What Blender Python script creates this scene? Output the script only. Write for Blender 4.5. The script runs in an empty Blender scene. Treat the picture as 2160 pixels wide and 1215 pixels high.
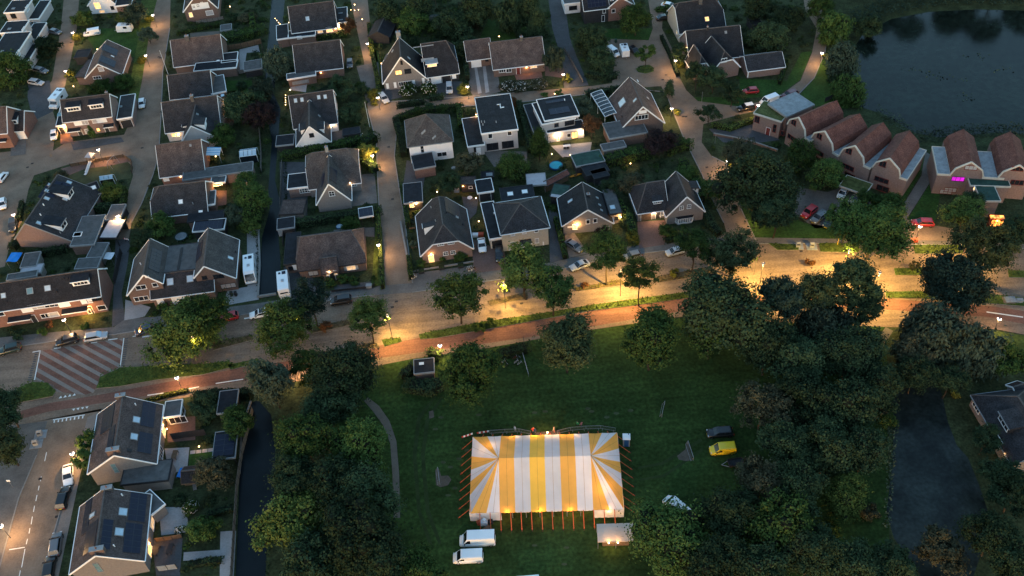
import bpy,bmesh,math,random
from mathutils import Vector,Matrix
R = math.radians
random.seed(7)
scene = bpy.context.scene
col = scene.collection

# ---------------------------------------------------------------- camera
cam_d = bpy.data.cameras.new('camera')
cam = bpy.data.objects.new('camera',cam_d)
col.objects.link(cam)
cam_d.sensor_width = 36.0
cam_d.lens = 36.0 * 2000.0 / 2160.0
cam_d.clip_start = 1.0
cam_d.clip_end = 3000.0
cam.location = (0,0,140)
cam.rotation_euler = (Matrix.Rotation(R(45),3,'X') @ Matrix.Rotation(R(-4.73),3,'Z')).to_euler()
scene.camera = cam

# ---------------------------------------------------------------- dusk sky, low sun, exposure
world = bpy.data.worlds.new('World')
scene.world = world
world.use_nodes = True
wn = world.node_tree
sky = wn.nodes.new('ShaderNodeTexSky')
sky.sky_type = 'NISHITA'
sky.sun_disc = False
SUN_EL,SUN_ROT = 2.6,200.0
sky.sun_elevation = R(SUN_EL)
sky.sun_rotation = R(SUN_ROT)
sky.ozone_density = 2.2
bg = wn.nodes['Background']
bg.inputs['Strength'].default_value = 0.15
grade = wn.nodes.new('ShaderNodeVectorMath')   # white balance of the dusk sky
grade.operation = 'MULTIPLY'
grade.inputs[1].default_value = (1.06,1.02,.92)
wn.links.new(sky.outputs['Color'],grade.inputs[0])
wn.links.new(grade.outputs[0],bg.inputs['Color'])
sun_d = bpy.data.lights.new('sun','SUN')
sun_d.energy = 0.02
sun_d.angle = R(20)
sun_d.color = (1.0,0.85,0.75)
sun = bpy.data.objects.new('sun',sun_d)
col.objects.link(sun)
sun_dir = Vector((math.sin(R(SUN_ROT)) * math.cos(R(SUN_EL)),math.cos(R(SUN_ROT)) * math.cos(R(SUN_EL)),math.sin(R(SUN_EL))))
sun.rotation_euler = sun_dir.to_track_quat('Z','Y').to_euler()
vs = scene.view_settings
vs.view_transform = 'Standard'
vs.look = 'None'
vs.exposure = 3.05
vs.gamma = 1.0
vs.use_curve_mapping = False
scene.render.engine = 'CYCLES'
cy = scene.cycles
cy.use_denoising = True
cy.max_bounces = 5
cy.diffuse_bounces = 2
cy.glossy_bounces = 2
cy.transmission_bounces = 3
cy.transparent_max_bounces = 4
cy.sample_clamp_indirect = 3.0
cy.use_light_tree = True
cy.caustics_reflective = False
cy.caustics_refractive = False
WARM = (1.0,0.52,0.17)
LAMP_GAIN = 0.27
SOFT = (1.0,0.62,0.32)

# ---------------------------------------------------------------- materials
MATS = {}
def mat(name,c,rough=0.85,var=0.25,scale=1.5,bump=0.0,bscale=20.0,spec=0.1,metal=0.0,tint=None,objvar=0.0,fine=0.0,fscale=14.0,coat=0.0,streak=0.0):
 """Principled material: base colour broken up by two noises, optional relief"""
 m = bpy.data.materials.new(name)
 m.use_nodes = True
 nt = m.node_tree; N = nt.nodes; L = nt.links
 b = N['Principled BSDF']
 b.inputs['Roughness'].default_value = rough
 b.inputs['Specular IOR Level'].default_value = spec
 b.inputs['Metallic'].default_value = metal
 if coat: b.inputs['Coat Weight'].default_value = coat
 tc = N.new('ShaderNodeTexCoord')
 out = None
 if var > 0:
  n1 = N.new('ShaderNodeTexNoise'); n1.inputs['Scale'].default_value = scale; n1.inputs['Detail'].default_value = 6; n1.inputs['Roughness'].default_value = 0.65
  L.new(tc.outputs['Object'],n1.inputs['Vector'])
  rp = N.new('ShaderNodeValToRGB')
  c2 = tint if tint else tuple(min(1,x * (1 + var)) for x in c)
  c1 = tuple(x * (1 - var) for x in c)
  rp.color_ramp.elements[0].position = 0.32; rp.color_ramp.elements[1].position = 0.68
  rp.color_ramp.elements[0].color = (*c1,1); rp.color_ramp.elements[1].color = (*c2,1)
  L.new(n1.outputs['Fac'],rp.inputs['Fac'])
  out = rp.outputs['Color']
 else:
  rgb = N.new('ShaderNodeRGB'); rgb.outputs[0].default_value = (*c,1); out = rgb.outputs[0]
 if fine > 0:
  n2 = N.new('ShaderNodeTexNoise'); n2.inputs['Scale'].default_value = fscale; n2.inputs['Detail'].default_value = 3
  L.new(tc.outputs['Object'],n2.inputs['Vector'])
  mr = N.new('ShaderNodeMapRange'); mr.inputs['From Min'].default_value = 0.3; mr.inputs['From Max'].default_value = 0.7
  mr.inputs['To Min'].default_value = 1 - fine; mr.inputs['To Max'].default_value = 1 + fine
  L.new(n2.outputs['Fac'],mr.inputs['Value'])
  vm = N.new('ShaderNodeVectorMath'); vm.operation = 'SCALE'
  L.new(out,vm.inputs[0]); L.new(mr.outputs[0],vm.inputs['Scale']); out = vm.outputs[0]
 if streak > 0:   # wear drawn out along the direction of traffic
  mp = N.new('ShaderNodeMapping'); mp.inputs['Rotation'].default_value = (0,0,R(-4)); mp.inputs['Scale'].default_value = (.05,.75,1)
  n4 = N.new('ShaderNodeTexNoise'); n4.inputs['Scale'].default_value = 1.0; n4.inputs['Detail'].default_value = 3
  L.new(tc.outputs['Object'],mp.inputs['Vector']); L.new(mp.outputs[0],n4.inputs['Vector'])
  mr = N.new('ShaderNodeMapRange'); mr.inputs['From Min'].default_value = .35; mr.inputs['From Max'].default_value = .65
  mr.inputs['To Min'].default_value = 1 - streak; mr.inputs['To Max'].default_value = 1 + streak
  L.new(n4.outputs['Fac'],mr.inputs['Value'])
  vm = N.new('ShaderNodeVectorMath'); vm.operation = 'SCALE'
  L.new(out,vm.inputs[0]); L.new(mr.outputs[0],vm.inputs['Scale']); out = vm.outputs[0]
 if objvar > 0:
  oi = N.new('ShaderNodeObjectInfo')
  hs = N.new('ShaderNodeHueSaturation')
  mr = N.new('ShaderNodeMapRange'); mr.inputs['To Min'].default_value = 1 - objvar; mr.inputs['To Max'].default_value = 1 + objvar
  L.new(oi.outputs['Random'],mr.inputs['Value']); L.new(mr.outputs[0],hs.inputs['Value'])
  L.new(out,hs.inputs['Color']); out = hs.outputs['Color']
 L.new(out,b.inputs['Base Color'])
 if bump > 0:
  n3 = N.new('ShaderNodeTexNoise'); n3.inputs['Scale'].default_value = bscale; n3.inputs['Detail'].default_value = 4
  L.new(tc.outputs['Object'],n3.inputs['Vector'])
  bp = N.new('ShaderNodeBump'); bp.inputs['Strength'].default_value = bump; bp.inputs['Distance'].default_value = 0.05
  L.new(n3.outputs['Fac'],bp.inputs['Height']); L.new(bp.outputs[0],b.inputs['Normal'])
 MATS[name] = m
 return m

def glow(name,c,s,var=0.0):
 m = bpy.data.materials.new(name); m.use_nodes = True
 nt = m.node_tree; b = nt.nodes['Principled BSDF']
 b.inputs['Base Color'].default_value = (*[x * 0.5 for x in c],1)
 b.inputs['Emission Color'].default_value = (*c,1)
 b.inputs['Emission Strength'].default_value = s
 if var:
  tc = nt.nodes.new('ShaderNodeTexCoord'); n = nt.nodes.new('ShaderNodeTexNoise'); n.inputs['Scale'].default_value = 1.6
  nt.links.new(tc.outputs['Object'],n.inputs['Vector'])
  mr = nt.nodes.new('ShaderNodeMapRange'); mr.inputs['From Min'].default_value = .35; mr.inputs['From Max'].default_value = .65
  mr.inputs['To Min'].default_value = s * (1 - var); mr.inputs['To Max'].default_value = s * (1 + var)
  nt.links.new(n.outputs['Fac'],mr.inputs['Value']); nt.links.new(mr.outputs[0],b.inputs['Emission Strength'])
 MATS[name] = m
 return m

# walls
mat('brick_brown',(.155,.105,.088),.9,.18,2.5,.25,30,fine=.22,fscale=9)
mat('brick_red',(.20,.112,.09),.9,.18,2.5,.25,30,fine=.22,fscale=9)
mat('brick_pink',(.22,.152,.134),.9,.18,2.5,.25,30,fine=.2,fscale=9)
mat('brick_grey',(.20,.18,.17),.9,.15,2.5,.25,30,fine=.2,fscale=9)
mat('brick_cream',(.46,.40,.32),.9,.10,2.5,.2,30,fine=.12,fscale=9)
mat('render_white',(.74,.73,.74),.85,.06,1.2,fine=.04,fscale=6)
mat('render_grey',(.44,.42,.42),.85,.08,1.2,fine=.06,fscale=6)
mat('timber_dark',(.035,.034,.036),.8,.25,2,fine=.15)
mat('timber_brown',(.13,.085,.055),.8,.3,2,fine=.2)
mat('timber_grey',(.17,.155,.14),.85,.25,2,fine=.2)
# roofs
RT = dict(bump=.6,bscale=7,fine=.42,fscale=4.5)
mat('roof_dark',(0.021,0.021,0.024),.7,.30,.55,**RT)
mat('roof_slate',(0.033,0.032,0.035),.72,.30,.55,**RT)
mat('roof_grey',(.064,.058,.057),.75,.30,.55,**RT)
mat('roof_brown',(.078,.059,.055),.78,.30,.55,**RT)
mat('roof_red',(.125,.054,.043),.8,.30,.55,**RT)
mat('bitumen',(0.018,0.020,0.025),.75,.3,.9,.2,12,fine=.15)
mat('flat_grey',(0.086,0.086,0.088),.85,.25,.9,.2,12,fine=.15)
mat('flat_pale',(.21,.23,.25),.6,.25,1.1,fine=.12)
mat('flat_green',(.028,.060,.050),.7,.25,.9,fine=.15)
mat('sedum',(.075,.085,.030),.9,.45,1.2,.5,8,fine=.3)
mat('roof_sheet',(.34,.33,.36),.55,.12,1.0,fine=.06)
# trims, glass
mat('trim_white',(.80,.80,.80),.5,.05,2)
mat('trim_stone',(.50,.46,.40),.8,.12,2)
mat('trim_dark',(.03,.03,.033),.5,.15,2)
mat('trim_grey',(.24,.25,.26),.6,.12,2)
mat('trim_red',(.16,.035,.03),.6,.12,2)
mat('pane_dark',(.014,.017,.022),.12,.3,.7,spec=.5)
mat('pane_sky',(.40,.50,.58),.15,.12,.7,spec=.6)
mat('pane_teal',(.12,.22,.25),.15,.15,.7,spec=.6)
mat('blind',(.36,.36,.37),.7,.1,2)
mat('solar',(.008,.010,.026),.3,.25,1.2,spec=.22)
mat('solar_frame',(.045,.05,.062),.5,.1,2)
glow('pane_lit',(1.0,.52,.18),.24,.55)
glow('pane_dim',(1.0,.62,.32),.09,.5)
glow('pane_magenta',(.75,.02,.70),.10,.3)
glow('pane_fire',(1.0,.33,.06),.3,.8)
glow('lamp_white',(1.0,.80,.68),2.6)
glow('lamp_warm',(1.0,.60,.25),2.2)
# ground
mat('soil',(.034,.044,.020),.95,.5,.35,.5,3,fine=.4,fscale=2.2)
mat('lawn',(.026,.050,.013),.95,.40,.10,.6,6,fine=.35,fscale=1.6,streak=.14)
mat('lawn_garden',(.028,.062,.014),.95,.3,.3,.6,6,fine=.3,fscale=2)
mat('verge',(.060,.085,.020),.95,.4,.35,.7,6,fine=.4,fscale=2)
mat('playfield',(.055,.060,.030),.95,.4,.2,.4,6,fine=.3)
mat('dry_bed',(.095,.070,.038),.95,.4,.5,.7,6,fine=.4,fscale=2)
mat('brick_road',(.178,.130,.098),.88,.22,.20,.25,9,fine=.2,fscale=2.6,streak=.16)
mat('brick_street',(.186,.138,.104),.88,.24,.22,.25,9,fine=.13,fscale=3.2)
mat('grey_paving',(.125,.115,.108),.88,.24,.3,.25,9,fine=.13,fscale=3.2)
mat('pale_paving',(.29,.28,.28),.85,.14,.3,.15,9,fine=.10,fscale=3.2)
mat('dark_paving',(.075,.075,.080),.88,.2,.3,.2,9,fine=.15,fscale=3.2)
mat('red_paving',(.145,.090,.076),.88,.16,.3,.2,9,fine=.15,fscale=3.2)
mat('red_cycle',(.160,.080,.060),.88,.2,.2,.2,9,fine=.18,fscale=2.6,streak=.15)
mat('pale_brick',(.215,.178,.155),.88,.13,.15,.2,9,fine=.12,fscale=3.2)
mat('asphalt',(.06,.06,.063),.9,.2,.2,.2,9,fine=.15,fscale=3.2)
mat('sand_path',(.135,.118,.10),.95,.2,.3,.3,7,fine=.2)
mat('sand',(.105,.085,.068),.95,.3,.6,.3,7,fine=.2)
mat('kerbstone',(.21,.20,.19),.85,.15,1,fine=.1)
mat('road_paint',(.70,.70,.68),.7,.15,1.5)
mat('iron',(.045,.038,.034),.6,.3,3)
# water
mat('canal_water',(.007,.011,.014),.25,.4,.08,.12,.7,spec=.12)
mat('pond_water',(.008,.013,.010),.14,.45,.05,.04,.6,spec=.12,fine=.5,fscale=.6)
mat('weedy_water',(.017,.024,.023),.3,.65,.15,.1,2,spec=.15,fine=.35,fscale=1.5)
mat('dry_grass',(.060,.068,.036),.95,.3,.6)
mat('lawn_worn',(.028,.044,.016),.95,.35,.3,.5,6,fine=.3)
mat('ridge_tile',(.095,.085,.082),.8,.25,2,fine=.2)
# foliage
FO = dict(rough=.8,spec=.04,objvar=.36,fine=.3,fscale=1.5)
mat('leaf_dark',(.022,.040,.020),var=.3,scale=.5,tint=(.038,.062,.030),**FO)
mat('leaf_mid',(.034,.066,.018),var=.3,scale=.5,tint=(.056,.094,.026),**FO)
mat('leaf_fresh',(.050,.080,.020),var=.3,scale=.5,tint=(.085,.115,.030),**FO)
mat('leaf_grey',(.040,.058,.038),var=.25,scale=.5,tint=(.064,.086,.056),**FO)
mat('leaf_brown',(.046,.048,.028),var=.25,scale=.5,tint=(.072,.072,.042),**FO)
mat('leaf_olive',(.034,.050,.022),var=.3,scale=.5,tint=(.058,.076,.034),**FO)
mat('leaf_deep',(.016,.031,.022),var=.3,scale=.5,tint=(.028,.048,.034),**FO)
mat('leaf_purple',(.016,.013,.015),var=.3,scale=.5,tint=(.030,.020,.022),**FO)
mat('leaf_rust',(.10,.045,.022),var=.3,scale=.5,tint=(.15,.07,.03),**FO)
mat('leaf_gold_glow',(.11,.12,.022),var=.3,scale=.5,tint=(.16,.16,.035),**FO)  # golden leaves; also stands in for lamp glow on foliage
mat('blossom',(.45,.42,.38),.8,.2,2,objvar=.1)
mat('bark',(.050,.038,.028),.9,.3,3,.4,8)
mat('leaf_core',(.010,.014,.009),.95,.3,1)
# objects
def paint(name,c,rough=.32): return mat('paint_' + name,c,rough,.04,.6,spec=.5,coat=.4)
for nm,c in dict(white=(.78,.79,.80),silver=(.36,.38,.41),grey=(.12,.13,.145),blue=(.018,.028,.060),black=(.010,.010,.013),
      red=(.36,.012,.018),darkred=(.11,.008,.015),green=(.012,.028,.026),yellow=(.72,.52,.015),beige=(.30,.29,.24)).items():
 paint(nm,c)
mat('car_glass',(.012,.015,.020),.08,.2,1,spec=.6)
mat('screen_glass',(.16,.20,.25),.15,.2,1,spec=.6)
mat('rubber',(.012,.012,.012),.8,.1,2)
mat('alloy',(.30,.31,.33),.35,.1,2,metal=.6)
mat('headlamp',(.62,.64,.66),.2,.05,2)
mat('tail_lamp',(.35,.02,.02),.3,.05,2)
mat('pole_grey',(.06,.06,.06),.5,.1,2)
mat('galvanised',(.28,.29,.30),.45,.15,2,metal=.5)
mat('white_plastic',(.75,.75,.75),.45,.04,2)
mat('steel_pale',(.55,.58,.62),.35,.08,2)
mat('blue_tarp',(.015,.20,.62),.5,.1,1)
mat('turquoise',(.02,.30,.42),.25,.12,1)
mat('navy_plastic',(.02,.08,.20),.5,.1,1)
mat('kayak_orange',(.55,.20,.02),.5,.1,1)
mat('strap_orange',(.50,.10,.04),.6,.1,2)
mat('container_red',(.42,.08,.04),.5,.1,2)
mat('yellow_post',(.62,.38,.04),.6,.1,2)
mat('skin',(.55,.35,.26),.6,.05,2)
for nm,c in dict(white=(.72,.70,.70),navy=(.03,.05,.12),red=(.55,.06,.05),green=(.03,.22,.10),pink=(.50,.16,.16),jeans=(.05,.07,.12),sand=(.5,.38,.28),dark=(.02,.02,.025)).items():
 mat('cloth_' + nm,c,.85,.1,3)
mat('hair',(.04,.028,.02),.7,.1,4)
def fabric(name,c,tr):
 m = mat(name,c,.75,.07,.35,.15,3,spec=.2)
 nt = m.node_tree; b = nt.nodes['Principled BSDF']
 t = nt.nodes.new('ShaderNodeBsdfTranslucent'); mx = nt.nodes.new('ShaderNodeMixShader'); mx.inputs[0].default_value = tr
 l = [x for x in nt.links if x.to_socket == b.inputs['Base Color']][0]
 nt.links.new(l.from_socket,t.inputs['Color'])
 o = nt.nodes['Material Output']
 nt.links.new(b.outputs[0],mx.inputs[1]); nt.links.new(t.outputs[0],mx.inputs[2]); nt.links.new(mx.outputs[0],o.inputs['Surface'])
fabric('canvas_white',(.74,.74,.77),.25)
fabric('canvas_grey',(.60,.62,.66),.25)
fabric('canvas_yellow',(.82,.45,.10),.28)
fabric('canvas_gold',(.86,.55,.09),.28)
mat('canvas_seam',(.36,.20,.06),.8,.1,2)
mat('number_plate',(.62,.45,.04),.5,.05,2)
fabric('awning_cream',(.62,.52,.45),.25)
mat('awning_blue',(.10,.32,.55),.7,.1,2)

# ---------------------------------------------------------------- mesh helpers
class MB:
 """collects faces with material names, then links them as ONE mesh object"""
 def __init__(s): s.v = []; s.f = []; s.m = []; s.names = []
 def mi(s,m):
  if m not in s.names: s.names.append(m)
  return s.names.index(m)
 def poly(s,pts,m):
  k = len(s.v); s.v += [tuple(p) for p in pts]; s.f.append(tuple(range(k,k + len(pts)))); s.m.append(s.mi(m))
 def box(s,x0,y0,z0,x1,y1,z1,m,M=None):
  P = [(x0,y0,z0),(x1,y0,z0),(x1,y1,z0),(x0,y1,z0),(x0,y0,z1),(x1,y0,z1),(x1,y1,z1),(x0,y1,z1)]
  if M is not None: P = [tuple(M @ Vector(p)) for p in P]
  k = len(s.v); s.v += P; i = s.mi(m)
  for q in ((0,3,2,1),(4,5,6,7),(0,1,5,4),(1,2,6,5),(2,3,7,6),(3,0,4,7)):
   s.f.append(tuple(k + a for a in q)); s.m.append(i)
 def prism(s,pts,d,m,side=None):
  """polygon pts (list of 3D) swept by vector d"""
  k = len(s.v); n = len(pts); d = Vector(d)
  s.v += [tuple(p) for p in pts] + [tuple(Vector(p) + d) for p in pts]
  i = s.mi(m); j = s.mi(side or m)
  s.f.append(tuple(range(k,k + n))); s.m.append(i)
  s.f.append(tuple(range(k + 2 * n - 1,k + n - 1,-1))); s.m.append(i)
  for a in range(n):
   b = (a + 1) % n
   s.f.append((k + b,k + a,k + n + a,k + n + b)); s.m.append(j)
 def bar(s,a,b,w,h,m):
  a = Vector(a); b = Vector(b); d = b - a; L = d.length
  if L < 1e-5: return
  q = d.to_track_quat('X','Z').to_matrix().to_4x4(); q.translation = a
  s.box(0,-w / 2,-h / 2,L,w / 2,h / 2,m,q)
 def tube(s,a,b,r0,r1,m,n=8,cap=True):
  a = Vector(a); b = Vector(b); d = b - a
  q = d.to_track_quat('Z','Y').to_matrix()
  k = len(s.v); i = s.mi(m)
  for c,r in ((a,r0),(b,r1)):
   for j in range(n):
    t = 2 * math.pi * j / n
    s.v.append(tuple(c + q @ Vector((r * math.cos(t),r * math.sin(t),0))))
  for j in range(n):
   e = (j + 1) % n
   s.f.append((k + j,k + e,k + n + e,k + n + j)); s.m.append(i)
  if cap:
   s.f.append(tuple(range(k + n - 1,k - 1,-1))); s.m.append(i)
   s.f.append(tuple(range(k + n,k + 2 * n))); s.m.append(i)
 def lathe(s,prof,m,n=10,c=(0,0,0)):
  k = len(s.v); i = s.mi(m)
  for r,z in prof:
   for j in range(n):
    t = 2 * math.pi * j / n
    s.v.append((c[0] + r * math.cos(t),c[1] + r * math.sin(t),c[2] + z))
  for a in range(len(prof) - 1):
   for j in range(n):
    e = (j + 1) % n
    s.f.append((k + a * n + j,k + a * n + e,k + a * n + n + e,k + a * n + n + j)); s.m.append(i)
 def mesh(s,name,smooth=False):
  me = bpy.data.meshes.new(name)
  me.from_pydata(s.v,[],s.f)
  for n in s.names: me.materials.append(MATS[n])
  me.polygons.foreach_set('material_index',s.m)
  if smooth: me.polygons.foreach_set('use_smooth',[True] * len(s.f))
  me.update()
  return me
 def build(s,name,parent=None,loc=(0,0,0),rz=0.0,smooth=False):
  return put(name,s.mesh(name,smooth),parent,loc,rz)

def put(name,me,parent=None,loc=(0,0,0),rz=0.0,M=None,sc=None):
 o = bpy.data.objects.new(name,me)
 col.objects.link(o)
 if parent is not None: o.parent = parent
 if M is not None: o.matrix_local = M
 else:
  o.location = loc
  if rz: o.rotation_euler = (0,0,rz)
  if sc: o.scale = sc
 return o
def tag(o,label,cat,group=None):
 o['label'] = label; o['category'] = cat
 if group: o['group'] = group
 return o
def thing(name,label,cat,x,y,rz=0.0,group=None,z=0.0):
 o = bpy.data.objects.new(name,None); col.objects.link(o)
 o.empty_display_size = .3
 o.location = (x,y,z); o.rotation_euler = (0,0,rz)
 return tag(o,label,cat,group)
def struct(o,label=None):
 o['kind'] = 'structure'
 if label: o['label'] = label
 return o
def point_light(parent,loc,power,color=WARM,r=.12,spot=None):
 d = bpy.data.lights.new('light','SPOT' if spot else 'POINT'); d.energy = power * LAMP_GAIN; d.color = color; d.shadow_soft_size = r
 if spot: d.spot_size = R(spot); d.spot_blend = .7
 o = bpy.data.objects.new('light',d); col.objects.link(o); o.parent = parent; o.location = loc
 return o
CACHE = {}
def cached(key,fn):
 if key not in CACHE: CACHE[key] = fn()
 return CACHE[key]
def copy_tree(o,parent=None):
 c = o.copy(); col.objects.link(c)
 if parent is not None: c.parent = parent
 for ch in list(o.children): copy_tree(ch,c)
 return c

# ---------------------------------------------------------------- ground
PAVED = []
def sheet(name,m,lvl,pts,label=None,raised=0.0):
 b = MB(); z = .004 * lvl
 if name not in ('tyre_track','drain_cover'): PAVED.append(pts)
 if raised: b.prism([(x,y,-.02) for x,y in pts],(0,0,raised + z + .02),m,'kerbstone')
 else: b.poly([(x,y,z) for x,y in pts],m)
 o = b.build(name); o['kind'] = 'structure'
 if label: o['label'] = label
 return o
g0 = MB(); g0.poly([(-2500,-400,0),(2500,-400,0),(2500,2500,0),(-2500,2500,0)],'soil'); struct(g0.build('ground'))

def kerb(pts,label):
 b = MB()
 for (xa,ya),(xb,yb) in zip(pts,pts[1:]): b.bar((xa,ya,.05),(xb,yb,.05),.22,.11,'kerbstone')
 struct(b.build('kerb'),label)
def drain_covers(pts):
 b = MB(); b.box(-.32,-.25,0,.32,.25,.035,'iron')
 for k in range(4): b.box(-.26,-.2 + k * .11,.035,.26,-.15 + k * .11,.045,'trim_dark')
 me = b.mesh('drain_cover')
 for x,y in pts: struct(put('drain_cover',me,None,(x,y,0),.1),'dark iron drain cover set in the paving')

def marks(name,label,quads,m='road_paint',z=.022):
 b = MB()
 for q in quads: b.poly([(x,y,z) for x,y in q],m)
 o = b.build(name); o['kind'] = 'stuff'; o['label'] = label

sheet('lawn','lawn',1,[(-36.2,63.4),(-35.9,115.7),(-24.3,122.7),(15.5,128.4),(73.6,125.7),(50.7,56.1)])
sheet('road','brick_road',2,[(-113.6,135.3),(-106.6,137.9),(-94.8,138.2),(-83,138.2),(-81,140.4),(-74.5,140.2),(-62.8,141.1),(-53.4,141.7),(-48,142.4),(-38,143.7),(-29,144),(-20.9,143.9),(-7.8,145.3),(8.5,146.7),(23.2,149.6),(32.5,149.9),(43.8,150.1),(52.9,149.3),(69.6,146.8),(92.7,143.3),(116.5,138.6),(104.3,112.9),(92.1,118),(72,120.8),(52.5,124.2),(33.5,128),(14.3,126.4),(-7.5,123.7),(-20.6,122.7),(-41.7,119.5),(-51.7,118.8),(-69.3,117.2),(-93.6,114.6),(-106.2,114.5)])
sheet('pavement','grey_paving',3,[(-113.6,135.3),(-106.6,137.9),(-94.8,138.2),(-83,138.2),(-81,140.4),(-74.5,140.2),(-62.8,141.1),(-53.4,141.7),(-48,142.4),(-38,143.7),(-29,144),(-20.9,143.9),(-7.8,145.3),(8.5,146.7),(23.2,149.6),(32.5,149.9),(43.8,150.1),(52.9,149.3),(69.6,146.8),(92.7,143.3),(116.5,138.6),(115.9,137.2),(69.2,145.4),(52.4,147.3),(43.3,147.7),(32.5,147.4),(22.8,146.9),(8.3,143.9),(-7.9,142.3),(-20.9,141.1),(-28.9,141.3),(-37.8,140.8),(-47.6,139.6),(-53,139),(-62.2,138),(-73.9,137),(-82.5,136),(-94.1,135.6),(-105.5,134.6),(-112.4,132.1)])
sheet('cycle_path','red_cycle',3,[(-106.7,116),(-96.3,117.6),(-90.9,119.1),(-81,120.2),(-73.4,121.3),(-67.7,122.1),(-54.8,124),(-42.2,125.1),(-31.5,126.2),(-19.6,128.1),(-9.8,129.2),(4.8,130.2),(16.9,131.6),(30.3,132.6),(37.4,133.1),(54.4,131.4),(74.3,128.3),(92.9,124.2),(107.3,119.3),(105.5,115.5),(91.7,121.3),(73.3,125.4),(53.5,128),(34,129.6),(21.6,128.1),(4.3,126),(-5.8,125.2),(-15.8,124.5),(-24.9,123.8),(-30,123.4),(-42,122.2),(-53.6,120.7),(-71.9,118.9),(-80.5,118),(-90.3,117),(-105.8,113.3)])
sheet('street','brick_street',2,[(-106.2,114.5),(-93.6,114.6),(-80.1,116.6),(-80.9,112.4),(-80.8,107),(-80.7,101.8),(-79.9,93.9),(-78.6,77.9),(-93.8,79.2)])
sheet('pavement','pale_brick',3,[(-82.4,114.8),(-80,116.1),(-80.6,111.8),(-80.3,101.3),(-78.5,80.4),(-81.3,80.6),(-82,100.9),(-82,108.2)])
sheet('pavement','grey_paving',3,[(-106,113.9),(-93.6,114.5),(-90,114.7),(-89.7,106.8),(-90.2,97.8),(-89,81.3),(-94.7,81.8)])
sheet('street','brick_street',1,[(-42.7,274.4),(-37.1,273.5),(-34.9,251.7),(-31.9,233.1),(-30,213),(-23.3,212.7),(-5.8,212.1),(4.9,212.3),(25.5,212.4),(35.6,213.4),(44,214.9),(47.5,209.8),(35.1,209.7),(26.9,208.9),(6.4,207.5),(-7.8,207.8),(-22.9,205.7),(-25.7,202.4),(-26.1,188.8),(-24.5,175.7),(-22.9,163.6),(-20.9,143.9),(-26.7,143.3),(-27.9,156.3),(-29.3,172.8),(-30.8,195.3),(-33.7,210.3),(-35.9,233.7)])
sheet('street','grey_paving',2,[(-37.9,231.6),(-31.9,233.1),(-30,213),(-30.7,210.3),(-33.4,209.8)])
sheet('alley','dark_paving',1,[(18,264.1),(22.7,263.3),(22,237.3),(22.9,227.1),(24.5,212.8),(18,212.4),(18.7,225.3),(17.6,243.2)])
sheet('street','brick_street',2,[(47.3,259.1),(52.4,258.2),(48.2,238.3),(49.1,227.9),(48.5,213.8),(49.1,206.9),(51.1,201.6),(60.9,197.7),(71.2,200.4),(78.8,206.9),(85.5,219.8),(90,231.5),(89.8,242.1),(91.7,251.6),(98.2,250.5),(94,233.5),(88.8,219.3),(82.5,207.5),(76.5,200.7),(70.3,196.3),(60.7,194.4),(55.1,192.9),(50.5,191.6),(48.6,184.3),(49.9,178.5),(52.6,175.4),(52.2,165.7),(52.4,157.4),(53.1,148.5),(43.7,149.3),(47.5,151.6),(47.6,154.8),(46.7,163),(46.3,171.7),(45.3,181),(44.7,186.8),(44.2,196.9),(43.9,203.3),(43.1,209.6),(30.4,211.5),(32.7,223.2),(29.4,223.2),(27.9,230),(33.5,234.9),(43.5,232.6),(45.7,238.7)])
sheet('parking_court','dark_paving',1,[(51.4,189.4),(62.9,191),(67.2,182.7),(59,182),(53.6,183.7)])
sheet('parking_court','grey_paving',1,[(66.6,164.7),(72.6,162.2),(76.2,163.4),(82.2,158.8),(81.8,155.2),(75.5,150.9),(66.6,150.5),(63.5,155.9)])
sheet('footpath','grey_paving',1,[(99,173.7),(100.2,171.7),(96.5,163.3),(91,156.5),(86.6,151.1),(84.8,152.5),(89.9,158.8),(95,165.2)])
sheet('forecourt','brick_street',1,[(84.6,152.5),(88.4,149.6),(96.8,146.3),(96.3,142.3),(84.6,143.7)])
sheet('street','brick_street',1,[(-135.3,290.2),(-130.2,289.3),(-124.9,266.2),(-122.1,249.6),(-119.6,234.3),(-119.6,229.1),(-119.4,221.5),(-117,216.1),(-114.2,203.2),(-111.7,206.5),(-97,207.8),(-96.6,219.4),(-99.5,238.5),(-102.8,262.6),(-105.8,285.2),(-99.9,284.2),(-95.7,261.5),(-92.9,237.5),(-88.6,213.8),(-85.8,197),(-85.6,188.9),(-86,178.4),(-86.9,171.7),(-86.2,166.1),(-89,166),(-90.2,172.1),(-90.3,179),(-90.6,189.9),(-92.8,195.2),(-107.8,197),(-116.1,193.3),(-115.8,187.7),(-113.6,175),(-114.1,168.4),(-112.7,160),(-121.4,157.6),(-137.8,204),(-124.6,204.6),(-124.4,218.5),(-125.3,230.4),(-124.2,237.4),(-130,267)])
sheet('lane','dark_paving',1,[(-89.3,166.2),(-85.8,165.9),(-84.5,157),(-83.7,148),(-81,139.9),(-83.4,138.2),(-86.1,151.2)])
sheet('forecourt','dark_paving',2,[(-130.8,237.1),(-124.9,237.5),(-119.4,221.5),(-123.6,217.7),(-128.8,229.7)])
sheet('play_lawn','playfield',2,[(-107.9,191.8),(-103.7,195.9),(-93.5,196),(-91.4,193.4),(-90.9,188.8),(-96,188.4),(-102.2,185.5),(-106.5,188.7)])
sheet('play_court','red_paving',3,[(-110,195.2),(-103.7,197),(-94.6,197.8),(-92.3,195.9),(-97.7,194.7),(-103.6,194.3),(-107.1,192.1)])
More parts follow.
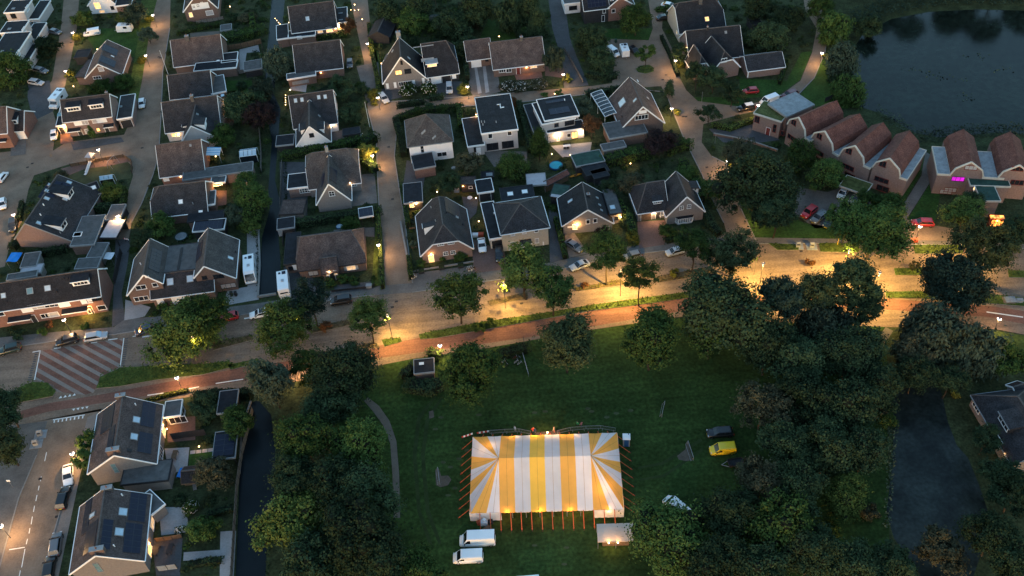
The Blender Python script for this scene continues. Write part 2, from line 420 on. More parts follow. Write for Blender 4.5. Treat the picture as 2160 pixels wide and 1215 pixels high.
sheet('lawn','lawn_garden',1,[(47.9,176.6),(52.6,175.4),(60.2,158),(64.6,152.6),(70.6,150.3),(69.8,146.9),(53.2,148.9),(52.3,157.4),(52.1,166.6),(52.3,174.9)])
sheet('lawn','lawn_garden',1,[(48.8,203.7),(61.8,201.8),(62.8,198),(56.1,197.9),(51.7,200.9)])
sheet('lawn','lawn_garden',1,[(63.8,210.3),(75.4,207.4),(82.7,220.2),(85.5,220.3),(78.9,207.4),(71.3,201),(61.7,201.2)])
sheet('lawn','lawn_garden',1,[(86.3,217.3),(93.3,209.2),(86.9,192.9),(76.1,196.5),(77,200.6),(82.2,207.5)])
sheet('lawn','lawn_garden',1,[(81.5,155.3),(90.4,164.1),(96,172.2),(98.2,171.9),(94.6,165.3),(89.6,158.8),(84.8,153.2)])
sheet('lawn','lawn_garden',1,[(99.7,171.7),(97.4,159.8),(91.3,147.7),(86.9,151.1),(91.2,156.5),(96.7,163.3)])
sheet('verge','verge',3,[(-109.3,285.8),(-103.8,284.8),(-102.2,265.3),(-97.9,233.4),(-96.8,222.8),(-99,219.7),(-101.3,233.9),(-103.9,254.6)])
sheet('verge','verge',3,[(87.9,119),(104.3,112.9),(100.3,104.6),(86.6,113.6)])
sheet('lawn','lawn_garden',1,[(-123.7,266),(-104.3,262.9),(-102.1,246.5),(-113.6,248.8)])
sheet('lawn','lawn_garden',1,[(-73.5,229.8),(-66.1,228.7),(-63.7,220.2),(-73.1,219.3),(-73.4,225.1)])
sheet('lawn','lawn_garden',1,[(-0.4,251.5),(9.2,249.9),(7.1,238.3),(-3.6,240.1)])
sheet('lawn','lawn_garden',1,[(31.6,240.9),(46.7,238.5),(44.9,231.6),(30.8,234.6)])
sheet('lawn','verge',1,[(-35.7,257.3),(-31.7,235.6),(-30,213),(-30.8,213.2),(-33.5,233.4)])
sheet('lawn','lawn_garden',1,[(-76.5,224.4),(-68.7,224.4),(-65.3,218.2),(-71.4,216.2)])
sheet('verge','verge',3,[(-29.6,162.8),(-28.1,162.7),(-27.1,144.2),(-30.1,143.2),(-29.6,146)])
sheet('striped_crossing_base','pale_brick',3,[(-96.9,133.2),(-80.1,134.7),(-79.1,127.1),(-82.1,124.5),(-82.8,120.8),(-84.5,120.4),(-90.3,121.9),(-91.4,123.7),(-95.7,125.5)])
sheet('red_stripe','red_cycle',4,[(-86.27,120.86),(-89.03,121.54),(-90.94,122.87),(-91.4,123.65),(-93.21,124.45),(-95.82,126.27),(-96.05,127.67)],'red brick stripe of the striped crossing')
sheet('red_stripe','red_cycle',4,[(-83.05,120.78),(-84.36,120.45),(-96.21,128.71),(-96.44,130.11)],'red brick stripe of the striped crossing')
sheet('red_stripe','red_cycle',4,[(-82.47,122.55),(-82.7,121.46),(-96.6,131.15),(-96.83,132.55)],'red brick stripe of the striped crossing')
sheet('red_stripe','red_cycle',4,[(-96.47,133.22),(-94.89,133.36),(-82.07,124.44),(-82.3,123.35)],'red brick stripe of the striped crossing')
sheet('red_stripe','red_cycle',4,[(-93.72,133.47),(-92.14,133.61),(-80.71,125.66),(-81.5,124.96)],'red brick stripe of the striped crossing')
sheet('red_stripe','red_cycle',4,[(-90.96,133.72),(-89.38,133.86),(-79.34,126.87),(-80.13,126.18)],'red brick stripe of the striped crossing')
sheet('red_stripe','red_cycle',4,[(-88.21,133.97),(-86.63,134.11),(-79.37,129.06),(-79.19,127.69)],'red brick stripe of the striped crossing')
sheet('red_stripe','red_cycle',4,[(-85.45,134.22),(-83.87,134.36),(-79.69,131.45),(-79.51,130.08)],'red brick stripe of the striped crossing')
sheet('red_stripe','red_cycle',4,[(-82.7,134.47),(-81.12,134.61),(-80.01,133.84),(-79.82,132.47)],'red brick stripe of the striped crossing')
marks('ramp_teeth','dark blocks along the ramp edges of the striped crossing',[[(-97.77,132.99),(-97.12,132.98),(-97.08,132.68),(-97.68,132.68)],[(-97.71,132.36),(-97.06,132.36),(-97.02,132.05),(-97.62,132.05)],[(-97.66,131.73),(-97.01,131.73),(-96.97,131.43),(-97.57,131.43)],[(-97.6,131.11),(-96.95,131.11),(-96.91,130.81),(-97.51,130.81)],[(-97.54,130.49),(-96.89,130.49),(-96.85,130.19),(-97.45,130.19)],[(-97.49,129.87),(-96.84,129.87),(-96.8,129.57),(-97.39,129.57)],[(-97.43,129.26),(-96.78,129.26),(-96.74,128.96),(-97.34,128.96)],[(-97.37,128.65),(-96.73,128.64),(-96.69,128.35),(-97.28,128.35)],[(-97.32,128.04),(-96.67,128.04),(-96.64,127.74),(-97.23,127.74)],[(-97.26,127.43),(-96.62,127.43),(-96.58,127.14),(-97.17,127.14)],[(-97.2,126.83),(-96.56,126.83),(-96.53,126.54),(-97.11,126.54)],[(-97.15,126.23),(-96.51,126.23),(-96.47,125.94),(-97.06,125.94)],[(-97.09,125.63),(-96.46,125.63),(-96.42,125.34),(-97,125.34)],[(-79.87,134.64),(-79.22,134.67),(-79.16,134.39),(-79.84,134.37)],[(-79.79,134.03),(-79.14,134.05),(-79.08,133.78),(-79.75,133.75)],[(-79.7,133.41),(-79.05,133.44),(-78.99,133.17),(-79.66,133.14)],[(-79.61,132.8),(-78.97,132.83),(-78.9,132.56),(-79.57,132.53)],[(-79.53,132.19),(-78.88,132.22),(-78.82,131.95),(-79.49,131.92)],[(-79.44,131.59),(-78.8,131.62),(-78.73,131.35),(-79.4,131.32)],[(-79.35,130.99),(-78.71,131.02),(-78.65,130.74),(-79.32,130.72)],[(-79.27,130.39),(-78.63,130.42),(-78.57,130.15),(-79.23,130.12)],[(-79.18,129.79),(-78.54,129.82),(-78.48,129.55),(-79.15,129.52)],[(-79.1,129.2),(-78.46,129.22),(-78.4,128.96),(-79.06,128.93)],[(-79.01,128.6),(-78.38,128.63),(-78.32,128.37),(-78.98,128.34)],[(-78.93,128.01),(-78.3,128.04),(-78.23,127.78),(-78.89,127.75)],[(-78.85,127.43),(-78.21,127.46),(-78.15,127.19),(-78.81,127.17)]],'dark_paving')
marks('road_marking','white painted lines, teeth and give-way triangles on the brick road',[[(-89.36,120.03),(-88.75,120.15),(-89.11,120.67)],[(-88.51,120.15),(-87.9,120.27),(-88.26,120.79)],[(-87.66,120.27),(-87.05,120.39),(-87.41,120.92)],[(-86.81,120.4),(-86.19,120.51),(-86.55,121.04)],[(-85.96,117.1),(-85.4,117.22),(-85.53,116.64)],[(-85.14,117.19),(-84.58,117.31),(-84.71,116.73)],[(-84.31,117.28),(-83.75,117.4),(-83.88,116.82)],[(-83.48,117.37),(-82.92,117.49),(-83.05,116.91)],[(-88.81,114.86),(-88.58,114.9),(-88.46,114.13),(-88.71,114.1)],[(-88.05,114.93),(-87.83,114.97),(-87.7,114.2),(-87.95,114.17)],[(-87.3,115),(-87.07,115.04),(-86.95,114.27),(-87.2,114.24)],[(-86.54,115.07),(-86.32,115.1),(-86.2,114.34),(-86.45,114.3)],[(-85.79,115.14),(-85.56,115.17),(-85.45,114.4),(-85.69,114.37)],[(-85.03,115.21),(-84.8,115.24),(-84.69,114.47),(-84.94,114.44)],[(-84.27,115.27),(-84.05,115.31),(-83.94,114.54),(-84.19,114.51)],[(-83.52,115.34),(-83.29,115.38),(-83.18,114.61),(-83.43,114.57)],[(-89.06,114.95),(-83.11,115.51),(-83.04,115.32),(-88.98,114.74)],[(-96.91,133.23),(-96.77,133.24),(-95.58,125.38),(-95.78,125.4)],[(-80.19,134.81),(-80.04,134.83),(-78.96,127.09),(-79.14,127.11)],[(-98.37,133.05),(-96.8,133.28),(-96.74,133.08),(-98.31,132.85)],[(-94.13,133.59),(-92.77,133.67),(-92.71,133.47),(-94.07,133.38)],[(-86.76,134.29),(-85.52,134.39),(-85.47,134.18),(-86.7,134.08)],[(-83.34,134.75),(-81.47,134.89),(-81.42,134.68),(-83.29,134.55)],[(-78.37,135.15),(-76.88,135.26),(-76.83,135.05),(-78.33,134.94)],[(-88.12,107.33),(-87.97,107.31),(-87.73,105.31),(-87.88,105.33)],[(-87.51,101.96),(-87.37,101.94),(-87.24,100.95),(-87.38,100.96)],[(-87.32,99.98),(-87.17,99.97),(-87.05,98.99),(-87.19,99)],[(-87.13,98.04),(-86.98,98.02),(-86.82,96.74),(-86.96,96.75)],[(-86.9,95.81),(-86.76,95.79),(-86.57,94.53),(-86.71,94.55)],[(-86.62,93.61),(-86.48,93.6),(-86.23,92.05),(-86.37,92.07)],[(-86.35,91.31),(-86.22,91.3),(-86.05,90.24),(-86.19,90.25)],[(-86.14,89.21),(-86,89.19),(-85.9,88.15),(-86.03,88.17)],[(-85.97,87.29),(-85.84,87.27),(-85.34,83.8),(-85.48,83.81)],[(-85.51,83.25),(-85.38,83.24),(-85.2,81.83),(-85.33,81.84)],[(-88.65,87.47),(-86.09,87.68),(-85.99,87.52),(-88.6,87.29)],[(-76.35,134.8),(-73.49,135.14),(-73.43,134.84),(-76.28,134.51)],[(-67.34,136.17),(-64.93,136.43),(-64.88,136.13),(-67.28,135.87)],[(-61.87,136.89),(-60.13,137.1),(-60.09,136.8),(-61.82,136.59)],[(-55.79,137.68),(-53.85,137.87),(-53.81,137.56),(-55.75,137.38)],[(92.27,122.68),(98.51,120.56),(98.39,120.3),(92.16,122.41)],[(-71.91,119.1),(-68.84,119.36),(-68.79,119.12),(-71.86,118.86)],[(-67.19,119.42),(-62.08,120.18),(-62.04,119.94),(-67.15,119.18)],[(-58.93,120.67),(-53.64,121.18),(-53.6,120.94),(-58.89,120.43)]])
kerb([(-112.4,132.1),(-105.5,134.6),(-94.1,135.6),(-82.5,136),(-73.9,137),(-62.2,138),(-53,139),(-47.6,139.6),(-37.8,140.8),(-28.9,141.3)],'kerb of the pavement west of the brick street')
kerb([(-20.9,141.1),(-7.9,142.3),(8.3,143.9),(22.8,146.9),(32.5,147.4),(43.3,147.7)],'kerb of the pavement before the middle houses')
kerb([(52.4,147.3),(69.2,145.4),(92.2,142),(115.9,137.2)],'kerb of the pavement east of the winding street')
kerb([(-27.9,156.3),(-29.3,172.8),(-30.8,195.3),(-33.7,210.3)],'left kerb of the brick street')
kerb([(-20.9,143.9),(-22.9,163.6),(-24.5,175.7),(-26.1,188.8),(-25.7,202.4),(-22.9,205.7),(-7.8,207.8),(6.4,207.5),(26.9,208.9),(35.1,209.7),(44.5,206.5)],'kerb round the plots south of the cross street')
kerb([(-30,213),(-23.3,212.7),(-5.8,212.1),(4.9,212.3)],'kerb north of the cross street')
kerb([(43.9,203.3),(44.2,196.9),(44.7,186.8),(45.3,181),(46.3,171.7),(46.7,163),(47.6,154.8)],'inner kerb of the winding street')
kerb([(53.1,148.5),(52.4,157.4),(52.3,166.6),(52.6,175.4),(49.9,178.5)],'outer kerb of the winding street')
kerb([(-85.8,197),(-85.6,188.9),(-86,178.4),(-86.9,171.7)],'kerb of the left lane')
kerb([(-95.7,261.5),(-92.9,237.5),(-88.6,213.8),(-85.8,197)],'kerb of the sloping lane')
kerb([(76.5,200.7),(82.5,207.5),(88.8,219.3),(94,233.5)],'pond-side kerb of the curved lane')
kerb([(-89.7,106.8),(-90.2,97.8),(-89,81.3)],'left kerb of the lower street')
kerb([(-82,108.2),(-82,100.9),(-81.7,88.5),(-81.3,80.6)],'right kerb of the lower street')
drain_covers([(-24.2,138.85),(-24.95,137.29),(-118.07,198.38),(-118.83,196.92),(-90.84,201.22),(-98.15,255.31),(-95.71,245.48),(-95.18,244.89),(45.76,198.19),(46.2,195.43),(46.9,195.33),(45.27,214.69),(44.03,212.6),(47.89,174.56),(61.64,143.82),(-11.98,136.07),(1.68,135.31),(-124.37,257.85),(-103.13,186.01),(-82.15,93.17),(-87.49,101.47),(-27.67,95.65),(-14.52,211.21),(-27.61,192.92),(-26.03,172.44)])
sheet('tyre_track','lawn_worn',2,[(-17.2,81.7),(-19.2,88.2),(-20.2,99.9),(-19.5,108.3),(-15.9,113.6),(-15.6,113.3),(-18.8,107.8),(-19.5,99.9),(-18.6,88.3),(-16.6,81.8)])
sheet('tyre_track','lawn_worn',2,[(-15.6,81.7),(-17.8,88.2),(-18.7,99.8),(-17.9,107.7),(-14.9,113),(-14.5,112.7),(-17.2,107.4),(-18,99.5),(-17.1,88.3),(-15.1,81.8)])
sheet('tyre_track','lawn_worn',2,[(31,96.3),(23.5,91.6),(19.3,91.1),(19.2,90.7),(23.5,91),(31.2,95.8)])
sheet('tyre_track','lawn_worn',2,[(31.2,98.4),(23.5,94.1),(19.2,93.5),(19.3,93.1),(23.6,93.5),(31.4,97.8)])
sheet('raised_bed','dry_bed',4,[(-41.9,133.4),(-33.6,134.8),(-33.1,133.2),(-41.2,131.7)],raised=0.1)
sheet('raised_bed','dry_bed',4,[(-5.3,136.7),(3.1,138.4),(3.1,136.5),(-4.8,135.4)],raised=0.1)
sheet('raised_bed','dry_bed',4,[(12.8,138.4),(22.8,139.8),(23.6,138.2),(13.2,137.4)],raised=0.1)
sheet('raised_bed','dry_bed',4,[(30.3,139.8),(42,141.4),(42.5,139.2),(30.5,138)],raised=0.1)
sheet('raised_bed','verge',4,[(78.8,136.5),(89.6,135.4),(89,133.3),(78.4,134.5)],raised=0.1)
sheet('raised_bed','verge',4,[(100.9,133.2),(113.2,131.6),(112.2,129.5),(100.3,131.2)],raised=0.1)
sheet('raised_bed','dry_bed',4,[(-61.7,131.5),(-53.6,132.7),(-52.9,131.3),(-60.8,129.3)],raised=0.1)
sheet('raised_bed','verge',4,[(-19.4,129),(-17.4,129.4),(-6.3,131),(6.3,132.1),(15.1,133.1),(23.9,133.8),(36.5,134.7),(36.8,133),(23.6,132),(14.9,131.6),(6.2,130.4),(-6.4,128.8),(-15.9,127.6),(-19.1,127.7)],raised=0.1)
sheet('raised_bed','verge',4,[(74.9,130.1),(82,129.4),(95.8,126.8),(109.1,123),(108.2,121.1),(93.5,124.7),(80.9,127.6),(74.5,128.4)],raised=0.1)
sheet('raised_bed','verge',4,[(-26.9,128.4),(-23.1,128.6),(-22.8,127.4),(-26.2,126.5)],raised=0.1)
sheet('raised_bed','dry_bed',4,[(-37.7,126.4),(-28.3,127.9),(-27,126.3),(-32.1,126),(-36.6,124.9)],raised=0.1)
sheet('raised_bed','verge',4,[(-57.3,125.1),(-51.3,126),(-50.7,124.9),(-56.5,123.8)],raised=0.1)
sheet('raised_bed','verge',4,[(55.4,147.1),(61.7,145.9),(61.2,144.2),(56.8,144.7)],raised=0.1)
sheet('raised_bed','verge',4,[(66,145.8),(74.2,144.8),(73.3,142),(65.5,143.1)],raised=0.1)
sheet('raised_bed','verge',4,[(85,142.9),(95.5,141.6),(94,139.2),(84.5,140.2)],raised=0.1)
sheet('raised_bed','verge',4,[(-82.5,121.8),(-82.4,124.7),(-78.8,126.7),(-71.7,126.4),(-62.1,125.9),(-57.4,126),(-55.4,124.6),(-61.7,123.1),(-70.9,122.7),(-78.1,121.8)],raised=0.1)
sheet('raised_bed','verge',4,[(-99.1,120.5),(-98.2,123.7),(-95.8,124.8),(-92.8,124.3),(-90.4,121.9),(-90.7,120.7),(-97,119.8)],raised=0.1)
sheet('raised_bed','verge',4,[(37.8,218.6),(39.4,220),(41.7,220.1),(42.7,218.3),(42.2,216.6),(40,215.9),(38.2,216.9)],raised=0.1)
sheet('canal','canal_water',4,[(-67,278.6),(-62.8,277.9),(-60.9,250.5),(-60.4,232.6),(-59.5,220.7),(-56.9,213.6),(-55.9,198.8),(-54.8,183.3),(-52.4,174.1),(-51.5,162.3),(-49.9,152.8),(-49.7,143.8),(-53.5,143.5),(-54.5,153.4),(-55.3,162.8),(-54.7,172.7),(-56,179.8),(-57.5,199),(-62.4,221.1),(-63.9,238),(-65.2,256.6)],'dark straight canal between the garden plots')
sheet('canal','canal_water',4,[(-49.9,115.4),(-47,111.7),(-45.3,103.5),(-44.3,93.4),(-44.6,86.9),(-43.6,74.8),(-48.4,75.2),(-51.1,98.9),(-52.1,109.5),(-51.7,115)],'dark canal beside the lower gardens')
sheet('pond','pond_water',4,[(94.1,216.1),(101.7,227.1),(111.4,233.2),(122.8,235.3),(135.7,234.5),(159.8,229.2),(133.7,174.4),(117.5,178.6),(104,178.6),(99.2,181.2),(94.2,189.8),(87.7,195.2),(88.6,205.4)],'wide pond in the upper corner')
sheet('pond','weedy_water',4,[(65.7,98.5),(66.7,102.7),(69.7,106.8),(74.6,109.1),(76.4,104.4),(75,97.5),(74.6,92.5),(75.5,89.9),(75.2,84.7),(74.6,79.3),(71.5,73.5),(66.5,66.7),(60.4,67.2),(58,76),(58.4,80.8),(62.5,89.8)],'lower pond between the dark trees')
sheet('sand_path','sand_path',5,[(-28.9,114),(-26.7,111.7),(-24.6,108),(-23.2,103.3),(-22.5,96.1),(-22.1,87.3),(-23.2,87.4),(-23.7,96.2),(-24.3,102.9),(-25.8,107.2),(-27.9,110.7),(-29.6,113.2)])
sheet('sand_path','sand_path',3,[(71.8,120.8),(72.9,119.7),(69.6,115.9),(66.9,112.2),(66,112.7),(67.5,116.3)])
sheet('bare_patch','sand',6,[(-16.1,96.5),(-15.5,96.6),(-15.1,95),(-13.9,95),(-13.3,94.1),(-13.9,93),(-15.2,92.7),(-16,93.2)])
sheet('bare_patch','sand',6,[(26.4,95.1),(28.1,96.3),(28.5,97.6),(28.9,97.9),(28.9,96),(29,94),(27.8,93.9),(26.6,94.3)])
sheet('bare_patch','sand',6,[(-17.3,109.4),(-16.5,109.6),(-16.3,108),(-17.2,107.7)])
sheet('bare_patch','sand',6,[(2.1,102.7),(6.4,102.7),(6.7,101.4),(1.9,101.7)])
sheet('paved_plot','pale_paving',5.0,[(-60.9,141.8),(-60.6,146.4),(-56.4,147),(-59.2,166.2),(-56.6,166.9),(-53.4,142.8)])
sheet('paved_plot','pale_paving',5.5,[(-82.4,146.1),(-76.4,143.2),(-77.1,140.5),(-81.2,139.9)])
sheet('paved_plot','grey_paving',6.0,[(-7.4,228.1),(0.7,228.1),(1.3,213.1),(-5.8,211.5),(-6.9,215.2)])
sheet('paved_plot','pale_paving',6.5,[(-5.3,226.6),(-4.6,226.5),(-3.7,213.4),(-4.7,213.1)])
sheet('paved_plot','pale_paving',7.0,[(-3,226.5),(-2.2,226.6),(-1.7,213.6),(-2.7,213.2)])
sheet('paved_plot','dark_paving',7.5,[(-15.8,221.1),(-8.7,219.6),(-8.8,212.4),(-15.5,211.1)])
sheet('paved_plot','red_paving',8.0,[(28.9,157.4),(35.4,157.3),(33.6,149.3),(28,148.8)])
sheet('paved_plot','red_paving',8.5,[(-8.1,156.5),(-1,151.2),(-0.9,145.8),(-7.8,145.3)])
sheet('paved_plot','dark_paving',9.0,[(9.8,164.4),(11.6,162.6),(11.9,147.5),(8.5,146.4)])
sheet('paved_plot','grey_paving',9.5,[(-21.4,146.8),(-7.7,147.8),(-7.6,145.1),(-20.9,143.5)])
sheet('paved_plot','dark_paving',10.0,[(-49.3,152.4),(-41.6,147.4),(-40.2,143.5),(-47.3,142.1)])
sheet('paved_plot','dark_paving',10.5,[(-37.9,145.2),(-29.9,145.4),(-29.1,143.1),(-37,142.8)])
sheet('paved_plot','grey_paving',11.0,[(-36.4,182.7),(-30.7,182.7),(-29.5,171.5),(-35.5,170.9)])
sheet('paved_plot','dark_paving',11.5,[(-54.5,190.4),(-47.4,189.4),(-45.4,166.5),(-52.2,172.4)])
sheet('paved_plot','grey_paving',12.0,[(-4.4,188.2),(6.4,186.3),(6.1,181.5),(-1.9,181.4)])
sheet('paved_plot','pale_paving',12.5,[(12.4,187.8),(22.4,188),(21.3,183.1),(14.7,182.9)])
sheet('paved_plot','dark_paving',13.0,[(-23,186.9),(-18.1,183.6),(-19,175),(-23.7,176.5)])
sheet('paved_plot','red_paving',13.5,[(-69.6,181.3),(-66.1,180.8),(-65.3,175.4),(-68.2,175.1)])
sheet('paved_plot','pale_paving',14.0,[(-64.4,93.4),(-59.6,92.9),(-58.7,90),(-57.7,87.9),(-62.8,87.7)])
sheet('paved_plot','red_paving',14.5,[(-66.9,112.8),(-61.5,112.9),(-60.5,107.3),(-65.6,107.2)])
sheet('paved_plot','pale_paving',15.0,[(-65.9,105.9),(-61.3,105.7),(-60.8,100.7),(-64,100.2)])
sheet('paved_plot','dark_paving',15.5,[(-64.3,86.9),(-59,86.8),(-58.1,79.8),(-62.1,80.2)])
sheet('paved_plot','pale_paving',16.0,[(-52.7,87.5),(-50,87.4),(-49,77.7),(-51.3,77.9)])
sheet('paved_plot','pale_paving',16.5,[(-58.3,84.1),(-52.1,84),(-52,82.4),(-58.1,82.5)])
sheet('paved_plot','pale_paving',17.0,[(-72.5,245.7),(-67.3,247.5),(-66.3,243.5),(-70.1,243.6),(-69.5,234),(-70.9,234.7)])
sheet('paved_plot','pale_paving',17.5,[(-54.9,228.2),(-51,227.6),(-50.9,220.6),(-55.4,222.4)])
sheet('paved_plot','red_paving',18.0,[(-72,212.6),(-68.5,212),(-68.2,207.7),(-71.5,208.8)])
sheet('paved_plot','grey_paving',18.5,[(-39,163.2),(-29.8,162.9),(-29.7,159.6),(-39.4,161.6)])
sheet('paved_plot','red_paving',19.0,[(13.9,223.7),(18.9,221.7),(18.4,217.1),(13.5,219)])
sheet('paved_plot','red_paving',19.5,[(4.9,223.8),(12.6,223.4),(12.8,218),(5.8,217.9)])
sheet('paved_plot','dark_paving',20.0,[(-31.3,218.8),(-26,220.3),(-24.6,214.4),(-30,213)])
sheet('paved_plot','pale_paving',20.5,[(-86.3,201.4),(-79.5,202.1),(-79,199.6),(-85.8,199.3)])
sheet('paved_plot','grey_paving',21.0,[(12.4,159.2),(13.8,158.2),(16.9,148.5),(12.7,147.5)])
sheet('paved_plot','dark_paving',21.5,[(-42.4,201.4),(-35.2,202),(-34.3,196.8),(-42.1,196.9)])
sheet('paved_plot','sand_path',22.0,[(-89,257.6),(-68.5,257.1),(-67.9,255.3),(-88.2,254.8)])
sheet('paved_plot','grey_paving',22.5,[(-126.6,208.6),(-123,209.8),(-121,202.5),(-124.8,202.3)])
sheet('paved_plot','red_paving',23.0,[(-115.4,213.8),(-112.2,212.9),(-109.8,206.3),(-112.9,205.7)])
sheet('paved_plot','dark_paving',23.5,[(-110.4,206.3),(-97.5,206.6),(-96.2,204.4),(-108.7,202.5)])
sheet('paved_plot','dark_paving',24.0,[(-9.8,171.2),(-6,169.8),(-6.7,164.9),(-8.9,161.9)])
sheet('lawn','lawn_garden',5,[(-61.1,104.9),(-57,104.8),(-56.3,101.2),(-60.6,101)])
sheet('lawn','lawn_garden',2,[(-51.7,242.5),(-43,245),(-42.2,242.3),(-50.6,238.5)])

# ---------------------------------------------------------------- houses
def RZ(a): return Matrix.Rotation(a,4,'Z')
def TR(x,y,z=0): return Matrix.Translation((x,y,z))
FACE_ROT = dict(f=0.0,r=math.pi / 2,b=math.pi,l=-math.pi / 2)

STY = dict(w=('trim_white','pane_dark'),d=('trim_dark','pane_dark'),lit=('trim_white','pane_lit'),dlit=('trim_dark','pane_lit'),dim=('trim_white','pane_dim'),
     cur=('trim_white','blind'),dcur=('trim_dark','blind'),s=('trim_white','pane_sky'),r=('trim_red','pane_dark'),rcur=('trim_red','blind'),
     mag=('trim_dark','pane_magenta'),fire=('trim_red','pane_fire'),teal=('trim_grey','pane_teal'),sk=('trim_grey','pane_sky'))
def window_meshes(w,h,sty,nx,ny):
 fm,pm = STY[sty]
 b = MB(); t = .09
 b.box(-w / 2,-.07,-h / 2,-w / 2 + t,.05,h / 2,fm); b.box(w / 2 - t,-.07,-h / 2,w / 2,.05,h / 2,fm)
 b.box(-w / 2 + t,-.068,h / 2 - t,w / 2 - t,.05,h / 2,fm); b.box(-w / 2 - .05,-.13,-h / 2 - .03,w / 2 + .05,.05,-h / 2 + .06,fm)
 for k in range(1,nx): x = -w / 2 + w * k / nx; b.box(x - .035,-.062,-h / 2 + .06,x + .035,.05,h / 2 - t,fm)
 for k in range(1,ny): z = -h / 2 + h * k / ny; b.box(-w / 2 + t,-.058,z - .03,w / 2 - t,.05,z + .03,fm)
 p = MB(); p.box(-w / 2 + .03,-.03,-h / 2 + .03,w / 2 - .03,.02,h / 2 - .03,pm)
 return b.mesh('window'),p.mesh('pane')
def window(parent,M,w,h,sty,nx=1,ny=1,name='window'):
 a,p = cached(('win',w,h,sty,nx,ny),lambda: window_meshes(w,h,sty,nx,ny))
 o = put(name,a,parent,M=M)
 put('pane',p,o)
 return o
def door_mesh(w,h,m,trim):
 b = MB(); t = .08
 b.box(-w / 2 - t,-.06,0.02,-w / 2,.05,h,trim); b.box(w / 2,-.06,0.02,w / 2 + t,.05,h,trim); b.box(-w / 2 - t,-.06,h,w / 2 + t,.05,h + t,trim)
 b.box(-w / 2,-.035,.02,w / 2,.03,h,m)
 n = max(1,round(h / .55))
 for k in range(n):
  b.box(-w / 2 + .1,-.05,.08 + h * k / n,w / 2 - .1,-.03,h * (k + 1) / n - .04,m)
 return b.mesh('door')
def handle_mesh():
 b = MB(); b.box(-.08,-.06,-.02,.08,-.03,.02,'alloy'); b.tube((0,-.05,0),(0,-.1,0),.02,.02,'alloy',6)
 return b.mesh('handle')
def door(parent,M,w,h,m,trim='trim_white',name='door'):
 o = put(name,cached(('door',w,h,m,trim),lambda: door_mesh(w,h,m,trim)),parent,M=M)
 put('handle',cached('handle',handle_mesh),o,(w * .36,-.03,1.0))
 return o
def panel_meshes(w,h):
 b = MB(); b.box(-w / 2,-h / 2,.06,w / 2,h / 2,.10,'solar')
 f = MB(); t = .035
 for s in (-1,1):
  f.box(s * (w / 2 + .004) - t / 2,-h / 2 - t / 2,.05,s * (w / 2 + .004) + t / 2,h / 2 + t / 2,.115,'solar_frame')
  f.box(-w / 2 + t / 2,s * (h / 2 + .004) - t / 2,.05,w / 2 - t / 2,s * (h / 2 + .004) + t / 2,.113,'solar_frame')
 return b.mesh('solar_panel'),f.mesh('frame')
def skylight_meshes(w,h,m):
 b = MB(); t = .1
 for s in (-1,1):
  b.box(s * w / 2 - t / 2,-h / 2 - t / 2,-.02,s * w / 2 + t / 2,h / 2 + t / 2,.14,'trim_grey')
  b.box(-w / 2 + t / 2,s * h / 2 - t / 2,-.02,w / 2 - t / 2,s * h / 2 + t / 2,.138,'trim_grey')
 p = MB(); p.box(-w / 2,-h / 2,.05,w / 2,h / 2,.10,m)
 return b.mesh('skylight'),p.mesh('pane')

class Vol:
 """one roofed volume of a house; t runs along the ridge, s across it"""
 def __init__(s,d,Mrel):
  s.d = d; s.M = Mrel; s.k = d['k']
  s.W,s.D = d['W'],d['D']
  s.x_ridge = s.k in ('gx',)
  s.L,s.S = (s.W,s.D) if s.x_ridge else (s.D,s.W)
  s.z0,s.z1 = d.get('z0',d['ze']),d.get('z1',d['ze'])
  s.rs = d.get('rs',.5) * s.S
  s.zr = d.get('zr',d['ze'])
 def P(s,t,c,z): return Vector((t,c,z)) if s.x_ridge else Vector((c,t,z))
 def zs(s,c):
  if s.k in ('flat',): return s.d['ze']
  if c <= s.rs: return s.z0 + (s.zr - s.z0) * c / s.rs
  return s.z1 + (s.zr - s.z1) * (s.S - c) / (s.S - s.rs)
 def slope(s,c,z):
  if c <= s.rs: return (z - s.z0) * s.rs / (s.zr - s.z0)
  return 0
 def s_at(s,side,z):
  return (z - s.z0) * s.rs / (s.zr - s.z0) if side == 0 else s.S - (z - s.z1) * (s.S - s.rs) / (s.zr - s.z1)
 def surf(s,side,t,c):
  """matrix lying on the roof: X along it, Y up the slope, Z out of it"""
  if side == 'T':
   return TR(t,c,s.d['ze'] + .1)
  up = Vector((0,s.rs,s.zr - s.z0)) if side == 0 else Vector((0,-(s.S - s.rs),s.zr - s.z1))
  up.normalize()
  n = Vector((0,-up.z,up.y)) if side == 0 else Vector((0,up.z,-up.y))
  if n.z < 0: n = -n
  U = s.P(0,up.y,up.z); Nn = s.P(0,n.y,n.z)
  X = U.cross(Nn)
  m = Matrix((X,U,Nn)).transposed().to_4x4()
  m.translation = s.P(t,c,s.zs(c))
  return m

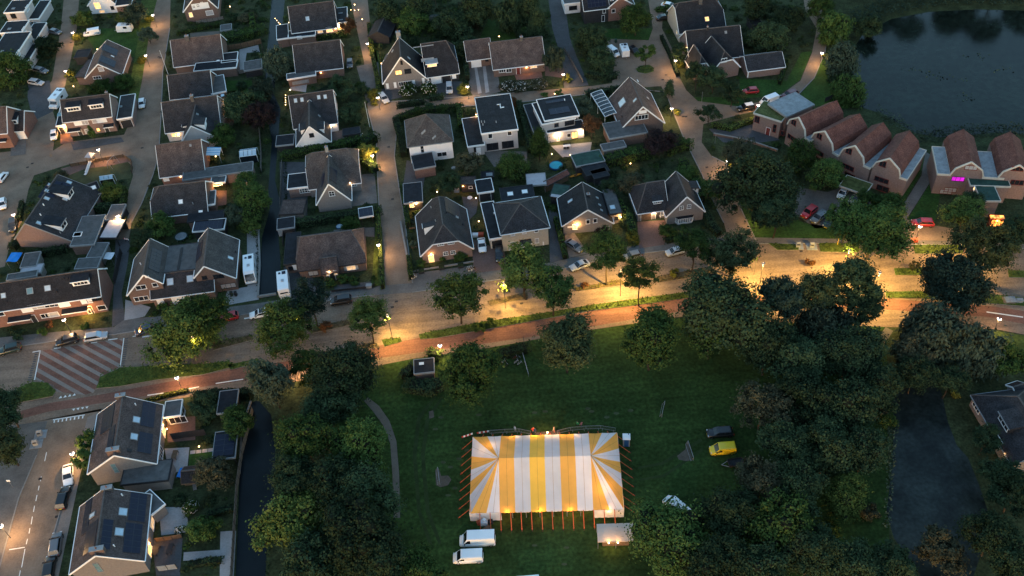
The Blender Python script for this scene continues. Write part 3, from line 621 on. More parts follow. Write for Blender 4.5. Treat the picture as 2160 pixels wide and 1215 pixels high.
def build_volume(root,v,wm,rm,trim,over=.35):
 d,L,S = v.d,v.L,v.S
 wm,rm,trim = d.get('wm',wm),d.get('rm',rm),d.get('trim',trim)
 over = d.get('over',over)
 b = MB()
 if v.k == 'flat':
  ze = d['ze']; zb = d.get('zb',0)
  if d.get('open'):
   for x in (.12,v.W - .12):
    for y in (.12,v.D - .12): b.box(x - .08,y - .08,zb,x + .08,y + .08,ze - .03,wm)
   b.box(0,v.D - .06,zb,v.W,v.D,ze - .03,wm)
  else:
   b.box(0,0,zb,v.W,v.D,ze - .03,wm)
  wall = put('wall',b.mesh('wall'),root,M=v.M)
  e = d.get('over',.12)
  r = MB(); r.box(-e,-e,ze - .06,v.W + e,v.D + e,ze + .1,rm)
  roof = put('roof',r.mesh('roof'),root,M=v.M)
  f = MB(); h0,h1,t = ze - d.get('fas',.28),ze + .17,.14
  f.box(-e - t,-e - t,h0,v.W + e + t,-e,h1,trim); f.box(-e - t,v.D + e,h0,v.W + e + t,v.D + e + t,h1,trim)
  f.box(-e - t,-e,h0,-e,v.D + e,h1 - .003,trim); f.box(v.W + e,-e,h0,v.W + e + t,v.D + e,h1 - .003,trim)
  put('fascia',f.mesh('fascia'),roof)
  return wall,roof
 if v.k == 'prof':
  pr = d['prof']; zb = d.get('zb',0)
  pts = [v.P(0,a,z) for a,z in pr]
  b.prism([v.P(0.03,pr[0][0],zb)] + [p + v.P(.03,0,-.06) for p in pts] + [v.P(0.03,pr[-1][0],zb)],v.P(L - .06,0,0),wm)
  wall = put('wall',b.mesh('wall'),root,M=v.M)
  r = MB()
  for i in range(len(pr) - 1):
   a,c = pts[i],pts[i + 1]
   r.prism([a,c,c + v.P(L,0,0),a + v.P(L,0,0)],(0,0,-.14),rm)
  r.box(*(v.P(0,S / 2 - .1,max(z for a,z in pr) - .03)),*(v.P(L,S / 2 + .1,max(z for a,z in pr) + .05)),rm)
  roof = put('roof',r.mesh('roof'),root,M=v.M)
  f = MB()
  for i in range(len(pts) - 1):
   f.bar(pts[i] + Vector((0,0,.06)) - v.P(.1,0,0),pts[i + 1] + Vector((0,0,.06)) - v.P(.1,0,0),.34,.26,trim)
  put('coping',f.mesh('coping'),roof)
  return wall,roof
 # pitched
 h = [d.get('h0'),d.get('h1')]
 def ends(i):
  """truncation height, ridge run, s where the hip meets each slope"""
  if h[i] is None: return None
  zh,run = h[i]
  if zh <= max(v.z0,v.z1) + .05: return ('full',run)
  return ('half',run,v.s_at(0,zh),v.s_at(1,zh),zh)
 E = [ends(0),ends(1)]
 g = .10
 def gable(i):
  if E[i] and E[i][0] == 'full': return [v.P(0,0,v.z0 - g),v.P(0,S,v.z1 - g)]
  if E[i]: return [v.P(0,0,v.z0 - g),v.P(0,E[i][2],E[i][4] - g),v.P(0,E[i][3],E[i][4] - g),v.P(0,S,v.z1 - g)]
  return [v.P(0,0,v.z0 - g),v.P(0,v.rs,v.zr - g),v.P(0,S,v.z1 - g)]
 zb = d.get('zb',0)
 A = [v.P(0,0,zb)] + gable(0) + [v.P(0,S,zb)]
 Bp = [p + v.P(L,0,0) for p in [v.P(0,0,zb)] + gable(1) + [v.P(0,S,zb)]]
 b.poly(A,wm); b.poly(Bp[::-1],wm)
 b.poly([A[0],Bp[0],Bp[1],A[1]],wm); b.poly([A[-1],A[-2],Bp[-2],Bp[-1]],wm)
 wall = put('wall',b.mesh('wall'),root,M=v.M)
 e = over; et = d.get('ot',over * .7)
 t0,t1 = -et,L + et
 k0 = (v.zr - v.z0) / v.rs; k1 = (v.zr - v.z1) / (S - v.rs)
 Z = lambda c: v.zs(c)
 q0,q1 = (-e,v.z0 - e * k0),(S + e,v.z1 - e * k1)
 def endpts(i,t,sg):
  if E[i] is None: return None,v.rs,v.rs,t
  run = E[i][1] + et
  if E[i][0] == 'full': return 'full',-e,S + e,t + sg * run
  return 'half',E[i][2],E[i][3],t + sg * run
 a_,sa0,sb0,tr0 = endpts(0,t0,1); b_,sa1,sb1,tr1 = endpts(1,t1,-1)
 ZZ = lambda c: q0[1] if c == -e else q1[1] if c == S + e else Z(c)
 def slope_poly(q,s0_,s1_):
  pts = [v.P(t0,*q),v.P(t1,*q)]
  if b_ == 'half': pts.append(v.P(t1,s1_,ZZ(s1_)))
  pts.append(v.P(tr1,v.rs,v.zr))
  if abs(tr0 - tr1) > .02: pts.append(v.P(tr0,v.rs,v.zr))
  if a_ == 'half': pts.append(v.P(t0,s0_,ZZ(s0_)))
  return pts
 r = MB()
 r.prism(slope_poly(q0,sa0,sa1),(0,0,-.16),rm); r.prism(slope_poly(q1,sb0,sb1),(0,0,-.16),rm)
 if a_: r.prism([v.P(t0,sa0,ZZ(sa0)),v.P(tr0,v.rs,v.zr),v.P(t0,sb0,ZZ(sb0))],(0,0,-.16),rm)
 if b_: r.prism([v.P(t1,sa1,ZZ(sa1)),v.P(tr1,v.rs,v.zr),v.P(t1,sb1,ZZ(sb1))],(0,0,-.16),rm)
 r.bar(v.P(tr0,v.rs,v.zr + .03),v.P(tr1,v.rs,v.zr + .03),.26,.16,'ridge_tile')
 for i,(aa,t,tr,sA,sB) in enumerate(((a_,t0,tr0,sa0,sb0),(b_,t1,tr1,sa1,sb1))):
  if aa:
   for c in (sA,sB): r.bar(v.P(t,c,ZZ(c) + .02),v.P(tr,v.rs,v.zr + .02),.2,.14,'ridge_tile')
 roof = put('roof',r.mesh('roof'),root,M=v.M)
 def trim_bar(nm,p,q,w,hh,m):
  f = MB(); f.bar(p,q,w,hh,m); put(nm,f.mesh(nm),roof)
 for aa,t,sA,sB,sg in ((a_,t0,sa0,sb0,-1),(b_,t1,sa1,sb1,1)):
  if aa == 'full': continue
  tt = t + sg * .03
  trim_bar('bargeboard',v.P(tt,q0[0],q0[1] - .09),v.P(tt,sA,ZZ(sA) - .09),.07,.30,trim)
  trim_bar('bargeboard',v.P(tt,q1[0],q1[1] - .09),v.P(tt,sB,ZZ(sB) - .09),.07,.30,trim)
  if aa == 'half': trim_bar('bargeboard',v.P(tt,sA,ZZ(sA) - .09),v.P(tt,sB,ZZ(sB) - .09),.075,.26,trim)
 gt = d.get('gut',trim)
 G = [(v.P(t0,q0[0] - .07,q0[1] - .1),v.P(t1,q0[0] - .07,q0[1] - .1)),(v.P(t0,q1[0] + .07,q1[1] - .1),v.P(t1,q1[0] + .07,q1[1] - .1))]
 if a_ == 'full': G.append((v.P(t0 - .07,q0[0],q0[1] - .1),v.P(t0 - .07,q1[0],q1[1] - .1)))
 if b_ == 'full': G.append((v.P(t1 + .07,q0[0],q0[1] - .1),v.P(t1 + .07,q1[0],q1[1] - .1)))
 for p,q in G: trim_bar('gutter',p,q,.15,.16,gt)
 return wall,roof

def add_item(root,v,it,wall,roof,rm,trim):
 k = it[0]
 if k in ('win','door','garage','panel','lamp','porch','bay'):
  face,u,z = it[1:4]
  if face == 'f': F = TR(u,0,z)
  elif face == 'b': F = TR(u,v.D,z) @ RZ(math.pi)
  elif face == 'r': F = TR(v.W,u,z) @ RZ(math.pi / 2)
  else: F = TR(0,u,z) @ RZ(-math.pi / 2)
  M = v.M @ F
  if k == 'win': window(root,M,it[4],it[5],it[6],*it[7:9])
  elif k == 'door': door(root,M,it[4],it[5],it[6],it[7] if len(it) > 7 else 'trim_white')
  elif k == 'garage': door(root,M,it[4],it[5],it[6],it[7] if len(it) > 7 else 'trim_white','garage_door')
  elif k == 'panel':
   b = MB(); w,h = it[4:6]; b.box(-w / 2,-.045,-h / 2,w / 2,.02,h / 2,it[6]); put('cladding',b.mesh('cladding'),root,M=M)
  elif k == 'lamp':
   b = MB(); b.box(-.09,-.16,-.16,.09,-.02,-.10,'trim_dark'); b.box(-.09,-.16,.12,.09,-.02,.16,'trim_dark'); b.box(-.12,-.18,-.10,.12,-.03,.12,'lamp_warm')
   o = put('wall_lamp',cached('wall_lamp',lambda: b.mesh('wall_lamp')),root,M=M)
   point_light(o,(0,-.45,0.02),it[4],it[5] if len(it) > 5 else WARM,.1)
  elif k == 'porch':
   w,dp = it[4:6]; b = MB()
   b.prism([(-w / 2,0,.25),(w / 2,0,.25),(w / 2,-dp,-.05),(-w / 2,-dp,-.05)],(0,0,-.14),it[6])
   b.box(-w / 2 - .03,-dp - .06,-.22,w / 2 + .03,-dp,-.03,trim)
   put('porch_roof',b.mesh('porch_roof'),root,M=M)
  elif k == 'bay':
   w,h,dp = it[4:7]; b = MB(); c = .45
   P = [(-w / 2,0),(-w / 2 + c,-dp),(w / 2 - c,-dp),(w / 2,0)]
   b.prism([(x,y,-h / 2 - .5) for x,y in P],(0,0,.5),'render_grey'); b.prism([(x * 1.05,y * 1.05,h / 2) for x,y in P],(0,0,.14),it[7])
   o = put('bay_window',b.mesh('bay_window'),root,M=M)
   for (xa,ya),(xb,yb),n in ((P[0],P[1],2),(P[1],P[2],6),(P[2],P[3],2)):
    l = math.hypot(xb - xa,yb - ya)
    window(o,TR((xa + xb) / 2,(ya + yb) / 2,0) @ RZ(math.atan2(yb - ya,xb - xa)),round(l,2),h,'w',n,3)
  return
 side,t,c = it[1:4]
 if k == 'sky':
  w,h,m = it[4:7]
  a,p = cached(('sky',w,h,m),lambda: skylight_meshes(w,h,m))
  o = put('skylight',a,root,M=v.M @ v.surf(side,t,c)); put('pane',p,o)
 elif k == 'solar':
  nc,nr,w,h = it[4:8]
  a,p = cached(('sol',w,h),lambda: panel_meshes(w,h))
  base = v.M @ v.surf(side,t,c)
  for i in range(nc):
   for j in range(nr):
    o = put('solar_panel',a,root,M=base @ TR((i - (nc - 1) / 2) * (w + .05),(j - (nr - 1) / 2) * (h + .05)))
    put('frame',p,o)
 elif k == 'chim':
  w,dd,h,m = it[4:8]
  z = v.zs(c) if side != 'T' else v.d['ze']
  p = v.P(t,c,0) if side != 'T' else Vector((t,c,0))
  b = MB(); b.box(-w / 2,-dd / 2,z - 1.0,w / 2,dd / 2,z + h,m); b.box(-w / 2 - .05,-dd / 2 - .05,z + h,w / 2 + .05,dd / 2 + .05,z + h + .1,'trim_grey')
  o = put('chimney',b.mesh('chimney'),root,M=v.M @ TR(p.x,p.y))
  q = MB(); q.tube((0,0,z + h + .1),(0,0,z + h + .55),.13,.1,'brick_red' if m != 'render_white' else 'galvanised',8)
  put('chimney_pot',q.mesh('chimney_pot'),o)
 elif k == 'vent':
  M = v.M @ v.surf(side,t,c); b = MB(); b.tube((0,-.1,-.1),(0,.25,.42),.11,.11,it[4],8)
  put('roof_vent',b.mesh('roof_vent'),root,M=M)
 elif k == 'slab':      # loose sheet lying on the roof (roof glass, plate)
  w,h,m = it[4:7]; b = MB(); b.box(-w / 2,-h / 2,.03,w / 2,h / 2,.12,m); put('roof_plate',b.mesh('roof_plate'),root,M=v.M @ v.surf(side,t,c))
 elif k == 'dormer':
  w,h,sty,nx,chk,rf = it[4:10]
  pitch = (v.zr - v.z0) / v.rs if side == 0 else (v.zr - v.z1) / (v.S - v.rs)
  sg = 1 if side == 0 else -1
  z = v.zs(c); kk = .18
  dep = h / max(pitch - kk,.2) + .1
  ax = lambda u,y,zz: v.P(t + u,c + sg * y,z + zz)
  b = MB(); tri = [ax(-w / 2,0,-.15),ax(-w / 2,0,h),ax(-w / 2,dep,h + dep * kk),ax(-w / 2,dep,dep * pitch - .35)]
  b.prism(tri,v.P(w,0,0),chk)
  o = put('dormer',b.mesh('dormer'),root,M=v.M)
  q = MB(); q.prism([ax(-w / 2 - .18,-.25,h + .01),ax(-w / 2 - .18,dep + .1,h + .01 + (dep + .1) * kk),ax(w / 2 + .18,dep + .1,h + .01 + (dep + .1) * kk),ax(w / 2 + .18,-.25,h + .01)],(0,0,.14),rf)
  q.bar(ax(-w / 2 - .2,-.28,h + .06),ax(w / 2 + .2,-.28,h + .06),.08,.22,trim)
  put('dormer_roof',q.mesh('dormer_roof'),o)
  if sty:
   ang = {('gx',0): 0,('gx',1): math.pi}.get((v.k,side),-math.pi / 2 if side == 0 else math.pi / 2)
   p = ax(0,0,h * .52)
   window(o,TR(p.x,p.y,p.z) @ RZ(ang),round(w * .84,2),round(h * .68,2),sty,nx)

def house(name,label,cat,x,y,rz,wm,rm,trim,vols,group=None):
 root = thing(name,label,cat,x,y,rz,group)
 for d in vols:
  v = Vol(d,TR(d.get('x',0),d.get('y',0)) @ RZ(d.get('r',0)))
  wall,roof = build_volume(root,v,wm,rm,trim)
  W4 = TR(x,y) @ RZ(rz) @ v.M
  PAVED.append([tuple((W4 @ Vector(p))[:2]) for p in ((-.5,-.5,0),(v.W + .5,-.5,0),(v.W + .5,v.D + .5,0),(-.5,v.D + .5,0))])
  for it in d['it']: add_item(root,v,it,wall,roof,rm,trim)
 return root

house('house','white stepped flat-roofed house, highest of its row near the picture corner','house',-144.85,268.11,-0.0349,'render_grey','bitumen','trim_white',[
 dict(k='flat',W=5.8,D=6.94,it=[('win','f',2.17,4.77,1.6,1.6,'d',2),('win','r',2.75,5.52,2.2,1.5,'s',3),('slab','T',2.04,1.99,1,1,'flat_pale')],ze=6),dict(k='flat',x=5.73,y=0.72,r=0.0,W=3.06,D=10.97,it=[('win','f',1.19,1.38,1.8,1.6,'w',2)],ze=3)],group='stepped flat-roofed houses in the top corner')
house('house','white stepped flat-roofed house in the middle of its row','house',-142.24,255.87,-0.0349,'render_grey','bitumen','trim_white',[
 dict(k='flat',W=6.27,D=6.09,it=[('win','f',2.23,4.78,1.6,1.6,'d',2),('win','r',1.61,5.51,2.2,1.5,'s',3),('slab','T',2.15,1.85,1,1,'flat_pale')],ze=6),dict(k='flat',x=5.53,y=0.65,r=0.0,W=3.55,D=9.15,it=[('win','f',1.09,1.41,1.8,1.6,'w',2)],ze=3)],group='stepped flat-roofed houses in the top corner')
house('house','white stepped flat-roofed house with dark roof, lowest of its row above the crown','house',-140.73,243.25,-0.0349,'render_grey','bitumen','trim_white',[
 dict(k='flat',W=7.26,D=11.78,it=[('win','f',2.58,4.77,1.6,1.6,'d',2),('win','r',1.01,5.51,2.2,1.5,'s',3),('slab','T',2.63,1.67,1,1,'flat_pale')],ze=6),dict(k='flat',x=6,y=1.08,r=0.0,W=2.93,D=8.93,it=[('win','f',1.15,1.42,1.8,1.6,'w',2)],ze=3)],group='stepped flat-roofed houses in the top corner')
house('house','white gabled house with a lit window at the top edge by the first street lamp','house',-122.36,274.49,-0.0363,'render_white','roof_dark','trim_white',[
 dict(k='gy',W=8.2,D=11.18,it=[('win','f',2.64,2.67,2,2.2,'lit'),('win','f',6.92,1.59,1.3,1.5,'w'),('win','f',3.33,0.68,1.8,1,'dim')],ze=3.2,z0=3.2,z1=3.2,rs=0.638,zr=7.54),dict(k='flat',x=8.92,y=-1.73,r=0.1448,W=4.58,D=6.08,it=[('win','f',2.32,2.66,0.9,1,'d')],ze=3,wm='brick_brown')])
house('house','brick house with white gable boards and solar panels on a brown roof','house',-112.34,232.75,0.0425,'brick_brown','roof_brown','trim_white',[
 dict(k='gy',W=9.54,D=12.32,it=[('win','f',2.92,2.48,2.2,0.9,'w',3),('win','f',4.87,4.92,1.4,1.3,'cur'),('solar',1,8.38,5.92,2,4,1.5,1),('solar',1,2.76,6.31,2,4,1.5,1),('sky',1,5.95,6.87,0.5,0.9,'trim_white')],ze=3,z0=3,z1=3,rs=0.491,zr=6.7),dict(k='flat',x=-3.16,y=1.4,r=-0.2252,W=3.07,D=8.34,it=[],ze=2.6,rm='roof_brown',trim='trim_dark'),dict(k='flat',x=-6,y=12.13,r=-0.0479,W=3.63,D=3.95,it=[],ze=2.4,rm='bitumen',trim='trim_dark',wm='timber_dark')])
house('house','wide semi-detached house with two white dormers by the brick square','house',-111.14,208.86,0.0762,'brick_pink','roof_slate','trim_white',[
 dict(k='gx',W=12.05,D=8.16,it=[('dormer',0,3.03,1.58,3.4,1.25,'w',4,'trim_white','bitumen'),('dormer',0,8.81,1.55,3.4,1.25,'w',4,'trim_white','bitumen'),('panel','f',3.24,3.78,2,1.5,'trim_white'),('panel','f',9.33,3.77,2.4,1.5,'trim_white'),('win','f',4.53,3.75,2.6,1.3,'cur',3),('win','f',8.05,3.83,2.4,1.3,'cur',2),('win','f',7.45,1.11,1,1.1,'dlit'),('win','f',4.69,1.11,1.4,1.3,'cur'),('porch','f',1.76,2.3,3.4,1.3,'bitumen'),('porch','f',10.6,2.3,2.6,1.3,'bitumen'),('door','f',2.72,0,1,2.1,'timber_dark','trim_white'),('door','f',9.57,0,1,2.1,'timber_dark','trim_white'),('chim',1,11.47,4.7,0.6,0.6,0.8,'brick_brown')],ze=5,z0=5,z1=5,zr=8.67),dict(k='flat',x=12.93,y=0.86,r=0.0613,W=3.47,D=10.67,it=[('garage','f',1.76,0,2.7,2.3,'trim_dark','trim_white'),('sky','T',0.32,5.52,0.7,0.7,'pane_teal')],ze=3,rm='roof_slate'),dict(k='flat',x=-2.83,y=1.54,r=0.0644,W=2.56,D=10.1,it=[('lamp','f',1.77,2.34,420,(1.0,.42,.10)),('door','f',0.7,0,1.1,2.2,'trim_dark','trim_white'),('win','f',1.9,1.24,0.8,1.6,'lit'),('slab','T',0.13,4.94,1.2,1.6,'pane_teal')],ze=2.8,rm='bitumen')])
house('house','corner house with white side dormer and garage at the square edge','house',-130.93,206.24,-0.0238,'brick_red','roof_brown','trim_white',[
 dict(k='gx',W=6.01,D=9.65,it=[('win','f',3.72,2.45,1.6,1.3,'r',2),('porch','f',4.01,2.84,2.6,1.2,'bitumen')],ze=5,z0=5,z1=5,zr=9.34),dict(k='gx',x=4.74,y=3.48,r=-0.0045,W=3.52,D=8.11,it=[('dormer',0,1.27,1.24,2,1.3,'w',2,'trim_white','bitumen'),('garage','f',2.39,0,2.1,2.2,'trim_white','trim_white'),('door','f',1.09,0,1,2.1,'timber_dark','trim_white')],ze=3,z0=3,z1=3,zr=6.04,rm='roof_slate')])
house('house','large brick house with long grey tiled roof and many skylights beside the playground','house',-110.99,166.31,-0.149,'brick_pink','roof_slate','trim_grey',[
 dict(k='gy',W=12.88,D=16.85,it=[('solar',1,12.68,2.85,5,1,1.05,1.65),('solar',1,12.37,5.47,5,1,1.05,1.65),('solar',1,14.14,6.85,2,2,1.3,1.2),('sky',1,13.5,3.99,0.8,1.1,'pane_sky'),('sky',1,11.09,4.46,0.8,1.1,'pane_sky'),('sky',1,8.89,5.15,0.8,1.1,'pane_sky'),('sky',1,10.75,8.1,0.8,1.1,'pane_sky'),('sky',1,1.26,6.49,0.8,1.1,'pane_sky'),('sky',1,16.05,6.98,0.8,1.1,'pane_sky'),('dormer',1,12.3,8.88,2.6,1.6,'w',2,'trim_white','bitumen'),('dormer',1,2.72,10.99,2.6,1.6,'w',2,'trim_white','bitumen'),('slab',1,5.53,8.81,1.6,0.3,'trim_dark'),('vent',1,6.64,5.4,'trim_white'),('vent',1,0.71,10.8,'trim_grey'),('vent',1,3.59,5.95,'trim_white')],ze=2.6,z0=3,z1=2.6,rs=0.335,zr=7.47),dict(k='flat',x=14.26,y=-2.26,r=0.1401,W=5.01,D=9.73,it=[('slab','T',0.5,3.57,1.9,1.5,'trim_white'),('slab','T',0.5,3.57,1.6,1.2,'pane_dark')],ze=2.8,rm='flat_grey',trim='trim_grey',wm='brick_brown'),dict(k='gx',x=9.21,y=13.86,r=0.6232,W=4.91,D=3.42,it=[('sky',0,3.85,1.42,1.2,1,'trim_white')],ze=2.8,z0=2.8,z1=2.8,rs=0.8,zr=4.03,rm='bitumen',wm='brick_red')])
house('carport','pale lit metal-roofed carport under the lamp by the narrow lane','carport',-91.21,164.06,-0.123,'timber_dark','roof_sheet','trim_dark',[
 dict(k='flat',W=3.58,D=5.85,it=[],ze=2.7,open=1,wm='timber_dark')])
house('carport','grey flat carport joined behind the pale lit one','carport',-91.49,170.4,-0.0457,'timber_dark','flat_grey','trim_grey',[
 dict(k='flat',W=3,D=4.94,it=[],ze=2.6)])
house('terraced_house','terrace with dark roof, white dormer and one glowing orange front door','house',-108.36,140.73,0.0999,'brick_red','roof_dark','trim_white',[
 dict(k='gx',W=23.18,D=7.91,it=[('dormer',0,19.86,1.79,3.4,1.2,'w',4,'trim_white','bitumen'),('sky',0,9.41,2.09,1.2,1.2,'pane_teal'),('sky',0,13,2.12,1.2,1.1,'pane_sky'),('sky',0,4.05,1.99,0.9,1,'pane_sky'),('vent',0,16.47,3.15,'trim_dark'),('vent',0,17.29,3.05,'trim_dark'),('vent',0,14.76,1.34,'trim_dark'),('vent',0,17.82,1.32,'trim_dark'),('vent',0,4.68,0.95,'trim_dark'),('panel','f',7.95,3.96,2.3,1.7,'trim_white'),('panel','f',15.46,3.9,2.3,1.7,'trim_white'),('panel','f',20,3.9,2.3,1.7,'trim_white'),('win','f',10.05,4.35,3.2,1.4,'cur',2),('win','f',13.08,4.31,3,1.4,'w',3),('win','f',21.6,4.11,3,1.3,'d',2),('win','f',10.67,1.45,1.8,1.2,'w',2),('win','f',12.36,1.45,2.2,1.3,'cur'),('win','f',22.27,1.33,1.8,1.3,'w'),('win','f',2.71,3.82,1.2,1.2,'w'),('porch','f',5.86,2.3,4.6,1.3,'bitumen'),('porch','f',17.14,2.3,5.2,1.3,'bitumen'),('door','f',8.21,0,1,2.1,'timber_dark','trim_white'),('door','f',19.71,0,1.2,2.2,'trim_dark','trim_white'),('lamp','f',19.16,1.9,560,(1.0,.45,.10)),('win','f',19.55,0.85,0.7,1.4,'lit'),('win','f',3.52,4.65,0.8,0.7,'lit'),('chim',1,18.65,13.76,0.5,0.5,0.6,'render_white')],ze=5.1,z0=5.1,z1=5.1,zr=8.66)])
house('house','semi-detached pair with two tall gables and flat middle roofs','house',-80.16,144.15,0.0873,'brick_brown','roof_grey','trim_white',[
 dict(k='gy',W=7.4,D=10.88,it=[('solar',1,5.51,6.1,6,2,1.05,1.15),('win','f',3.07,4.83,2.2,1.2,'w',2),('win','f',6,4.97,1.1,1.1,'w'),('win','f',2.12,1.66,3,1.2,'w',3),('panel','f',5.2,7.43,0.8,0.5,'trim_white'),('vent',0,5.05,3.08,'trim_white')],ze=3.6,z0=3.6,z1=5.6,rs=0.641,zr=8.35),dict(k='gy',x=14.39,y=0.36,r=0.0,W=7.68,D=11.73,it=[('solar',0,7.07,0.52,5,2,1,1.1),('win','f',1.79,4.7,1.1,1,'d'),('win','f',4.65,4.5,2.2,1.1,'d',2),('win','f',5.87,1.46,3.2,1.3,'dcur',3),('sky',1,5.16,6.81,0.8,1.2,'pane_sky'),('vent',1,7.54,7.63,'trim_dark')],ze=3.8,z0=5.5,z1=3.8,rs=0.338,zr=8.06),dict(k='flat',x=7.47,y=3.11,r=-0.0175,W=6.87,D=8.09,it=[('slab','T',3.1,3.66,0.5,7,'trim_dark')],ze=5.2,rm='flat_grey',trim='trim_dark'),dict(k='gx',x=4.78,y=-1.45,r=-0.0107,W=12.84,D=4.71,it=[('sky',0,4.02,2.56,1.3,1.5,'pane_sky'),('sky',0,8.16,2.65,1.3,1.4,'pane_sky'),('door','f',1.43,0,1.3,2.1,'trim_white','trim_white'),('garage','f',5.13,0,2.6,2.1,'trim_white','trim_white'),('garage','f',8.79,0,2.4,2.1,'trim_dark','trim_white')],ze=2.8,z0=2.8,z1=2.8,rs=0.92,zr=5.18,rm='roof_slate')])
house('bungalow','wide brown hipped bungalow with a black flat annex beside the ditch','house',-44.96,148.02,0.0736,'brick_brown','roof_brown','trim_dark',[
 dict(k='gx',W=14.16,D=10.69,it=[('win','f',2.85,1.23,2.1,1.3,'dcur',2),('win','f',10.97,1.31,2,1.2,'dim',2),('panel','f',9.75,1.3,0.6,1.1,'blind'),('panel','f',12.17,1.25,0.6,1.1,'blind')],ze=2.9,z0=2.9,z1=2.9,zr=7.17,h0=(4.2,1.2),h1=(3.6,2.2)),dict(k='gx',x=5.12,y=-1.8,r=0.0268,W=3.16,D=2.58,it=[('door','f',1.82,0,1.1,2.1,'trim_dark','trim_white'),('win','f',1.01,2.22,0.7,1.2,'dim'),('win','f',2.61,2.18,0.7,1.2,'dim'),('lamp','f',1.48,2.79,45,SOFT)],ze=2.8,z0=2.8,z1=2.8,rs=0.9,zr=4.66),dict(k='flat',x=-2.99,y=2.25,r=-0.0191,W=2.83,D=9.75,it=[('win','f',1.02,1.42,1,1.1,'d'),('panel','f',1.92,1.61,1,1.6,'trim_white')],ze=2.8,rm='bitumen')])
house('house','brown-roofed house with blue striped awning and long grey flat annex','house',-81.88,184.73,0.085,'brick_red','roof_brown','trim_white',[
 dict(k='gx',W=10.37,D=11.28,it=[('panel','f',1.01,2.06,1.4,1.7,'trim_white'),('lamp','f',4.56,2.12,25,SOFT),('slab',0,7.99,4.76,0.5,0.6,'flat_pale'),('vent',0,7.58,1.26,'trim_dark')],ze=3,z0=3,z1=3,zr=8.08),dict(k='flat',x=5.72,y=-2.71,r=0.0196,W=16.26,D=3.1,it=[],ze=2.9,wm='brick_pink',rm='flat_grey',trim='trim_grey')])
house('house','grey half-hipped house next to the glowing garden veranda','house',-80.58,169.8,0.049,'brick_brown','roof_slate','trim_white',[
 dict(k='gx',W=12.33,D=10.28,it=[('sky',0,6.61,1.95,1,1,'trim_white'),('vent',0,9.37,1.35,'trim_grey'),('slab',0,10.93,-0.19,0.9,0.6,'trim_white')],ze=3,z0=3,z1=3,zr=7.37,h0=(5.2,2)),dict(k='flat',x=12.17,y=1.96,r=0.0734,W=1.58,D=4.77,it=[],ze=2.9,rm='flat_grey'),dict(k='flat',x=8.42,y=-3.22,r=0.0194,W=7.86,D=2.43,it=[],ze=2.7,rm='bitumen',trim='trim_dark')])
house('carport','flat carport covered in solar panels behind the grey half-hipped house','carport',-70.21,163.73,0.0152,'timber_dark','bitumen','trim_white',[
 dict(k='flat',W=6.66,D=3.13,it=[('solar','T',3.21,1.31,6,2,1,1.5)],ze=2.6,over=0.15)])
house('house','white gabled brick house with a lit ground-floor window at the top edge','house',-90.71,264.04,0.1094,'brick_brown','roof_slate','trim_white',[
 dict(k='gy',W=9.55,D=18.07,it=[('panel','f',5.04,4.75,5,1.9,'trim_white'),('win','f',5.75,5.35,0.8,1.2,'cur'),('win','f',4.41,5.04,0.6,0.7,'d'),('win','f',3.17,4.83,0.5,0.5,'d'),('win','f',1.57,2.41,1.1,1.5,'lit'),('win','f',7.09,2.26,2.2,1.5,'cur')],ze=4,z0=4,z1=4,rs=0.615,zr=9.49)])
house('house','dark brown roofed house with flat black side wing beside the sloping lane','house',-88.26,234.87,0.0817,'brick_brown','roof_brown','trim_white',[
 dict(k='gx',W=13.33,D=10.75,it=[('chim',0,4.51,5.12,1.1,0.8,1.1,'flat_grey'),('slab',0,12.07,-0.16,0.8,0.5,'trim_white')],ze=3,z0=3,z1=3,zr=7.84),dict(k='flat',x=5.88,y=-3.95,r=-0.0601,W=11.31,D=3.71,it=[],ze=2.8,rm='bitumen'),dict(k='flat',x=13.22,y=-1.43,r=0.0037,W=3.93,D=4.66,it=[],ze=2.8,rm='bitumen')])
house('house','slate-roofed house with white gable edge between two similar neighbours','house',-86.04,218.47,0.0643,'brick_brown','roof_slate','trim_white',[
 dict(k='gx',W=10.84,D=9.24,it=[('vent',0,5.75,2.21,'trim_dark')],ze=3,z0=3,z1=3,zr=7.16),dict(k='flat',x=10.88,y=0.07,r=0.1806,W=3.58,D=8.15,it=[('slab','T',2.62,-2.1,0.9,1.1,'pane_sky')],ze=2.8,rm='flat_grey')])
house('house','large slate house with a projecting grey gable and white dormer cheeks','house',-84.14,202.93,0.0802,'render_grey','roof_slate','trim_white',[
 dict(k='gx',W=13.55,D=11.23,it=[('chim',0,7.67,5.36,0.8,0.8,1.3,'flat_grey'),('win','f',2.07,2.01,2.2,1.3,'lit',2),('lamp','f',2.68,1.9,45,SOFT)],ze=3.2,z0=3.2,z1=3.2,zr=8.25),dict(k='gy',x=4.73,y=-4.45,r=-0.0278,W=8.04,D=11.17,it=[('dormer',1,1.94,6.09,2.6,1.6,None,1,'trim_white','roof_slate'),('dormer',0,5.72,-0.48,2,1.2,None,1,'trim_white','roof_slate'),('sky',1,5.42,3.91,0.5,0.5,'flat_pale')],ze=3.2,z0=3.2,z1=3.2,rs=0.397,zr=7.05),dict(k='flat',x=12.38,y=-2.6,r=0.2544,W=1.69,D=2.13,it=[],ze=2.6,rm='flat_grey')])
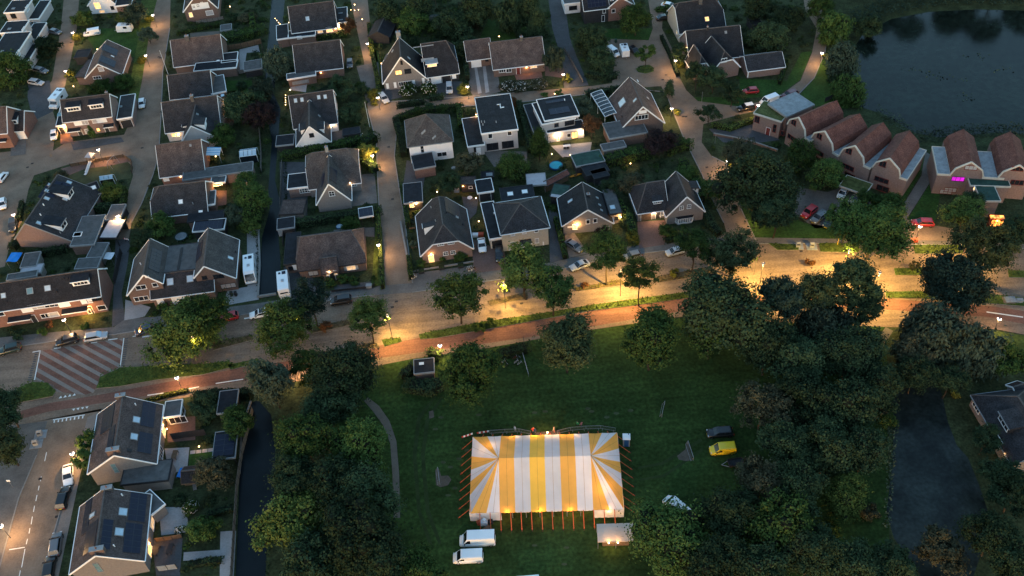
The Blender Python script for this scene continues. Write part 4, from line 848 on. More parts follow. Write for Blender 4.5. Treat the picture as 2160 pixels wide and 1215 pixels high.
house('house','dark roofed house with lit glass veranda and garland of bulbs','house',-56.68,247.39,0.0915,'brick_brown','roof_slate','trim_white',[
 dict(k='gx',W=12.65,D=11.04,it=[('sky',0,4.83,2.36,1,1.2,'pane_sky'),('lamp','f',12.36,2.78,130,SOFT),('win','f',10.4,2.56,1.8,1.6,'lit',2),('win','f',7.79,2.55,1.6,1.4,'dim',2)],ze=3.4,z0=3.4,z1=3.4,zr=8.37),dict(k='flat',x=-1.14,y=-2.06,r=-0.053,W=7.42,D=3.42,it=[('win','f',3.05,2.53,1.4,0.9,'cur')],ze=2.8,rm='bitumen'),dict(k='flat',x=-4.3,y=-2.14,r=0.0402,W=2.99,D=7.64,it=[],ze=2.8,rm='bitumen'),dict(k='flat',x=12.59,y=2.85,r=-0.0218,W=2.98,D=8.46,it=[('win','f',1.14,1.4,3.4,1.8,'lit',4,2),('slab','T',1.25,5.21,1.2,0.5,'flat_pale'),('slab','T',1.32,1.27,1.2,0.5,'flat_pale'),('lamp','f',0.51,1.9,160,SOFT)],ze=2.8,rm='bitumen',wm='trim_white')])
house('house','plain grey-roofed house with white eaves beside the grey willow','house',-53.41,226.5,0.0619,'brick_brown','roof_slate','trim_white',[
 dict(k='gx',W=12.47,D=10.98,it=[('lamp','f',6.42,1.9,22,(1.0,.4,.12)),('panel','f',5.52,1.96,0.9,1.8,'trim_dark')],ze=3,z0=3,z1=3,zr=7.94),dict(k='flat',x=-2.32,y=-2.67,r=0.0875,W=7.4,D=2.37,it=[('panel','f',3.15,1.05,4.5,1,'flat_pale')],ze=2.6,rm='flat_grey')])
house('house','dark house with bright white front gable and four skylights','house',-51.33,200.42,0.1026,'render_white','roof_slate','trim_white',[
 dict(k='gx',W=10.76,D=12.01,it=[('sky',0,1.37,4.95,0.75,1,'pane_sky'),('sky',0,2.98,4.94,0.75,1,'pane_sky'),('sky',0,7.22,4.96,0.75,1,'pane_sky'),('sky',0,8.83,4.9,0.75,1,'pane_sky'),('lamp','f',9.14,2.24,140,SOFT)],ze=3,z0=3,z1=3,zr=8.4),dict(k='gy',x=0.67,y=-7.03,r=-0.0084,W=8,D=11.19,it=[('win','f',4.02,4.73,1.2,1.2,'d'),('dormer',0,2.4,1.52,2.6,1.3,None,1,'trim_white','roof_slate'),('dormer',1,2.77,7,2.8,1.3,None,1,'trim_white','roof_slate'),('sky',1,7.4,6,0.4,0.6,'flat_pale')],ze=2.6,z0=2.6,z1=2.602,zr=7.54)])
house('house','pale rendered house with half-hipped roof and solar panels by the yellow-lit hedge','house',-45.19,175.54,0.0859,'brick_grey','roof_grey','trim_white',[
 dict(k='gx',W=11.87,D=11.93,it=[('chim',0,5.23,6.06,0.7,0.7,1.2,'flat_pale'),('win','f',10.34,2.25,1.2,1.2,'w',2,2),('lamp','f',9.54,2.81,70,SOFT)],ze=2.9,z0=2.9,z1=2.9,zr=8.27,h0=(6,1.6),h1=(5.2,2)),dict(k='gy',x=1.87,y=-5.88,r=-0.0145,W=7.47,D=10.54,it=[('solar',1,4.29,4.43,4,2,1.2,1),('win','f',3.72,4.98,1.3,1.4,'w',2,2),('solar',0,4.76,1.86,3,2,1.2,0.8)],ze=2.9,z0=2.9,z1=2.9,rs=0.472,zr=7.98),dict(k='flat',x=-4.92,y=0.79,r=-0.0258,W=5.12,D=5.07,it=[('win','f',3.6,1.75,2.4,1.2,'w',4,2),('lamp','f',5.76,2.24,40,SOFT)],ze=2.9,wm='brick_pink',rm='bitumen')])
house('house','black and white house with steep grey gable and row of three lit dormer windows','house',-18,219.32,0.1004,'timber_dark','roof_dark','trim_white',[
 dict(k='gx',W=8.55,D=12.58,it=[('dormer',0,1.86,1.54,3,1.1,'lit',3,'roof_dark','flat_pale'),('slab',0,0.95,3.07,3.4,0.9,'flat_pale'),('slab',0,0.34,5.78,5.5,0.25,'flat_pale'),('garage','f',2.39,0,2.6,2,'trim_white','trim_white'),('panel','f',7.26,1.72,1.1,1.8,'trim_white'),('garage','f',5.18,0,2.4,2,'trim_dark','trim_white'),('panel','f',0.34,1.97,0.4,1.6,'trim_white')],ze=2.8,z0=2.8,z1=2.8,zr=8.78,h1=(4.4,2)),dict(k='gy',x=-11.45,y=0.04,r=-0.0318,W=11.17,D=9.51,it=[('win','f',4.28,5.07,1.8,1.4,'dlit',2),('win','f',6.76,5.13,1.8,1.4,'d',4,2),('win','f',5.47,7.89,0.6,1.2,'d'),('win','f',5.62,1.51,3.6,1.3,'w',6),('panel','f',0.81,1.33,0.7,1.7,'trim_white'),('panel','f',2.87,1.38,0.7,1.7,'trim_white'),('panel','f',7.86,1.36,0.7,1.7,'trim_white'),('panel','f',10.46,1.68,0.7,1.7,'trim_white'),('chim',0,10.57,5.38,1.2,0.9,1.3,'flat_pale'),('sky',0,7.86,3.32,0.6,0.8,'pane_sky'),('slab',0,9.69,1.19,1.8,1.8,'flat_grey'),('sky',1,2.74,7.42,0.6,0.9,'pane_sky'),('lamp','l',5.66,5,60,SOFT)],ze=2.7,z0=2.7,z1=2.7,rs=0.489,zr=9.69,wm='brick_grey')])
house('bungalow','long brown bungalow with white garage door and orange-lit porch','house',-0.09,220.36,0.0682,'brick_brown','roof_brown','trim_white',[
 dict(k='gx',W=13.79,D=11.2,it=[('chim',0,8.48,5.33,0.8,0.6,1,'flat_grey'),('win','f',2.3,1.88,1.8,1.3,'w',3),('lamp','f',8.83,1.93,75,(1.0,.42,.12)),('win','f',10.77,2.07,1.8,1.2,'dim',2),('door','f',6.59,0,1,2.1,'trim_red','trim_white'),('win','f',4.06,1.63,1.4,1.2,'w',2)],ze=2.8,z0=2.8,z1=2.8,zr=7.28),dict(k='gx',x=-6.47,y=5.89,r=0.0275,W=6.71,D=8.14,it=[('garage','f',2.3,0,2.6,2.1,'trim_white','trim_white'),('win','f',5.28,1.89,0.9,0.9,'d')],ze=2.8,z0=2.8,z1=2.8,zr=6.06)])
house('summer_house','small dark open-fronted summer house near the lamp-lit lane','summer house',-34.6,243.39,-0.2104,'timber_dark','roof_dark','timber_dark',[
 dict(k='gy',W=5.7,D=8.14,it=[],ze=2.4,z0=2.4,z1=2.4,rs=0.495,zr=3.88)])
house('house','brick gabled house with solar panels and a wall lamp at the top edge','house',33.82,244.47,0.0698,'brick_red','roof_dark','trim_white',[
 dict(k='gy',W=7.21,D=12.47,it=[('win','f',1.43,3.19,1.1,1.2,'w'),('win','f',0.91,6.92,1,1,'w'),('lamp','r',3.34,1.9,90,SOFT)],ze=4.6,z0=4.6,z1=4.6,rs=0.465,zr=7.29),dict(k='gx',x=-6.9,y=0.12,r=0.0032,W=6.93,D=6.8,it=[('win','f',5.69,3.45,0.9,1.4,'w'),('win','f',5.42,1.15,0.9,2,'w'),('solar',0,3.74,1.14,5,2,1,1.2)],ze=4.6,z0=4.6,z1=4.6,zr=7.66,wm='timber_dark')])
house('house','white flat-roofed house cut by the top edge beside the grey alley','house',21.94,250.73,0.0593,'render_white','flat_grey','trim_white',[
 dict(k='flat',W=5.12,D=6.91,it=[('win','f',2.41,1.66,2.4,1.3,'d',2)],ze=3.2)])
house('house','dark mansard house with one brightly lit skylight','house',51.51,230.06,0.0888,'brick_cream','roof_dark','trim_white',[
 dict(k='gx',W=12.73,D=12.15,it=[('chim',0,6.97,5.53,0.9,0.9,1.6,'flat_grey'),('sky',0,8.05,1.97,1.1,1.2,'pane_lit'),('win','f',3.06,2.76,0.8,0.8,'lit'),('win','l',2.48,1.8,1,1,'dim')],ze=3.2,z0=3.2,z1=3.2,zr=8.67,h0=(7.6,1),h1=(6.4,1.6))])
house('house','dark slate house with two half-hipped brick gables above the red car','house',51.73,216.17,0.0444,'brick_pink','roof_dark','trim_white',[
 dict(k='gx',W=14.08,D=11.83,it=[('chim',1,5.59,5.71,0.4,0.4,0.8,'trim_dark'),('sky',0,10.33,4.79,0.5,0.6,'flat_pale'),('lamp','l',4.16,4.29,28,(1.0,.42,.12))],ze=2.9,z0=2.9,z1=2.9,zr=8.22),dict(k='gy',x=4,y=-6.39,r=0.1936,W=7.9,D=8.94,it=[('win','f',3.32,5.51,1.6,1.2,'w',2)],ze=2.9,z0=2.9,z1=2.901,zr=7.4,h0=(5.4,1.3)),dict(k='gy',x=-0.04,y=-5.27,r=0.0954,W=4.35,D=6.6,it=[('win','f',2,4.5,1.2,1.2,'w',2)],ze=2.9,z0=2.9,z1=2.9,rs=0.419,zr=6.48,h0=(5,1))])
house('garage','low slate-roofed garage with white eaves beside the curved lane','garage',65.63,209.96,0.0774,'brick_pink','roof_slate','trim_white',[
 dict(k='gx',W=9.64,D=6.91,it=[('panel','f',0.14,1.38,0.3,2.2,'trim_white')],ze=2.5,z0=2.5,z1=2.5,zr=4.57)])
house('house','white house with dark pyramid roof and flat red-brick extension','house',-21.8,185.42,0.0817,'render_white','roof_grey','trim_white',[
 dict(k='gy',W=10.39,D=10.73,it=[('win','f',3.09,3.84,0.9,2.2,'w',1,2),('win','f',7.6,1.59,2.4,1.3,'w',2),('win','f',7.64,4.91,0.4,0.4,'d'),('sky',0,-0.23,4,0.6,1.1,'trim_grey'),('sky',0,-3.01,6.31,0.5,0.9,'trim_grey'),('panel','f',8.82,0.17,2.2,0.3,'trim_white')],ze=5.4,zr=9.8,h0=(0,5.17),h1=(0,5.17),gut='trim_grey'),dict(k='flat',x=0.77,y=-6.26,r=0.0748,W=4.77,D=5.14,it=[],ze=2.9,wm='brick_red',rm='bitumen',trim='trim_grey')])
house('house','black flat-roofed two-storey house with white walls and bent pipe on top','house',-4.12,187.53,0.0714,'render_grey','roof_dark','trim_white',[
 dict(k='flat',W=8.56,D=15.08,it=[('win','f',1.92,4.6,1.1,1.4,'w'),('win','f',6.64,4.75,1.1,1.4,'w'),('win','f',2.24,1.41,2.9,2,'d',2),('win','f',6,1.47,2.9,2,'d',2),('slab','T',5.42,11.02,1,0.2,'trim_white'),('slab','T',5.69,9.94,0.2,1.3,'trim_white'),('slab','T',6.22,9.59,0.7,0.3,'trim_white'),('vent','T',0.4,4.35,'trim_grey'),('vent','T',0.6,3.11,'trim_grey'),('vent','T',3.87,3.52,'trim_grey'),('vent','T',1.11,4.2,'trim_grey')],ze=5.6),dict(k='flat',x=-3.64,y=-0.93,r=0.0261,W=3.8,D=11.44,it=[('door','f',2.33,0,1,2.1,'trim_white','trim_white'),('win','f',1.51,1.79,0.6,1.5,'d'),('lamp','b',3.48,3.82,75,(1.0,.42,.12))],ze=3)])
house('house','white modern stepped house with six black panels on its flat roof','house',10.65,189.91,0.1876,'render_grey','bitumen','trim_white',[
 dict(k='flat',W=8.11,D=8.92,it=[('win','f',3.47,4.16,1.1,1.1,'d'),('win','f',6.76,4.02,2.4,1.3,'d',2)],ze=5.2),dict(k='flat',x=0.79,y=0.38,r=-0.0502,W=8.26,D=8.91,it=[('solar','T',4.29,7.2,3,1,1.6,1),('solar','T',4.24,2.99,3,2,1.6,1.15),('vent','T',6.48,6.81,'trim_white'),('panel','r',0.58,4.37,0.4,0.5,'trim_white')],ze=5.75,zb=5),dict(k='flat',x=1,y=-0.88,r=-0.0829,W=8.95,D=3.16,it=[('win','f',5.2,1.3,1,1.2,'w'),('win','f',6.64,1.15,1.7,2,'dlit',2),('lamp','f',8.23,1.9,260,SOFT),('lamp','f',2.32,1.9,240,SOFT),('win','f',2.55,1.1,0.7,1.9,'lit')],ze=2.9,fas=0.2),dict(k='flat',x=-2.06,y=0.06,r=-0.0495,W=2.37,D=12.29,it=[],ze=2.9,rm='bitumen',trim='trim_grey')])
house('house','purple-brown roofed gabled house with curved glass veranda ribs','house',29.82,189.12,0.1002,'brick_brown','roof_brown','trim_white',[
 dict(k='gy',W=10.41,D=12.8,it=[('win','f',4.86,5.05,3.3,1.3,'w',4),('panel','f',5.11,6.5,1.9,0.9,'trim_white'),('win','f',5.4,2.07,0.6,1.2,'w'),('win','f',4.23,2.13,0.5,1,'w'),('sky',0,7.42,1.88,2.2,2,'pane_sky'),('sky',0,4.06,4.22,0.7,1.1,'pane_sky'),('sky',1,7.76,8.46,0.4,0.8,'trim_white'),('slab',1,14.59,7.62,0.9,0.4,'trim_white'),('vent',0,3.06,0.8,'trim_dark')],ze=2.8,z0=2.8,z1=2.8,rs=0.484,zr=8.2,rm='roof_brown'),dict(k='flat',x=-3.8,y=-3.76,r=0.0369,W=9.16,D=5.97,it=[],ze=2.9,rm='flat_grey',trim='trim_grey')])
house('house','slate half-hipped house with white-framed windows and glowing orange door','house',-18.65,149.69,0.0934,'brick_pink','roof_slate','trim_white',[
 dict(k='gy',W=10.8,D=12.97,it=[('solar',1,10.55,7.95,3,4,1.65,1),('dormer',0,5.27,1.24,1.2,2,None,1,'trim_white','roof_slate'),('sky',1,8.05,8.69,0.6,0.7,'trim_white'),('vent',1,6.33,9.69,'trim_dark'),('vent',1,7.3,6.48,'trim_dark'),('vent',0,5.46,4.03,'trim_grey'),('vent',0,10.83,3.46,'trim_grey'),('win','f',4.29,4.94,1.4,1,'w',3,2),('win','f',6.51,4.93,1.4,1,'w',3,2),('win','f',5.08,1.97,1.1,1,'w',2,2),('win','f',6.67,2,1.1,1,'w',2,2),('door','f',1.86,0,1.1,2.1,'pane_lit','trim_white'),('lamp','f',1.98,2.51,60)],ze=2.7,z0=2.7,z1=2.7,zr=8,h0=(5.3,2.6),h1=(6.6,1))])
house('house','cream two-storey house with dark hipped roof and carport','house',-1.17,151.42,0.1058,'brick_cream','roof_slate','trim_white',[
 dict(k='gy',W=10.03,D=10.26,it=[('win','f',2.29,4.64,0.9,1,'cur'),('win','f',4.8,4.74,0.9,1,'cur'),('win','f',7.45,4.62,0.9,1,'w'),('win','f',2.12,1.76,0.9,1.3,'cur'),('win','f',7.43,1.66,0.9,1.3,'cur'),('door','f',4.82,0,1.2,2.1,'trim_white','trim_white'),('porch','f',4.88,2.3,2.5,1.3,'roof_slate'),('panel','f',1.29,0.52,0.3,1,'trim_white'),('panel','f',8.82,0.52,0.3,1,'trim_white')],ze=5.3,zr=8.4,h0=(0,4.99),h1=(0,4.99)),dict(k='flat',x=-2.54,y=1.46,r=0.0135,W=2.61,D=12.05,it=[('garage','f',1.52,0,2.5,2.2,'trim_dark','trim_white'),('sky','T',2.41,8.01,0.6,0.6,'trim_white')],ze=2.9,rm='bitumen'),dict(k='flat',x=2.08,y=13.8,r=-0.0436,W=7.23,D=4,it=[('sky','T',2.03,1.72,1.3,1.3,'trim_white'),('sky','T',5.36,1.89,1.3,1.3,'trim_white')],ze=2.8,rm='bitumen',trim='trim_dark')])
house('house','black-roofed house with pale twin front gables and glowing doorway','house',12.31,155.38,0.0175,'brick_grey','roof_dark','trim_white',[
 dict(k='gy',W=10.72,D=9.09,it=[('win','f',5.39,2.98,0.9,1.2,'w'),('win','f',6.96,3.12,0.9,1.2,'w'),('sky',0,5.82,2.24,0.7,1.2,'pane_sky'),('sky',1,6.18,8.24,0.4,0.6,'pane_sky'),('sky',1,3.93,8.47,0.4,0.6,'pane_sky'),('sky',1,2.28,8.66,0.4,0.6,'pane_sky'),('chim',0,5.19,6.16,0.7,0.7,0.5,'timber_dark'),('lamp','f',2.99,2.48,240),('win','f',2.49,1.92,1,1.6,'lit'),('panel','f',1.59,1.95,1.4,0.4,'trim_white')],ze=2.2,z0=2.8,z1=2.245,zr=6.6),dict(k='flat',x=10.61,y=1.84,r=0.0525,W=2.35,D=8.25,it=[('sky','T',0.84,1.96,1.1,1.3,'pane_sky'),('lamp','f',2.31,1.9,200),('win','f',1.42,1.54,0.8,0.9,'d'),('panel','r',1.2,1.2,0.9,2,'pane_dim')],ze=3,rm='flat_grey',trim='trim_dark')])
house('house','dark house with pale gable, white bay window and lamplit arched garage','house',28.99,157.59,0.0837,'brick_grey','roof_slate','trim_white',[
 dict(k='gx',W=6.62,D=8.79,it=[('dormer',0,4.48,0.81,2,0.9,'w',4,'roof_slate','roof_slate'),('garage','f',1.94,0,2.4,1.9,'timber_brown','trim_white'),('lamp','f',3.66,1.92,170,SOFT),('door','f',4.58,0,1,2,'timber_dark','trim_white'),('win','f',5.44,1.4,0.8,1.4,'w',2,3)],ze=2.8,z0=2.8,z1=2.8,zr=6.97,h0=(2,2.8)),dict(k='gy',x=6,y=-2.35,r=0.0015,W=8.08,D=8.55,it=[('win','f',3.02,4.27,0.9,1.1,'w',2,2),('win','f',4.7,4.38,0.9,1.1,'w',2,2),('bay','f',3.91,1.12,4,1.15,0.7,'roof_dark'),('dormer',1,7.69,8.78,2.4,1.5,'w',2,'trim_white','roof_slate')],ze=2.8,z0=2.8,z1=2.8,rs=0.492,zr=7.45)])
house('row_house','brick row house with curved gable at the head of the pond row','house',67.84,181.18,-1.091,'brick_pink','roof_red','trim_stone',[
 dict(k='prof',W=5.99,D=11.82,it=[('win','f',1.75,7.15,1.5,1.5,'r',2),('win','f',2.24,2.86,3.2,1.2,'r',3),('win','f',3.33,0.9,2.6,1.5,'r',2)],ze=5.6,zr=8.9,prof=[(0,5.6),(0.54,7.2),(3,9.2),(5.45,7.2),(5.99,5.6)],zb=0),dict(k='flat',x=5.99,y=0,r=0.0,W=1.5,D=11.82,it=[],ze=5.3,rm='flat_pale',fas=0.35,over=0)],group='brick row houses with curved gables beside the big pond')
house('row_house','brick row house with curved gable, second from the grey slab roof','house',71.85,175.35,-1.0456,'brick_pink','roof_red','trim_stone',[
 dict(k='prof',W=6.59,D=11.19,it=[('win','f',2.07,7.15,1.5,1.5,'r',2),('win','f',2.64,2.93,3.2,1.2,'r',3),('win','f',3.68,0.96,2.6,1.5,'r',2)],ze=5.6,zr=8.9,prof=[(0,5.6),(0.59,7.2),(3.3,9.2),(6,7.2),(6.59,5.6)],zb=0),dict(k='flat',x=6.59,y=0,r=0.0,W=1.5,D=11.19,it=[],ze=5.3,rm='flat_pale',fas=0.35,over=0)],group='brick row houses with curved gables beside the big pond')
house('row_house','brick row house with curved gable and one skylight facing the pond','house',76.42,168.58,-0.8503,'brick_pink','roof_red','trim_stone',[
 dict(k='prof',W=6.03,D=11.79,it=[('win','f',1.85,7.24,1.5,1.5,'r',2),('win','f',2.44,3.01,3.2,1.2,'r',3),('win','f',3.39,0.91,2.6,1.5,'r',2)],ze=5.6,zr=8.9,prof=[(0,5.6),(0.54,7.2),(3.02,9.2),(5.49,7.2),(6.03,5.6)],zb=0),dict(k='flat',x=6.03,y=0,r=0.0,W=1.5,D=11.79,it=[],ze=5.3,rm='flat_pale',fas=0.35,over=0)],group='brick row houses with curved gables beside the big pond')
house('row_house','brick row house with curved gable at the footpath end of the row','house',81.84,162.88,-0.6815,'brick_pink','roof_red','trim_stone',[
 dict(k='prof',W=6.24,D=12.12,it=[('win','f',1.97,7.29,1.5,1.5,'r',2),('win','f',2.62,3.06,3.2,1.2,'r',3),('win','f',3.35,0.9,2.8,1.5,'r',2)],ze=5.6,zr=8.9,prof=[(0,5.6),(0.56,7.2),(3.12,9.2),(5.68,7.2),(6.24,5.6)],zb=0),dict(k='flat',x=6.24,y=0,r=0.0,W=1.5,D=12.12,it=[],ze=5.3,rm='flat_pale',fas=0.35,over=0)],group='brick row houses with curved gables beside the big pond')
house('row_house','brick end house with sloping grass roof and grey slab roof','house',61.63,187.54,-0.6745,'brick_pink','flat_pale','trim_stone',[
 dict(k='flat',W=6.75,D=5.49,it=[('door','f',4,0,1,2.1,'trim_red','trim_white'),('win','f',5.49,2.5,0.9,2.2,'r',1,2),('win','f',0.87,3.45,1.3,1.8,'r',2),('win','f',7.54,1.94,1,1.2,'r')],ze=5,rm='sedum'),dict(k='flat',x=7.47,y=1.41,r=1.1484,W=8.27,D=6.22,it=[],ze=5.8,rm='flat_pale',trim='trim_grey')],group='brick row houses with curved gables beside the big pond')
house('row_house','brick pond house with magenta-lit window and one blue skylight','house',97.4,158.25,-0.2456,'brick_pink','roof_red','trim_stone',[
 dict(k='prof',W=6.71,D=12.12,it=[('win','f',3.69,7.72,2.6,1.1,'rcur',3),('win','f',1.86,4.47,2.7,1.2,'mag',3),('win','f',1.08,1.32,2.6,1.2,'rcur',3),('win','f',0.29,0.75,2.6,1.2,'rcur',3),('win','f',5.85,2.17,0.9,0.9,'lit')],ze=5.6,zr=9.4,prof=[(0,5.6),(0.6,7.2),(3.35,9.2),(6.1,7.2),(6.71,5.6)],zb=0),dict(k='flat',x=-2.6,y=0,r=0.0,W=2.6,D=9.7,it=[],ze=5.5,rm='flat_pale',over=0,fas=0.35),dict(k='flat',x=6.71,y=0,r=0.0,W=4.2,D=9.09,it=[],ze=5.4,rm='flat_pale',over=0,fas=0.35)],group='brick row houses with curved gables beside the big pond')
house('row_house','brick pond house with dark roof at the picture edge','house',106.83,155.92,-0.2572,'brick_pink','roof_red','trim_stone',[
 dict(k='prof',W=6.59,D=12.22,it=[('win','f',3.18,8.23,2.4,1.1,'r',3),('win','f',4.15,4.6,2.8,1.3,'r',3)],ze=5.6,zr=9.4,prof=[(0,5.6),(0.59,7.2),(3.29,9.2),(5.99,7.2),(6.59,5.6)],zb=0)],group='brick row houses with curved gables beside the big pond')
house('entrance_block','green flat-roofed entrance block between the two pond houses','building',101.18,149.94,-0.1282,'brick_pink','flat_green','trim_stone',[
 dict(k='flat',W=3.61,D=5.02,it=[],ze=4.6),dict(k='flat',x=-0.9,y=5.09,r=-0.0498,W=7.83,D=3.23,it=[('win','r',2.06,2.11,0.9,1.2,'lit'),('win','l',-2.14,5.53,0.8,0.9,'lit')],ze=4.7)])
house('glass_porch','fiery lit glass porch beneath the pond house at the picture edge','porch',102.18,146.33,-0.1927,'trim_red','pane_fire','trim_red',[
 dict(k='flat',W=2.62,D=0.92,it=[('win','f',1.63,1.47,2.6,2,'fire',4,2),('lamp','f',1.42,2.22,160,(1.0,.38,.08))],ze=2.6)])
house('carport','low carport with pale timber edge sheltering two cars','carport',74.72,161.08,-0.6917,'timber_brown','sedum','trim_stone',[
 dict(k='flat',W=5.54,D=4.03,it=[],ze=2.5,open=1,wm='timber_brown')])
house('house','brick gabled house with black panels near the striped crossing','house',-76.48,99.04,0.1157,'brick_grey','roof_brown','trim_white',[
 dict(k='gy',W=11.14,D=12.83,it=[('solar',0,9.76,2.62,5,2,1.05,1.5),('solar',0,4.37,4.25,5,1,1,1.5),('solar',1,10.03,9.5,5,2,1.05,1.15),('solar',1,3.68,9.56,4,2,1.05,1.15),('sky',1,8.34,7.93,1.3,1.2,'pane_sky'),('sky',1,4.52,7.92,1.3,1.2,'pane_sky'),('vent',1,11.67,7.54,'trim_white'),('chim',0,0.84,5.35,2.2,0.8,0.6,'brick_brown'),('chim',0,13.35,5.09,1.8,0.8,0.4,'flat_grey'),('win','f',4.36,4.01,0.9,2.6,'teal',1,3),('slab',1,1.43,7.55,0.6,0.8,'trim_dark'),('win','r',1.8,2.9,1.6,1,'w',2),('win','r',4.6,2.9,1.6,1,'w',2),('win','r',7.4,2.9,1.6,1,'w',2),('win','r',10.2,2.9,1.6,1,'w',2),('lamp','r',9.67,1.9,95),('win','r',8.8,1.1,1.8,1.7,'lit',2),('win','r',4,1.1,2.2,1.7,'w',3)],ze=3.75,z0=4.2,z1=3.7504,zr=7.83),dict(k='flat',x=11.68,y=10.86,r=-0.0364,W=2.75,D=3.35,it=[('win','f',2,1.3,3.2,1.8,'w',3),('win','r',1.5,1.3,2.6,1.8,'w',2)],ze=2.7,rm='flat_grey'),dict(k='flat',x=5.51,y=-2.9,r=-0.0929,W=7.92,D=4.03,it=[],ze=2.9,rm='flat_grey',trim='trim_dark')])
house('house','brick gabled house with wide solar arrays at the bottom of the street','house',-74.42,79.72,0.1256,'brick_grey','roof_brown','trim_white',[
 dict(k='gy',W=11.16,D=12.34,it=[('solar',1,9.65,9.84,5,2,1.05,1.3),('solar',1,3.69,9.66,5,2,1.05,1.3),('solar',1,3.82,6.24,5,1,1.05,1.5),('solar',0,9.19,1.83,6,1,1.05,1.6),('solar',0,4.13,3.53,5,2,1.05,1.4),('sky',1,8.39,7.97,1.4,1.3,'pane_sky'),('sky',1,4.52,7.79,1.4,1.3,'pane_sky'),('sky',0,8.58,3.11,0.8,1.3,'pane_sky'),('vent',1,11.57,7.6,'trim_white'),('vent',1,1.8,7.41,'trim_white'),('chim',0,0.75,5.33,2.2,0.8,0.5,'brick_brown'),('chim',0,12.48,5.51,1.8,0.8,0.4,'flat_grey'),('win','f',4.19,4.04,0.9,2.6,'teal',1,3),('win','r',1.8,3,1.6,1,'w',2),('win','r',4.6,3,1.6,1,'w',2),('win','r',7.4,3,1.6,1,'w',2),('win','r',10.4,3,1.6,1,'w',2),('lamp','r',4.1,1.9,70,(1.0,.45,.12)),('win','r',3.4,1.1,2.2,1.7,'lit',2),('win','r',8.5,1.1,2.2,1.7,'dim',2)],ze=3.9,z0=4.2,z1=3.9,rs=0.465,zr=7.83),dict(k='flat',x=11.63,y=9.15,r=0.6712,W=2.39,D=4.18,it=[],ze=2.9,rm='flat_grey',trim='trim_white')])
house('house','blue-grey roofed house with white dormer beside the lower pond','house',80.03,100.73,-1.5179,'brick_grey','roof_slate','trim_grey',[
 dict(k='gx',W=14.65,D=9.76,it=[('dormer',0,7.67,1.15,3.6,1.5,'w',3,'roof_slate','roof_slate'),('win','f',1.79,1.98,2.4,1.6,'w',3),('win','f',9.59,2.46,2.2,1.6,'w',3),('lamp','f',12.42,2.66,70)],ze=3,z0=3,z1=3,zr=6.66,h0=(3,4)),dict(k='gx',x=0.93,y=7.41,r=1.7865,W=1.94,D=2.15,it=[],ze=3,z0=3,z1=3,zr=3.75,trim='trim_white')])
house('shed','flat shed with a brightly lit open front behind the slate half-hipped house','shed',-22.77,167.78,0.0471,'timber_dark','bitumen','trim_grey',[
 dict(k='flat',W=3.95,D=6.79,it=[('lamp','f',2.58,1.9,210),('win','f',1.48,1.71,1,1.6,'lit')],ze=2.3)])
house('shed','small brown cabin with an orange wall light among garden shrubs','shed',-9.8,172.88,-0.0736,'timber_dark','roof_brown','trim_dark',[
 dict(k='flat',W=3.13,D=2.53,it=[('win','f',2.14,1.39,0.9,0.7,'w'),('lamp','f',0.46,1.9,55,(1.0,.38,.10))],ze=2.3)])
house('shed','dark garage with bright white roof edge behind the cream house','shed',-5.91,168.94,0.0965,'timber_dark','bitumen','trim_white',[
 dict(k='flat',W=3.43,D=4.38,it=[('garage','f',1.52,0,2.6,2.1,'trim_dark','trim_white')],ze=2.6)])
house('shed','shelter with pale corrugated sheet roof beside the tiled lean-to','shed',5.58,170.25,-0.0078,'timber_grey','roof_sheet','trim_grey',[
 dict(k='flat',W=4.04,D=3.81,it=[],ze=2.5,open=1)])
house('shed','tiny low hatch house with pale square cover in the shrubs','shed',-4.92,175.84,-0.0349,'timber_dark','bitumen','trim_dark',[
 dict(k='flat',W=2.64,D=1.73,it=[('slab','T',1.78,0.69,1.5,1.1,'flat_pale')],ze=1.6)])
house('lean_to','narrow lean-to with weathered red pantiles near the turquoise pool','lean-to',9.86,170.42,0.5848,'timber_brown','roof_red','trim_dark',[
 dict(k='gx',W=6.45,D=0.96,it=[],ze=2.2,z0=2.2,z1=2.2,rs=0.85,zr=2.61)])
house('shed','small black glasshouse with a pale roof strip beside the black-roofed house','shed',10.46,166.16,-0.3389,'trim_dark','flat_green','trim_dark',[
 dict(k='flat',W=3.3,D=4.12,it=[('slab','T',1.37,-0.01,2.6,0.9,'roof_sheet')],ze=2.3)])
house('shed','slate-roofed play cabin peeking over the shrubs','shed',21.67,167.1,0.1914,'timber_dark','roof_slate','timber_dark',[
 dict(k='gy',W=2.21,D=1.26,it=[],ze=2.2,z0=2.2,z1=2.2,rs=0.365,zr=2.99)])
house('shed','grey flat garden building south of the modern white house','shed',17.42,175.84,0.1748,'timber_dark','flat_green','trim_grey',[
 dict(k='flat',W=6.66,D=4.24,it=[],ze=2.5)])
house('shed','black lean-to under the grey flat garden building','shed',19.43,172.3,0.236,'timber_dark','bitumen','trim_dark',[
 dict(k='flat',W=5.31,D=3.35,it=[],ze=2.3)])
house('shed','long low grey store with pale edge tucked behind the tall hedge','shed',24.47,181.19,0.1645,'timber_grey','flat_grey','trim_grey',[
 dict(k='flat',W=5.34,D=2.16,it=[],ze=2.4)])
house('shed','square solar-roofed shelter at the ditch-side garden end','shed',-55.38,100.72,0.0621,'timber_dark','bitumen','trim_grey',[
 dict(k='flat',W=3.68,D=5.76,it=[('solar','T',1.67,2.85,2,4,1.75,1.15)],ze=2.5,open=1)])
house('shed','dark flat shed at the garden end near the cycle path','shed',-56.29,111.25,0.0453,'timber_dark','bitumen','trim_grey',[
 dict(k='flat',W=3.14,D=4.95,it=[],ze=2.4)])
